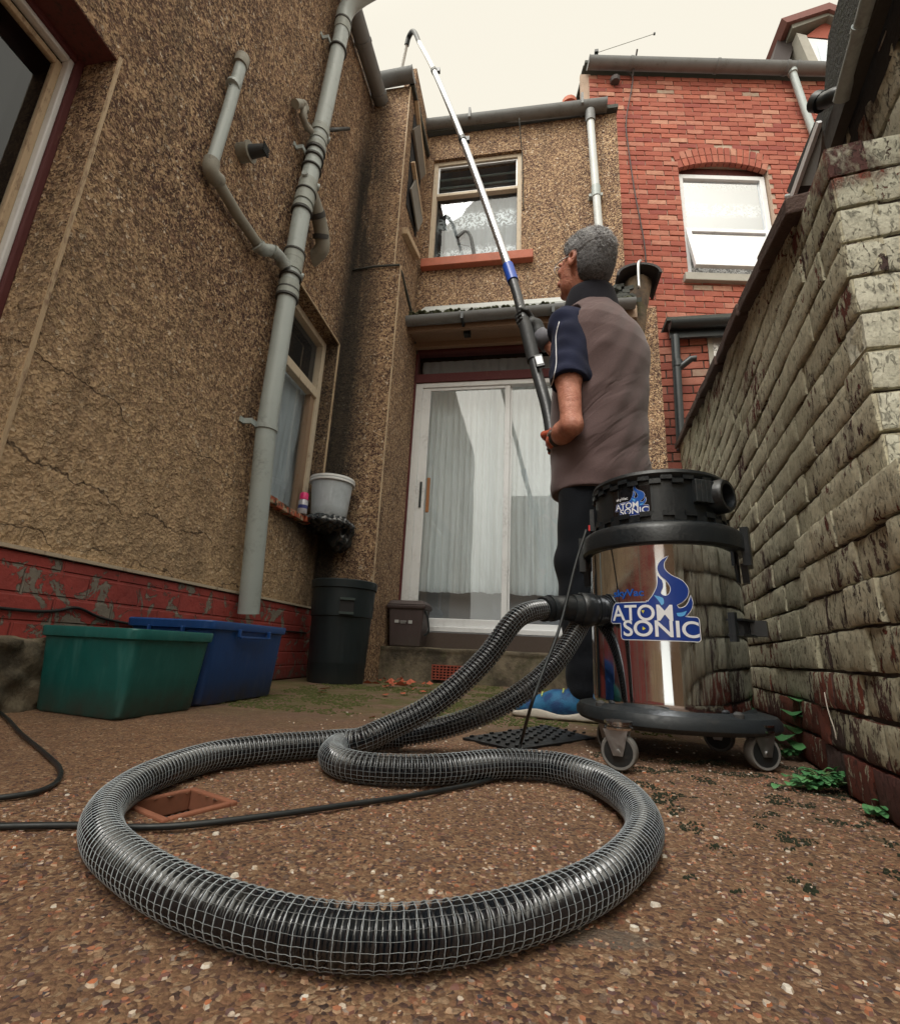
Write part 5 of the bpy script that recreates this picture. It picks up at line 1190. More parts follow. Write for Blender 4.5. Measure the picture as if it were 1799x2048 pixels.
tag(m.build('twig', worn('dry_twig', (.5, .45, .38), .8), smooth=True), 'dry pale twig hanging on the foot of the garden wall', 'twig')
# ------------------------------------------------------------------ vacuum cleaner
VC = Vector((.290, 1.25, 0))
va = thing('vacuum_cleaner', 'upright industrial vacuum with black head and shiny steel drum on a castored base', 'vacuum', VC)
bpl = worn('black_moulded_plastic', (.009, .012, .015), .36, sc=20, dfac=.25, dirt=(.08, .075, .07), bump=.0004)
bpm = worn('dusty_black_plastic', (.016, .021, .025), .5, sc=16, dfac=.4, dirt=(.12, .10, .085), bump=.0006)
sm = Mat('polished_steel', (.66, .70, .76), .06, 1.0); n_ = sm.noise(4, 3, sm.pos(sc=(1, 1, .35), kind='O')); sm.bump(n_, .003, .5); sm.rough(sm.mr(sm.noise(18, 6, sm.pos(kind='O'), .7), .4, .75, .04, .16)); steel = sm.m
DRM = .163
view = math.atan2(-VC.y, -VC.x)         # angle pointing from the vac to the viewpoint
m = MB(); m.lathe([(DRM, .085), (DRM, .096), (DRM + .0015, .104), (DRM, .112), (DRM, .43), (DRM + .002, .438), (DRM, .446)], VC, 96, caps=False); m.build('drum', steel, va, smooth='auto')
m = MB(); m.lathe([(DRM - .004, .09), (DRM - .004, .44)], VC, 32, caps=True); m.build('drum_core', M['dark'], va)
# base plate: squared disc with chamfered top
m = MB(); n = 96; vs = []
def basering(r, z, c=.0):
    out = []
    for k in range(n):
        a = 2 * math.pi * k / n; e = 3.4
        q = (abs(math.cos(a)) ** e + abs(math.sin(a)) ** e) ** (-1 / e)
        rr = .925 * r * (1 + (q - 1) * .42); b_ = a + R_(12); out.append((VC.x + rr * math.cos(b_), VC.y + rr * math.sin(b_), z))
    return out
prof = [(.15, .060), (.196, .058), (.207, .061), (.2135, .068), (.2135, .080), (.206, .090), (.172, .0975), (.168, .104), (.150, .104)]
for r, z in prof: m.v += basering(r, z)
m.f = [(a * n + k, a * n + (k + 1) % n, (a + 1) * n + (k + 1) % n, (a + 1) * n + k) for a in range(len(prof) - 1) for k in range(n)] + [tuple(range(n - 1, -1, -1)), tuple((len(prof) - 1) * n + k for k in range(n))]
m.build('base', bpm, va, smooth='auto')
for an in (-62, 28, 118, 208):
    a = R_(an) ; c = VC + Vector((math.cos(a), math.sin(a), 0)) * .180 + Vector((0, 0, .094)); m = MB(); m.lathe([(.010, -.004), (.010, .004), (.006, .008)], c, 14); m.build('bolt', M['ring'], va, smooth='auto')
    m = MB(); m.lathe([(.0045, .006), (.0045, .0085)], c, 10); m.build('bolt_head', M['metal'], va)
# castors
wheelrim = worn('grey_rubber_tyre', (.17, .165, .155), .7, sc=30); wd_ = worn('black_wheel_disc', (.015, .017, .018), .4)
for px, py, rot in ((1240, 1512, .35), (1527, 1512, -.25), (1440, 1484, .5), (1222, 1484, .9)):
    R0 = .031; c = hit(px, py + (30 if py > 1500 else 20), 'z', 0); c.z = R0 + .001
    ca = thing  # castor as part
    d = Vector((math.cos(rot), -math.sin(rot), 0)).normalized()     # rolling direction
    ax = Vector((-d.y, d.x, 0))
    Mx = Matrix((d, Vector((0, 0, 1)), ax)).transposed().to_3x3()
    m = MB(); m.lathe([(R0 * .80, -.011), (R0 * .93, -.0115), (R0, -.008), (R0, .008), (R0 * .93, .0115), (R0 * .80, .011)], c, 40, M=Mx, caps=False); wl = m.build('castor', wheelrim, va, smooth='auto')
    m = MB(); m.lathe([(.006, -.0118), (R0 * .5, -.010), (R0 * .81, -.0105), (R0 * .81, .0105), (R0 * .5, .010), (.006, .0118)], c, 32, M=Mx); m.build('wheel_disc', wd_, wl, smooth='auto')
    m = MB(); m.lathe([(.0045, -.019), (.0045, .019)], c, 12, M=Mx); m.build('axle', M['metal'], wl)
    m = MB()
    for s_ in (-1, 1):
        o_ = ax * s_ * .0145
        m.prism([c + o_ + d * -.008 + Vector((0, 0, -.006)), c + o_ + d * .008 + Vector((0, 0, -.006)), c + o_ + d * .012 + Vector((0, 0, .008)), c + o_ + d * -.022 + Vector((0, 0, .036)) + d * .0 + d * .04, c + o_ + d * -.024 + Vector((0, 0, .036))], ax * s_ * .002)
    m.build('fork', M['metal'], wl)
    m = MB(); m.lathe([(.024, .0), (.025, .004), (.020, .006), (.020, .0085), (.025, .010), (.025, .014)], c + Vector((0, 0, .036)) - d * .0, 24); m.build('swivel', Mat('chrome_swivel', (.6, .6, .6), .18, 1).m, wl, smooth='auto')
# collar ring and head
m = MB(); m.lathe([(DRM + .002, .425), (DRM + .011, .425), (DRM + .0165, .430), (DRM + .0165, .460), (DRM + .012, .470), (DRM + .004, .476), (DRM - .008, .478)], VC, 96); m.build('rim_band', bpl, va, smooth='auto')
HR = .150
m = MB(); m.lathe([(HR - .004, .474), (HR - .004, .478), (HR - .006, .580), (HR - .002, .584), (HR + .002, .590), (HR - .002, .598), (HR - .02, .606), (HR - .06, .611), (.02, .613)], VC, 96); hd = m.build('head', bpl, va, smooth='auto')
for row, (z0_, z1_, off) in enumerate(((.481, .492, 0), (.492, .503, .5), (.566, .575, 0), (.575, .584, .5))):
    m = m if row % 2 else MB()
    for k in range(20):
        a0 = 2 * math.pi * (k + off) / 20; a1 = a0 + 2 * math.pi / 20 * .5; P4 = []
        for z in (z0_, z1_):
            for r, a in ((HR - .008, a0), (HR + .0022, a0), (HR + .0022, a1), (HR - .008, a1)): P4.append(VC + Vector((math.cos(a) * r, math.sin(a) * r, z)))
        m.hexa(P4)
    if row % 2: m.build('vent_castellation', bpl, hd)
# side latches: long clamp on the right, smaller on the left, plus handle/port/switch
def radial(an, r, z): a = view + R_(an); return VC + Vector((math.cos(a) * r, math.sin(a) * r, z))
def rbox(mb, a0, a1, r0, r1, z0, z1, n=4):
    for i in range(n):
        b0 = a0 + (a1 - a0) * i / n; b1 = a0 + (a1 - a0) * (i + 1) / n
        mb.hexa([radial(b, r, z) for z in (z0, z1) for b, r in ((b0, r0), (b0, r1), (b1, r1), (b1, r0))])
for s_, nm in ((80, 0), (-96, 1)):
    m = MB(); rbox(m, s_ - 9, s_ + 9, DRM + .010, DRM + .026, .395, .480); m.hexa([radial(s_ + a, r, z) for z, w in ((.36, 4), (.40, 8)) for a, r in ((-w, DRM + .004), (-w, DRM + .017), (w, DRM + .017), (w, DRM + .004))])
    m.build('clamp', bpl, va)
# inlet elbow bracket on the right of the drum
m = MB(); zb0 = .245
for z in (zb0, zb0 + .030): rbox(m, 52, 78, DRM, DRM + .020, z, z + .004)
rbox(m, 50, 53, DRM, DRM + .008, zb0 - .012, zb0 + .046); rbox(m, 66, 69, DRM, DRM + .012, zb0, zb0 + .03)
m.hexa([radial(a, r, z) for z in (zb0 + .002, zb0 + .034) for a, r in ((70, DRM + .004), (72, DRM + .040), (84, DRM + .040), (84, DRM + .004))])
m.build('cable_hook', bpl, va)
# power port and red switch on the head
m = MB(); ax = Vector((math.cos(view + R_(58)), math.sin(view + R_(58)), 0)); c = radial(58, HR - .02, .545)
Mx = Matrix((Vector((0, 0, 1)), Vector((-ax.y, ax.x, 0)), ax)).transposed().to_3x3(); m.lathe([(.040, 0), (.038, .036), (.034, .042), (.027, .042), (.025, .02), (.024, .012)], c, 32, M=Mx); m.build('exhaust_port', bpl, hd, smooth='auto')
m = MB(); rbox(m, 30, 48, HR - .008, HR + .010, .522, .574); m.build('switch_block', bpm, hd, bevel=.002)
m = MB(); rbox(m, 48.5, 52, HR + .0, HR + .013, .545, .558, 1); m.build('switch', Mat('red_switch', (.75, .02, .02), .35).m, hd)
m = MB(); rbox(m, -92, -80, HR, HR + .010, .494, .55); m.build('switch_block', bpm, hd); m = MB(); rbox(m, -88, -83, HR + .010, HR + .014, .497, .511, 1); m.build('switch', bpy.data.materials['red_switch'], hd)
for an in (-34, -4): 
    m = MB(); rbox(m, an, an + 1.2, HR - .008, HR - .003, .503, .566, 1); m.build('head_rib', bpm, hd)
m = MB(); rbox(m, -40, -4.5, HR - .008, HR - .0042, .504, .565, 12); m.build('label_panel', Mat('gloss_black_label', (.008, .008, .010), .15).m, hd)
# ---- logo decal: lettering and flame wrapped round the drum
NAVY = Mat('decal_navy', (.012, .045, .26), .3).m; WHT = Mat('decal_white', (.82, .84, .88), .35).m; LBL = Mat('decal_light_blue', (.12, .42, .80), .3).m; MBL = Mat('decal_mid_blue', (.02, .11, .45), .3).m; YEL = Mat('decal_yellow', (.65, .6, .05), .4).m
def text_mesh(s, offset=0.0):
    cu = bpy.data.curves.new('tmp_text', 'FONT'); cu.body = s; cu.size = 1; cu.offset = offset; cu.resolution_u = 5; cu.space_character = .98
    ob = bpy.data.objects.new('tmp_text', cu); COL.objects.link(ob); bpy.context.view_layer.update()
    dg_ = bpy.context.evaluated_depsgraph_get(); me = bpy.data.meshes.new_from_object(ob.evaluated_get(dg_))
    bm = bmesh.new(); bm.from_mesh(me); bmesh.ops.triangulate(bm, faces=bm.faces)
    V = [v.co.copy() for v in bm.verts]; Fc = [tuple(v.index for v in f.verts) for f in bm.faces]; bm.free()
    bpy.data.objects.remove(ob); bpy.data.curves.remove(cu); bpy.data.meshes.remove(me); return V, Fc
def fit_text(s, x0, x1, yb, yt, offset=0.0, grow=0.):
    V0, _ = text_mesh(s, .016); a0 = min(v.x for v in V0); a1 = max(v.x for v in V0); b0 = min(v.y for v in V0); b1 = max(v.y for v in V0)
    V, Fc = text_mesh(s, .016 + offset)
    return [(x0 + (v.x - a0) / (a1 - a0) * (x1 - x0), yb + (v.y - b0) / (b1 - b0) * (yt - yb)) for v in V], Fc
def inflate(poly, d):
    n = len(poly); area = sum(poly[i][0] * poly[(i + 1) % n][1] - poly[(i + 1) % n][0] * poly[i][1] for i in range(n)); sg = 1 if area > 0 else -1; out = []
    for i in range(n):
        p, c, q = poly[i - 1], poly[i], poly[(i + 1) % n]
        e1_ = Vector((c[0] - p[0], c[1] - p[1])).normalized(); e2_ = Vector((q[0] - c[0], q[1] - c[1])).normalized(); nn_ = Vector((e1_.y + e2_.y, -e1_.x - e2_.x)) * sg
        if nn_.length < .3: nn_ = (e1_ - e2_)
        nn_.normalize(); out.append((c[0] + nn_.x * d, c[1] + nn_.y * d))
    return out
def smooth_poly(p, k=4):
    P = [Vector((x, y, 0)) for x, y in p]; n = len(P); out = []
    for i in range(n):
        a, b, c, d = P[i - 1], P[i], P[(i + 1) % n], P[(i + 2) % n]
        if (b - a).angle(c - b) > 1.5 or (c - b).angle(d - c) > 1.5:
            for t in range(k): out.append(b + (c - b) * t / k)
        else:
            for j in range(k):
                t = j / k; out.append(.5 * ((2 * b) + (c - a) * t + (2 * a - 5 * b + 4 * c - d) * t * t + (-a + 3 * b - 3 * c + d) * t ** 3))
    return [(q.x, q.y) for q in out]
FL1 = [(862, 668), (840, 702), (840, 742), (872, 778), (925, 806), (953, 848), (948, 890), (918, 925), (888, 942), (898, 958), (930, 950), (952, 922), (965, 888), (972, 925), (960, 965), (930, 1000), (900, 1012), (760, 1012), (740, 935), (768, 892), (790, 850), (799, 815), (800, 778), (822, 806), (825, 842), (812, 876), (832, 892), (855, 880), (864, 848), (845, 808), (815, 778), (802, 740), (812, 708), (832, 686)]
FL2 = [(775, 888), (800, 895), (822, 906), (824, 935), (812, 945), (803, 928), (790, 908)]
FL3 = [(884, 985), (910, 982), (938, 972), (925, 995), (905, 1003), (888, 1000)]
def rrect(x0, y0, x1, y1, r=16, n=5):
    out = []
    for cx_, cy_, a0 in ((x1 - r, y1 - r, 0), (x0 + r, y1 - r, 90), (x0 + r, y0 + r, 180), (x1 - r, y0 + r, 270)):
        for k in range(n + 1): a = R_(a0 + 90 * k / n); out.append((cx_ + r * math.cos(a), cy_ + r * math.sin(a)))
    return out
def logo(parent, Rw, cang, zc, sc, white_sky, top=.0007):
    """logo drawn on a 495 x 475 artboard (y down), wrapped on a cylinder of radius Rw"""
    def wrap(x, y, lay):
        a = view + R_(cang) + (x - 752) * sc / Rw; r = Rw + top + lay * .00035
        return (VC.x + r * math.cos(a), VC.y + r * math.sin(a), zc - (y - 902) * sc)
    def emit(name, shapes, mat, lay):
        m = MB()
        for pts, faces in shapes:
            bm = bmesh.new(); vv = [bm.verts.new((p[0], p[1], 0)) for p in pts]
            for f in faces:
                try: bm.faces.new([vv[i] for i in f])
                except ValueError: pass
            for _ in range(3):
                long = [e for e in bm.edges if e.calc_length() > 22]
                if long: bmesh.ops.subdivide_edges(bm, edges=long, cuts=1); bmesh.ops.triangulate(bm, faces=bm.faces)
            bm.verts.index_update(); m.add([wrap(v.co.x, v.co.y, lay) for v in bm.verts], [tuple(v.index for v in f.verts) for f in bm.faces]); bm.free()
        return m.build(name, mat, parent)
    def poly(p): return (p, tessellate_polygon([[Vector((x, y, 0)) for x, y in p]]))
    A = [(518, 1040), (508, 1030), (532, 945), (548, 928), (735, 928), (760, 912), (870, 930), (885, 1010), (880, 1046)]
    f1 = smooth_poly(FL1, 3)
    slabs = [A, rrect(578, 1006, 998, 1132), [(735, 920), (890, 1000), (985, 1010), (880, 1060), (700, 1050)]]
    emit('decal_outline', [poly(inflate(p, 4.5)) for p in slabs] + [poly(inflate(f1, 3.5))], WHT, 0)
    emit('decal_backing', [poly(p) for p in slabs], NAVY, 1)
    emit('decal_flame', [poly(f1)], NAVY if not white_sky else MBL, 1.6)
    emit('decal_highlight', [poly(smooth_poly(FL2, 3)), poly(smooth_poly(FL3, 3))], LBL, 2.4)
    a = fit_text('ATOM', 522, 866, 1030, 940); b = fit_text('SONIC', 594, 994, 1116, 1026)
    emit('decal_lettering', [a, b], WHT, 3.2)
    emit('decal_small_lettering', [fit_text('skyVac', 538, 722, 905, 850)], WHT if white_sky else MBL, 3.2)
    emit('decal_mark', [poly([(704, 972), (722, 972), (713, 990)]), poly([(706, 1060), (724, 1072), (706, 1082)])], YEL, 3.4)
emptyd = thing
logo(va, DRM, -9, .314, .000368, False)
logo(hd, HR - .0042, -22, .536, .000160, True, .0004)
# inlet connector on the left
IN0 = radial(-52, DRM - .01, .292); ID = Vector((-.93, -.36, .0)).normalized()
def MxA(ax):
    ax = Vector(ax).normalized(); a = ax.orthogonal().normalized(); return Matrix((a, ax.cross(a), ax)).transposed().to_3x3()
m = MB(); m.lathe([(.031, 0), (.031, .014), (.034, .016), (.034, .024), (.031, .026), (.031, .034)], IN0, 40, M=MxA(ID)); m.lathe([(.036, .034), (.038, .037), (.038, .060), (.035, .064)], IN0, 10, M=MxA(ID)); m.build('inlet_connector', bpl, va, smooth='auto')
# ------------------------------------------------------------------ the hose
HRd = .0208
hz = HRd + .0012
def hg(x, y, z=None): return hit(x, y, 'z', z if z else (.0177 if y > 1700 else .0195 if y > 1600 else hz))
cuff0 = IN0 + ID * .06
hp = [cuff0, cuff0 + ID * .035, cuff0 + ID * .078 + Vector((0, 0, -.004))]
hp += [hit(1035, 1235, 'y', 1.06), hit(975, 1312, 'y', 1.02), hit(915, 1372, 'y', .99), hit(850, 1420, 'y', .965), hit(780, 1455, 'y', .94)]
hp += [Vector((*hit(725, 1476, 'y', .90).xy, .034)), hg(680, 1492), hg(664, 1512), hg(700, 1530), hg(780, 1538), hg(880, 1538), hg(1000, 1528), hg(1100, 1532), hg(1190, 1556), hg(1258, 1598), hg(1288, 1650), hg(1270, 1705), hg(1205, 1762), hg(1110, 1808), hg(1000, 1843), hg(870, 1868), hg(740, 1876), hg(600, 1862), hg(470, 1830), hg(350, 1785), hg(262, 1732), hg(212, 1680), hg(205, 1632), hg(240, 1585), hg(310, 1547), hg(420, 1512), hg(540, 1496), hg(650, 1487), hit(770, 1476, 'y', 1.01), hit(880, 1457, 'y', 1.04), hit(970, 1426, 'y', 1.07), hit(1050, 1380, 'y', 1.10), hit(1110, 1325, 'y', 1.13), hit(1150, 1265, 'y', 1.18), hit(1180, 1215, 'y', 1.28), hit(1205, 1200, 'y', 1.46), hit(1270, 1130, 'y', 1.52), hit(1330, 1060, 'y', 1.66), hit(1330, 985, 'y', 1.92), hit(1270, 945, 'y', 2.08), hit(1180, 915, 'y', 2.06), hit(1110, 904, 'y', 1.845)]
HP = hp
hs = thing('vacuum_hose', 'black ribbed vacuum hose with white mesh reinforcement looping in a big ring on the ground', 'hose', (0, .6, 0))
for k in range(3, len(HP)):
    if HP[k].z < hz: HP[k].z = hz
path = spline(HP, 24); PITCH = .0076; fine = resample(path, PITCH / 5)
P_ = np.array([tuple(p) for p in fine])
for _ in range(25): P_[1:-1] = P_[1:-1] * .5 + (P_[:-2] + P_[2:]) * .25
T_ = np.gradient(P_, axis=0); T_ /= np.linalg.norm(T_, axis=1)[:, None]
U_ = np.zeros_like(P_); u = np.cross(T_[0], [0, 0, 1]); u /= np.linalg.norm(u)
for i in range(len(P_)):
    u = u - T_[i] * (u @ T_[i]); u /= np.linalg.norm(u); U_[i] = u
V_ = np.cross(T_, U_); RAD = np.interp(P_[:, 1], [.40, .85], [.0165, HRd]); P_[:, 2] = np.where(P_[:, 2] < hz + .004, np.minimum(P_[:, 2], RAD + .0012), P_[:, 2]); print('hose points', len(P_))
start = int(.085 / (PITCH / 5))
def hose_surface(r, n, i0, i1, step=1, phase=0.0):
    idx = np.arange(i0, i1, step); an = 2 * np.pi * np.arange(n) / n
    rr = r(idx) if callable(r) else np.full(len(idx), r)
    Vv = P_[idx][:, None, :] + (U_[idx][:, None, :] * np.cos(an)[None, :, None] + V_[idx][:, None, :] * np.sin(an)[None, :, None]) * rr[:, None, None]
    return Vv, len(idx)
prof5 = np.array([0.0, -.0012, -.0016, -.0012, 0.0])
Vv, k_ = hose_surface(lambda i: RAD[i] + np.array([.0006, .0002, -.0026, -.0036, -.0022])[i % 5], 40, start, len(P_))
m = MB(); m.v = [tuple(p) for p in Vv.reshape(-1, 3)]; m.f = [(a * 40 + b, a * 40 + (b + 1) % 40, (a + 1) * 40 + (b + 1) % 40, (a + 1) * 40 + b) for a in range(k_ - 1) for b in range(40)]
hm = Mat('glossy_black_hose', (.005, .007, .010), .10, spec=.8); dn_ = hm.noise(30, 5, hm.pos(kind='O')); hm.color(hm.mix(hm.mr(dn_, .55, .75, 0, .5), (.005, .007, .010), (.05, .042, .032))); hm.rough(hm.mr(dn_, .4, .7, .08, .35))
m.build('hose_wall', hm.m, hs, smooth=True, fix=False)
wire = worn('white_reinforcing_wire', (.42, .47, .51), .22, sc=25, var=.6, dirt=(.12, .10, .07), dfac=.85); thr_ = worn('grey_mesh_thread', (.22, .24, .25), .4, sc=30, var=.6, dirt=(.10, .08, .05), dfac=.8)
m = MB(); rings = np.arange(start + (5 - start % 5), len(P_) - 1, 5); n = 32; b = 0
for i in rings:
    jj = 1 + .25 * math.sin(i * 1.7)
    an = 2 * np.pi * np.arange(n) / n; dirs = U_[i][None] * np.cos(an)[:, None] + V_[i][None] * np.sin(an)[:, None]
    wv = T_[i][None] * (.00022 * np.sin(an * 11))[:, None]
    for dr, dt in ((0, .00024), (.0006, 0), (0, -.00024)):
        m.v += [tuple(q) for q in (P_[i][None] + dirs * (RAD[i] + .0004 + dr) + T_[i][None] * dt + wv)]
    m.f += [(b + s * n + k, b + s * n + (k + 1) % n, b + (s + 1) * n + (k + 1) % n, b + (s + 1) * n + k) for s in (0, 1) for k in range(n)]; b += 3 * n
ro = m.build('wire_rings', wire, hs, smooth=True, fix=False)
m = MB(); NL = 20; idx = np.arange(start, len(P_), 2); b = 0
for l in range(NL):
    for side in (-1, 0, 1):
        a = 2 * math.pi * l / NL + side * .0070 + .012 * np.sin(idx * .37 + l * 2.1); rr = RAD[idx] + (.0009 if side == 0 else .0005) + np.array([.0002, -.0002, -.0005, -.0005, -.0002])[idx % 5]
        q = P_[idx] + (U_[idx] * np.cos(a)[:, None] + V_[idx] * np.sin(a)[:, None]) * rr[:, None]; m.v += [tuple(p) for p in q]
    k = len(idx); m.f += [(b + s * k + i, b + s * k + i + 1, b + (s + 1) * k + i + 1, b + (s + 1) * k + i) for s in (0, 1) for i in range(k - 1)]; b += 3 * k
m.build('mesh_threads', thr_, hs, smooth=True, fix=False)
m = MB(); i1 = start + int(.014 / (PITCH / 5)); m.tube([tuple(P_[i]) for i in range(0, i1, 3)], [.0285 - .002 * min(1, k / 12) for k in range(len(range(0, i1, 3)))], 32); m.build('cuff', bpl, hs, smooth='auto')
m = MB(); q = [P_[i] for i in (start - 12, start - 6)]; m.tube([tuple(x) for x in q], .0292, 32); m.tube([tuple(P_[2]), tuple(P_[14])], .031, 32); m.build('cuff_ring', bpm, hs, smooth='auto')
# ------------------------------------------------------------------ the man with the gutter pole
Fd = Vector((-.62, .785, 0)).normalized(); Ld = Vector((-.785, -.62, 0)).normalized(); Ud = Vector((0, 0, 1))
MC = Vector((.245, 1.79, 0))
man = thing('person', 'grey-haired man in brown fleece vest and navy polo shirt looking up holding a pole', 'person', (.18, 1.75, 0))
B3x = [tuple(Fd), tuple(Ld), (0, 0, 1)]
def mp_(f, l, z, c=MC): return c + Fd * f + Ld * l + Vector((0, 0, z))
skin_m = Mat('skin', (.42, .16, .10), .5); skn = skin_m.noise(40, 5, skin_m.pos()); skin_m.color(skin_m.mix(skin_m.mr(skn, .35, .7), (.56, .25, .17), (.42, .155, .10))); skin_m.bump(skin_m.math('ADD', skin_m.noise(160, 3), skin_m.math('MULTIPLY', skin_m.noise(32, 4), 2.5)), .0022); skin_m.rough(skin_m.mr(skin_m.noise(90, 4), .3, .7, .42, .68)); skin_m.b.inputs['Subsurface Weight'].default_value = .08; skin_m.b.inputs['Subsurface Scale'].default_value = .01
SK = skin_m.m
def cloth(name, col, sc=260):
    m = Mat(name, col, .92, spec=.2); n = m.noise(sc, 3); b = m.noise(9, 4); m.color(m.mix(m.mr(b, .35, .7), col, tuple(x * .72 for x in col))); m.bump(n, .0012); m.b.inputs['Sheen Weight'].default_value = .04; return m.m
# head: built in its own tilted frame (looking left-away and up)
HC = hit(1168, 536, 'y', 1.765)
hF = Vector((-.69, .69, .20)).normalized(); hL = Vector((hF.y * -1, hF.x, 0)); hL = Vector((-.707, -.707, 0)).normalized(); hL = (hL - hF * hL.dot(hF)).normalized(); hU = hF.cross(hL).normalized()
if hU.z < 0: hU = -hU
HB = [tuple(hF), tuple(hL), tuple(hU)]
def hpnt(f, l, u): return HC + hF * f + hL * l + hU * u
HS = 1.09
def hel(f, l, u, a, b, c): return ell(hpnt(f * HS, l * HS, u * HS), (a * HS, b * HS, c * HS), HB)
def hcap(p, q, ra, rb): return cap(hpnt(*[x * HS for x in p]), hpnt(*[x * HS for x in q]), ra * HS, rb * HS)
neckb = mp_(.035, .0, 1.545)
hx = [hel(-.012, 0, .035, .096, .076, .088), hel(.035, 0, -.01, .062, .063, .085), hel(.040, 0, -.065, .048, .047, .042), hel(-.045, 0, -.005, .062, .064, .070)]
nose = [hcap((.093, 0, .012), (.118, 0, -.020), .009, .013), hel(.096, .010, -.024, .012, .009, .008), hel(.096, -.010, -.024, .012, .009, .008)]
brow = [hcap((.088, .042, .030), (.094, .008, .031), .008, .008), hcap((.088, -.042, .030), (.094, -.008, .031), .008, .008), hel(.068, .042, -.012, .020, .020, .018), hel(.068, -.042, -.012, .020, .020, .018), hel(.091, 0, -.048, .011, .022, .006), hel(.089, 0, -.059, .010, .018, .006), hel(.080, 0, -.085, .018, .020, .014)]
ears = []
for s in (-1, 1):
    ears += [hel(-.008, s * .076, .006, .020, .009, .030), hel(-.003, s * .076, -.020, .012, .007, .012)]
neck = [cap(hpnt(-.03, 0, -.05), neckb, .054, .062), cap(hpnt(.0, 0, -.07), mp_(.06, 0, 1.50), .045, .055)]
# left arm (bare from the sleeve to the hand)
SL = mp_(.0, .185, 1.375); EL_ = hit(1143, 850, 'y', 1.60); WR = hit(1110, 882, 'y', 1.745)
SRt = mp_(.02, -.18, 1.40)
armL = union([ell(EL_ + Vector((.006, -.012, -.012)), (.020, .020, .022)), cap(SL, SL + (EL_ - SL) * .55, .046, .045), cap(SL + (EL_ - SL) * .55, EL_, .044, .035), cap(EL_, EL_ + (WR - EL_) * .45, .034, .040), cap(EL_ + (WR - EL_) * .45, WR, .039, .026)], .02)
# left hand: palm, four curled fingers and thumb round the pole
PB0 = hit(1107, 900, 'y', 1.84)
polep = [PB0, hit(1094, 820, 'y', 1.90), hit(1072, 740, 'y', 1.965), hit(1047, 640, 'y', 2.01), hit(1014, 528, 'y', 2.07), hit(925, 280, 'y', 2.28), hit(868, 142, 'y', 2.50), hit(838, 85, 'y', 2.62)]
def hand(wr, grip, axis, back, k=1.0):
    """wr wrist, grip = point on the pole axis held, axis = pole direction; fingers wrap around it"""
    axis = Vector(axis).normalized(); to = (grip - wr); to = (to - axis * to.dot(axis)).normalized(); side = axis.cross(to).normalized() * back
    fs = [cap(wr, wr + (grip - wr) * .35, .026 * k, .028 * k), ell(grip - to * .036 * k + side * .010, (.026 * k, .017 * k, .040 * k), [tuple(to), tuple(side), tuple(axis)])]
    out = [union(fs, .014)]
    for i, (off, L) in enumerate(((.030, .95), (.010, 1.05), (-.010, 1.0), (-.029, .85))):
        c = grip + axis * off * k; r = .0095 * k * (.9 if i == 3 else 1); R = .026 * k
        pts = [c - to * R * 1.15 + side * .016, c + side * R * .95 * L - to * .006, c + to * R * .95 * L + side * .008, c + to * R * .75 * L - side * R * .55]
        for a, b_, r0, r1 in ((0, 1, 1.05, 1.0), (1, 2, 1.0, .92), (2, 3, .92, .78)): out.append(cap(pts[a], pts[b_], r * r0, r * r1))
    c = grip + axis * .030 * k; t = [grip - to * .042 * k - side * .004 + axis * .006, c - side * .024 * k - to * .014, c + axis * .012 - side * .022 * k + to * .016]
    out += [cap(t[0], t[1], .013 * k, .011 * k), cap(t[1], t[2], .0105 * k, .0085 * k)]
    return out
pax = (polep[2] - polep[0]).normalized()
gripL = polep[0] + (polep[1] - polep[0]) * .18
hl = hand(WR, gripL, pax, -1, 1.12)
HAND = union(hl, .006)
def bodyf(X, Y, Z):
    d = union(hx, .022)(X, Y, Z); d = smin(d, union(brow, .006)(X, Y, Z), .010); d = smin(d, union(nose, .006)(X, Y, Z), .007)
    e = union(ears, .006)(X, Y, Z); e = np.maximum(e, -ell(hpnt(-.006, .087, .006), (.010, .007, .015), HB)(X, Y, Z)); d = smin(d, e, .006)
    for s in (-1, 1): d = np.maximum(d, -ell(hpnt(.094, s * .031, .013), (.012, .014, .008), HB)(X, Y, Z)); d = smin(d, ell(hpnt(.083, s * .031, .013), (.011, .012, .011), HB)(X, Y, Z), .003)
    d = np.maximum(d, -ell(hpnt(.106, 0, -.0535), (.012, .020, .0018), HB)(X, Y, Z))
    d = smin(d, union(neck, .03)(X, Y, Z), .022)
    return d
tors = union([cap(mp_(0, 0, 1.25), mp_(0, 0, 1.42), .09, .07), cap(SL, mp_(0, 0, 1.40), .05, .06), cap(SRt, mp_(0, 0, 1.40), .05, .06), cap(mp_(0, 0, 1.25), mp_(0, 0, .98), .09, .10), cap(mp_(0, .08, .95), mp_(0, .085, .45), .07, .05), cap(mp_(0, -.08, .95), mp_(0, -.085, .45), .07, .05)], .03)
RW = hit(1078, 668, 'y', 2.03); RE = hit(1165, 760, 'y', 2.03)
armR = union([cap(SRt, RE, .05, .04), cap(RE, RW, .042, .028)], .015)
def fullbody(X, Y, Z):
    d = bodyf(X, Y, Z); d = smin(d, tors(X, Y, Z), .03); d = smin(d, armL(X, Y, Z), .02); d = smin(d, HAND(X, Y, Z), .010); return smin(d, armR(X, Y, Z), .02)
body = sdf_obj('body', fullbody, (-.12, 1.50, .42), (.52, 2.14, 1.96), .0062, SK, man)
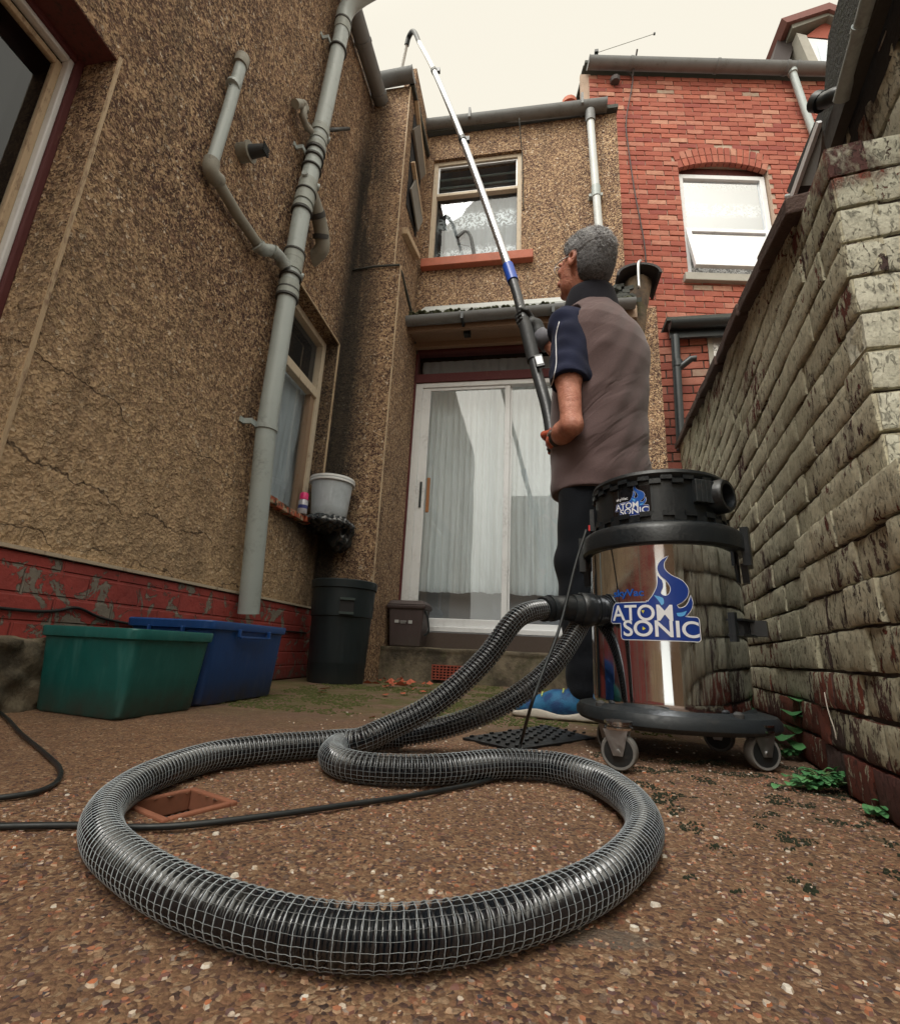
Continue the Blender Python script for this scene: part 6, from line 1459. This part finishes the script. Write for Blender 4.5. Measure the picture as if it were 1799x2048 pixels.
# finer mesh of head for the face silhouette
# hair: cap of short wavy grey hair cut by a hairline
def hairf(X, Y, Z):
    q = [(X - HC.x) * a[0] + (Y - HC.y) * a[1] + (Z - HC.z) * a[2] for a in HB]
    f, l, u = [x / HS for x in q]
    d = union([hel(-.016, 0, .046, .103, .084, .092), hel(-.050, 0, -.012, .066, .075, .085), hel(.030, 0, .088, .055, .062, .040)], .02)(X, Y, Z)
    wavy = .0036 * np.sin(95 * f + 5 * np.sin(60 * u + 3 * l * 20)) * np.sin(80 * u + 4 * np.sin(70 * l)) * np.clip(.4 + u * 12, .2, 1) 
    d = d + wavy
    # keep the face, the ears and the nape clear
    d = np.maximum(d, (f - .062 - .25 * (u - .06)))
    side = np.where(np.abs(l) > .03, f - (.030 + .5 * (u - .03)), -1); d = np.maximum(d, np.where(u < .055, side, -1))
    d = np.maximum(d, np.where((u < .022) & (f > -.028), .01, -1))
    nape = -(u + .105 - .2 * (f + .05)); d = np.maximum(d, nape)
    return d
hm_ = Mat('grey_hair', (.3, .3, .3), .7, spec=.3); wv = hm_.N('Mapping', {'Vector': hm_.pos(), 'Scale': (60, 60, 110)}).outputs[0]; a_ = hm_.noise(2.2, 5, wv, .7, 1.5); zz = hm_.sep(hm_.pos())[2]
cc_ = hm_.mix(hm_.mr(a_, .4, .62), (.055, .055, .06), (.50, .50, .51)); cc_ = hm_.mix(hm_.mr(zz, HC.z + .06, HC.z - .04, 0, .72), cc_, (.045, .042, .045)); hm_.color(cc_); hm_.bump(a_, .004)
hair = sdf_obj('hair', hairf, tuple(HC - Vector((.15, .15, .13))), tuple(HC + Vector((.15, .15, .16))), .004, hm_.m, man)
# locks of hair: small curved tapering strands over the crown and back
me = hair.data; rs2 = random.Random(5); m = MB(); org = ORG[hair]
polys = [p for p in me.polygons]
for _ in range(9000):
    p = rs2.choice(polys); c = p.center + org; nrm = p.normal.copy(); rel = c - HC; u_ = rel.dot(hU); f_ = rel.dot(hF)
    if u_ < -.02 and rs2.random() < .45: continue
    if f_ > .05 and u_ < .05: continue
    fl = (hU * -.55 - hF * .75 + hL * rs2.gauss(0, .5) + Vector((rs2.gauss(0, .35), rs2.gauss(0, .35), rs2.gauss(0, .3)))) if rs2.random() < .8 else (hF * .6 + hL * rs2.gauss(0, .8)); fl = (fl - nrm * fl.dot(nrm)).normalized(); L = rs2.uniform(.010, .024) * (1 if u_ > .02 else .6); s = nrm.cross(fl).normalized(); b = len(m.v); w_ = rs2.uniform(.0004, .0009)
    for i in range(4):
        t = i / 3; q = c - nrm * .001 + fl * L * t + nrm * (.0055 * math.sin(2.6 * t) * (1 if u_ > 0 else .45)) + s * .003 * math.sin(4 * t + c.x * 90); ww = w_ * (1 - t * .85)
        m.v += [tuple(q - s * ww), tuple(q + s * ww + nrm * .0003)]
    m.f += [(b + i * 2, b + i * 2 + 1, b + i * 2 + 3, b + i * 2 + 2) for i in range(3)]
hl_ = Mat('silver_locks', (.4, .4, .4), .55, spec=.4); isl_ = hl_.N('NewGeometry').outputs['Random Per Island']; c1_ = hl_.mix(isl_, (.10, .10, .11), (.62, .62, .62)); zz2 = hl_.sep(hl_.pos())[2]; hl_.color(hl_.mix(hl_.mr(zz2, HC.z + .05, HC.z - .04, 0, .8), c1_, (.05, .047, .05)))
m.build('locks', hl_.m, hair, fix=False)
# glasses
gm = Mat('clear_plastic_frame', (.75, .76, .78), .2).m
m = MB()
for s in (1, -1):
    m.tube([hpnt(-.012, s * .080, .018), hpnt(.05, s * .078, .022), hpnt(.108, s * .066, .022)], .0022, 8)
    ring = [hpnt(.112 - .10 * abs(math.cos(t) * .030 + .034) * .35, s * (.034 + math.cos(t) * .028), .012 + math.sin(t) * .019) for t in np.linspace(0, 2 * math.pi, 19)]
    m.tube(ring, .0019, 6)
m.tube([hpnt(.109, .008, .016), hpnt(.111, 0, .019), hpnt(.109, -.008, .016)], .002, 6)
gl_ = m.build('glasses', gm, man, smooth=True)
m = MB()
for s in (1, -1):
    m.add([hpnt(.111 - .10 * abs(math.cos(t) * .030 + .034) * .35, s * (.034 + math.cos(t) * .027), .012 + math.sin(t) * .018) for t in np.linspace(0, 2 * math.pi, 18, endpoint=False)], [tuple(range(18))])
m.build('lens', M['glass'], gl_)
# fleece vest: lofted torso with folds
zr = [.735, .78, .90, 1.02, 1.15, 1.28, 1.36, 1.42, 1.47, 1.515, 1.56]
aw = [.188, .190, .188, .186, .192, .203, .207, .200, .172, .128, .088]
bw_ = [.140, .142, .146, .146, .144, .142, .134, .124, .110, .096, .084]
fo = [.022, .022, .024, .022, .014, .002, -.004, -.002, .006, .016, .026]
def vestf(X, Y, Z, g=0.):
    a = np.interp(Z, zr, aw) + g; b = np.interp(Z, zr, bw_) + g; o_ = np.interp(Z, zr, fo)
    l = (X - MC.x) * Ld.x + (Y - MC.y) * Ld.y; f = (X - MC.x) * Fd.x + (Y - MC.y) * Fd.y - o_
    e = 2.35; k = (np.abs(l / a) ** e + np.abs(f / b) ** e) ** (1 / e); d = (k - 1) * np.minimum(a, b) * .9
    # broad drape folds radiating from the armpit and across the lower back
    xr = X - MC.x; w1 = Z - 1.25 * xr; 
    rid = lambda p: 1 - 2 * np.abs(np.sin(p))
    ms = np.clip(.55 + .6 * np.sin(6 * xr + 8 * Z + 1.0), .1, 1); fold = .0022 * rid(11 * w1 + 1.3 * np.sin(7 * Z + 5 * xr)) * np.clip((1.40 - Z) * 2.4, 0, 1) * ms
    fold += .0014 * rid(21 * (Z - .8 * xr) + 1.6 * np.sin(11 * Z)) * np.clip((1.22 - Z) * 3, .0, 1) * np.clip((Z - .74) * 4, .2, 1)
    fold += .0016 * np.sin(40 * Z - 46 * xr + 3 * np.sin(14 * l)) + .002 * np.sin(60 * Z + 20 * xr) * np.clip((.85 - Z) * 9, 0, 1)
    d = d + fold
    d = np.maximum(d, .735 + .012 * np.sin(7 * l) - Z); d = np.maximum(d, Z - 1.562)
    return d
sleeve_dir = (EL_ - SL).normalized()
def vest(X, Y, Z):
    d = vestf(X, Y, Z)
    for s_, P in ((1, SL), (-1, SRt)):   # arm holes
        h_ = cap(P + Ld * s_ * .01 + Vector((0, 0, .055)) - Fd * .0, P + Ld * s_ * .015 + Vector((0, 0, -.13)), .073, .066)(X, Y, Z); d = np.maximum(d, -h_)
    n_ = cap(neckb + Vector((0, 0, -.01)) + Fd * .02, neckb + Vector((0, 0, .10)), .058, .062)(X, Y, Z); return np.maximum(d, -n_)
vmm = Mat('brown_fleece', (.12, .08, .078), .92, spec=.2); ps = vmm.sep(vmm.pos())
ac_ = vmm.math('SUBTRACT', ps[2], vmm.math('MULTIPLY', ps[0], 1.15)); al_ = vmm.math('ADD', ps[0], ps[2])
vv_ = vmm.N('CombineXYZ', {0: vmm.math('MULTIPLY', ac_, 7.5), 1: vmm.math('MULTIPLY', al_, 1.7), 2: vmm.math('MULTIPLY', ps[1], 2.0)}).outputs[0]
cn = vmm.noise(1.0, 3, vv_, .45, .8); cr = vmm.math('ABSOLUTE', vmm.math('SUBTRACT', cn, .5)); big_ = vmm.noise(3.2, 2)
vmm.color(vmm.mix(vmm.mr(vmm.noise(420, 3), .3, .7), (.135, .090, .088), (.085, .055, .055)))
vmm.bump(vmm.math('ADD', vmm.math('MULTIPLY', vmm.mr(cr, 0, .16), vmm.mr(big_, .42, .62, .0, 1)), vmm.math('MULTIPLY', vmm.noise(420, 3), .03)), 0.008, .7); vmm.b.inputs['Sheen Weight'].default_value = .2
vm = vmm.m
vo = sdf_obj('vest', vest, (-.02, 1.5, .71), (.51, 2.08, 1.59), .0052, vm, man)
# stand-up collar
m = MB(); nb2 = neckb + Fd * .000 + Vector((0, 0, -.05)); tc_ = neckb + (hpnt(-.020, 0, -.085) - neckb) * .30 + Vector((0, 0, .034)); n = 36; lv_ = 7
for q in range(lv_ + 1):
    t = q / lv_; c = nb2.lerp(tc_, t); R1c = .125 * (1 - t) + .098 * t + .006 * math.sin(t * 3.1); R2c = .100 * (1 - t) + .090 * t
    for k in range(n):
        a = 2 * math.pi * k / n; fr = max(0, math.cos(a))
        m.v.append(tuple(c + Fd * math.cos(a) * R2c * (1 + .12 * fr) + Ld * math.sin(a) * R1c + Vector((0, 0, -.055 * fr * t + .014 * max(0, -math.cos(a)) * t + .002 * math.sin(5 * a)))))
m.f = [(q * n + k, q * n + (k + 1) % n, (q + 1) * n + (k + 1) % n, (q + 1) * n + k) for q in range(lv_) for k in range(n)]
co = m.build('vest_collar', cloth('black_collar', (.012, .012, .018)), vo, smooth=True)
sm2 = co.modifiers.new('solid', 'SOLIDIFY'); sm2.thickness = .008; sm2.offset = 0
# navy polo shirt: sleeves (and what shows at the arm holes)
SE = SL + (EL_ - SL) * .58; SE2 = SRt + (RE - SRt) * .6
def shirtf(X, Y, Z):
    d = cap(SL + Ld * -.03 + Vector((0, 0, .022)), SE, .068, .068)(X, Y, Z)
    d = smin(d, cap(mp_(0, .11, 1.41), SL + Vector((0, 0, .02)), .06, .062)(X, Y, Z), .03)
    d = smin(d, cap(SL + Vector((0, 0, -.05)) - Fd * .03, mp_(-.02, .10, 1.10), .05, .07)(X, Y, Z), .03)
    q = (X - SL.x) * sleeve_dir.x + (Y - SL.y) * sleeve_dir.y + (Z - SL.z) * sleeve_dir.z
    d = d + .0026 * np.sin(60 * q + 30 * (X - Y)) * np.sin(38 * (X + Y) + 20 * Z) + .0015 * np.sin(95 * q - 60 * X)
    cut = q - (SE - SL).length; d = np.maximum(d, cut)
    inner = cap(SE - sleeve_dir * .03, SE + sleeve_dir * .05, .050, .052)(X, Y, Z); d = np.maximum(d, -inner)
    e = cap(SRt + Ld * .03, SE2, .066, .060)(X, Y, Z); return np.minimum(d, e)
nv = cloth('navy_polo', (.014, .018, .045))
so_ = sdf_obj('shirt', shirtf, (-.06, 1.46, .95), (.50, 2.16, 1.52), .0058, nv, man)
# white piping down the sleeve: project lines onto the sleeve surface
from mathutils.bvhtree import BVHTree
bvh = BVHTree.FromPolygons([tuple(v.co + ORG[so_]) for v in so_.data.vertices], [tuple(p.vertices) for p in so_.data.polygons])
m = MB()
def pipeline(pix, bvh=bvh):
    pts = []
    for x, y in spline([Vector((a, b, 0)) for a, b in pix], 6) and [(v.x, v.y) for v in spline([Vector((a, b, 0)) for a, b in pix], 6)]:
        r = Vector(ray(x, y)).normalized(); h_ = bvh.ray_cast(Vector((0, 0, CAMH)), r)
        if h_[0] is not None: pts.append(h_[0] + h_[1] * .0012 if h_[1].dot(r) < 0 else h_[0] - h_[1] * .0012)
    return pts
for ln in ([(1118, 644), (1112, 670), (1112, 700), (1112, 730), (1106, 758), (1100, 775)], [(1096, 662), (1092, 690), (1092, 720), (1086, 748), (1081, 766)]):
    pts = pipeline(ln)
    if len(pts) > 3: m.tube(pts, .0019, 6)
if m.v: m.build('piping', Mat('white_piping', (.75, .76, .78), .7).m, so_, smooth=True)
# trousers and shoes
kneeL = mp_(.02, .085, .50, Vector((.215, 1.775, 0))); ankL = Vector((.155, 1.715, .10)); hipL = mp_(.0, .085, .90)
ankR = Vector((.33, 1.90, .10)); kneeR = mp_(.03, -.10, .50)
def trf(X, Y, Z):
    d = union([cap(hipL, kneeL, .095, .074), cap(kneeL, ankL, .073, .063), cap(mp_(0, -.085, .90), kneeR, .095, .074), cap(kneeR, ankR, .073, .063), ell(mp_(0, 0, .80), (.115, .15, .12), B3x)], .025)(X, Y, Z)
    d = d + .0028 * np.sin(30 * Z + 8 * np.sin(14 * X)) * np.sin(24 * X - 17 * Z) + .003 * np.sin(75 * Z + 30 * Y) * np.clip(1 - Z * 2, 0, 1)
    return np.maximum(np.maximum(d, .055 - Z), Z - .84)
sdf_obj('trousers', trf, (.0, 1.55, .04), (.50, 2.08, .94), .0085, cloth('black_work_trousers', (.007, .009, .013)), man)
blue = Mat('blue_mesh_fabric', (.012, .10, .28), .7); blue.color(blue.mix(blue.mr(blue.noise(28, 5), .42, .58), (.006, .045, .15), (.012, .12, .26))); blue.bump(blue.noise(300, 2), .001)
for (hx0, hy0), (tx, ty) in (((.195, 1.70), (-.075, 1.735)), ((.36, 1.88), (.15, 2.04))):
    h0_ = Vector((hx0, hy0, .035)); t0_ = Vector((tx, ty, .026)); d_ = (t0_ - h0_).normalized(); Ls = (t0_ - h0_).length
    def shf(X, Y, Z, h0_=h0_, t0_=t0_, d_=d_, Ls=Ls):
        d = union([cap(h0_ + d_ * .03 + Ud * .012, h0_ + d_ * Ls * .5 + Ud * .012, .040, .042), cap(h0_ + d_ * Ls * .5 + Ud * .006, t0_ - d_ * .03, .042, .030), cap(h0_ + d_ * .03 + Ud * .01, h0_ + d_ * .06 + Ud * .07, .038, .040)], .02)(X, Y, Z)
        return np.maximum(np.maximum(d, .016 - Z), Z - .105)
    sh_ = sdf_obj('shoe', shf, tuple(Vector((min(hx0, tx) - .05, min(hy0, ty) - .06, -.01))), tuple(Vector((max(hx0, tx) + .05, max(hy0, ty) + .06, .14))), .0045, blue.m, man)
    def sof(X, Y, Z, h0_=h0_, t0_=t0_, d_=d_, Ls=Ls):
        d = union([cap(Vector((h0_.x, h0_.y, .012)) + d_ * .03, Vector((h0_.x, h0_.y, .012)) + d_ * Ls * .5, .043, .046), cap(Vector((h0_.x, h0_.y, .012)) + d_ * Ls * .5, Vector((t0_.x, t0_.y, .014)) - d_ * .028, .046, .037)], .02)(X, Y, Z)
        return np.maximum(np.maximum(d, Z - .021 - .006 * np.sin(40 * ((X - h0_.x) * d_.x))), .0005 - Z)
    sdf_obj('sole', sof, tuple(Vector((min(hx0, tx) - .06, min(hy0, ty) - .07, -.01))), tuple(Vector((max(hx0, tx) + .06, max(hy0, ty) + .07, .05))), .0045, worn('cream_sole', (.5, .46, .4), .7), sh_)
    m = MB(); sd2 = Vector((-d_.y, d_.x, 0))
    for k in range(4): c = h0_ + d_ * (Ls * .42 + k * .022) + Ud * (.052 - k * .004); m.tube([c + sd2 * .026 - Ud * .004, c + Ud * .006, c - sd2 * .026 - Ud * .004], .0022, 6)
    m.build('lace', Mat('yellow_lace', (.5, .6, .15), .7).m, sh_)
# glove and cuff on the raised right hand
gripR = polep[3] + (polep[2] - polep[3]) * .0
pr = (polep[4] - polep[2]).normalized(); RW2 = hit(1086, 672, 'y', 2.03)
hr = hand(hit(1072, 652, 'y', 2.03), gripR, pr, -1, 1.08)
HR2 = union(hr, .006); glv = Mat('black_glove', (.015, .017, .018), .6); glv.bump(glv.noise(120, 3), .001)
def glf(X, Y, Z): return smin(HR2(X, Y, Z), cap(hit(1072, 650, 'y', 2.03), RW, .030, .034)(X, Y, Z), .01)
sdf_obj('glove', glf, tuple(gripR - Vector((.09, .10, .14))), tuple(gripR + Vector((.15, .10, .12))), .0042, glv.m, man)
m = MB(); d_ = (RE - RW).normalized(); m.tube([RW - d_ * .004, RW + d_ * .03, RW + d_ * .075], [.036, .038, .044], 20); m.build('grey_cuff', cloth('grey_sleeve', (.16, .16, .18)), man, smooth=True)
def ogf(X, Y, Z): return np.maximum(HAND(X, Y, Z) - .0022, (X - WR.x) * (EL_ - WR).normalized().x + (Y - WR.y) * (EL_ - WR).normalized().y + (Z - WR.z) * (EL_ - WR).normalized().z - .012)
og = Mat('orange_glove', (.50, .10, .05), .6); og.bump(og.noise(120, 3), .001)
sdf_obj('glove', ogf, tuple(gripL - Vector((.09, .13, .10))), tuple(gripL + Vector((.10, .10, .10))), .0042, og.m, man)
# watch on the left wrist
m = MB(); wd = (WR - EL_).normalized(); c = WR - wd * .035; m.tube([c - wd * .010, c + wd * .010], .0355, 24); wt = m.build('watch', Mat('dark_strap', (.03, .028, .03), .4).m, man, smooth='auto')
m = MB(); n_ = (Vector((0, 0, CAMH)) - c).normalized(); n_ = (n_ - wd * n_.dot(wd)).normalized(); n_ = (n_ * .7 + Vector((0, 0, .7))).normalized(); cc = c + n_ * .036; m.tube([cc, cc + n_ * .006], .0135, 18); m.build('watch_face', M['metal'], wt, smooth='auto')
# ------------------------------------------------------------------ gutter pole
pl = thing('gutter_pole', 'very long jointed vacuum pole reaching up to the gutter of the left house', 'pole', polep[0])
def ppt(px, py):
    """point on the pole spine at picture height py"""
    ys = [128.0] ; return None
PS = spline(polep, 10)
def along(i0, i1): return PS[i0:i1 + 1]
dark_tube = worn('carbon_grip', (.03, .034, .038), .4, sc=10); alu = worn('brushed_aluminium', (.55, .57, .60), .28, .9, sc=8, dfac=.1)
alu_hi = alu
m = MB(); m.tube(along(0, 30), .0245, 22); m.tube(along(30, 38), .0225, 22); m.build('handle_tube', dark_tube, pl, smooth='auto')
m = MB(); m.tube(along(22, 29), .030, 22); m.tube([PS[29], PS[30]], .027, 22); m.build('rubber_sleeve', worn('black_rubber', (.018, .02, .022), .6), pl, smooth='auto')
m = MB(); m.tube([PS[38], PS[38] + (PS[40] - PS[38]) * .9], .0275, 24); m.build('blue_clamp', Mat('blue_plastic_clamp', (.01, .07, .42), .35).m, pl, smooth='auto')
m = MB(); m.tube(along(39, 50), .0205, 22); m.build('lower_tube', alu, pl, smooth='auto')
m = MB(); m.tube(along(50, 60), .0185, 22); m.build('middle_tube', alu, pl, smooth='auto')
m = MB(); m.tube(along(60, 69), .0165, 22); m.tube(along(69, 70), .0165, 22); m.build('upper_tube', worn('pale_aluminium', (.75, .75, .74), .35, .5), pl, smooth='auto')
for i, r in ((50, .024), (60, .022)):
    d = (PS[i + 1] - PS[i]).normalized(); m = MB(); m.tube([PS[i] - d * .018, PS[i] + d * .022], r, 20); m.box(PS[i] + Vector((.012, -.012, -.018)), PS[i] + Vector((.042, .012, .014))); m.build('clamp', bpl, pl, smooth='auto')
tp = PS[-1]; y0 = tp.y
end = [tp, hit(830, 66, 'y', y0 + .03), hit(824, 63, 'y', y0 + .05), hit(817, 74, 'y', y0 + .09), hit(813, 90, 'y', y0 + .11)]
m = MB(); m.tube(spline(end, 6), [.017] * 12 + [.019] * 13, 16); m.build('swan_neck', M['blackpipe'], pl, smooth='auto')
m = MB(); m.tube([hit(813, 88, 'y', y0 + .11), hit(802, 140, 'y', 2.80)], .014, 14); m.build('nozzle_tube', worn('pale_tube', (.7, .7, .68), .4), pl, smooth='auto')
m = MB(); m.tube([hit(802, 138, 'y', 2.80), hit(799, 148, 'y', 2.80)], [.016, .021], 12); m.build('nozzle_tip', M['blackpipe'], pl, smooth='auto')
# printed strip on grip tube, small white remote
m = MB(); d = (PS[36] - PS[32]).normalized(); tov = (Vector((0, 0, CAMH)) - PS[34]).normalized(); tov = (tov - d * tov.dot(d)).normalized(); s = d.cross(tov)
for i, (o0, o1, w_) in enumerate(((.0, .01, .010), (.018, .022, .008), (.026, .029, .010), (.033, .036, .009), (.040, .043, .010), (.047, .050, .008), (.054, .057, .010), (.061, .064, .006))):
    b0 = PS[32] + d * o0 + tov * .0238; b1 = PS[32] + d * o1 + tov * .0238
    m.hexa([q + s * w_ * k * .5 + tov * z_ for z_ in (0, .001) for q, k in ((b0, -1), (b0, 1), (b1, 1), (b1, -1))])
m.build('printed_strip', sm_, pl)
m = MB(); c = hit(1078, 722, 'y', 1.93); dd_ = (PS[21] - PS[17]).normalized(); r_ = Vector((1, 0, 0)); r_ = (r_ - dd_ * r_.dot(dd_)).normalized(); f_ = dd_.cross(r_)
def obx(c, hw, hh, hd): return [c + r_ * hw * a + dd_ * hh * b + f_ * hd * z for z in (-1, 1) for a, b in ((-1, -1), (1, -1), (1, 1), (-1, 1))]
m.hexa(obx(c, .019, .036, .006)); cc_o = m.build('monitor_case', bpl, pl, bevel=.003)
fsgn = 1 if f_.y < 0 else -1
m = MB(); m.hexa(obx(c + f_ * fsgn * .0065, .0135, .023, .0008)); m.build('monitor_screen', Mat('pale_screen', (.75, .8, .85), .3).m, cc_o)
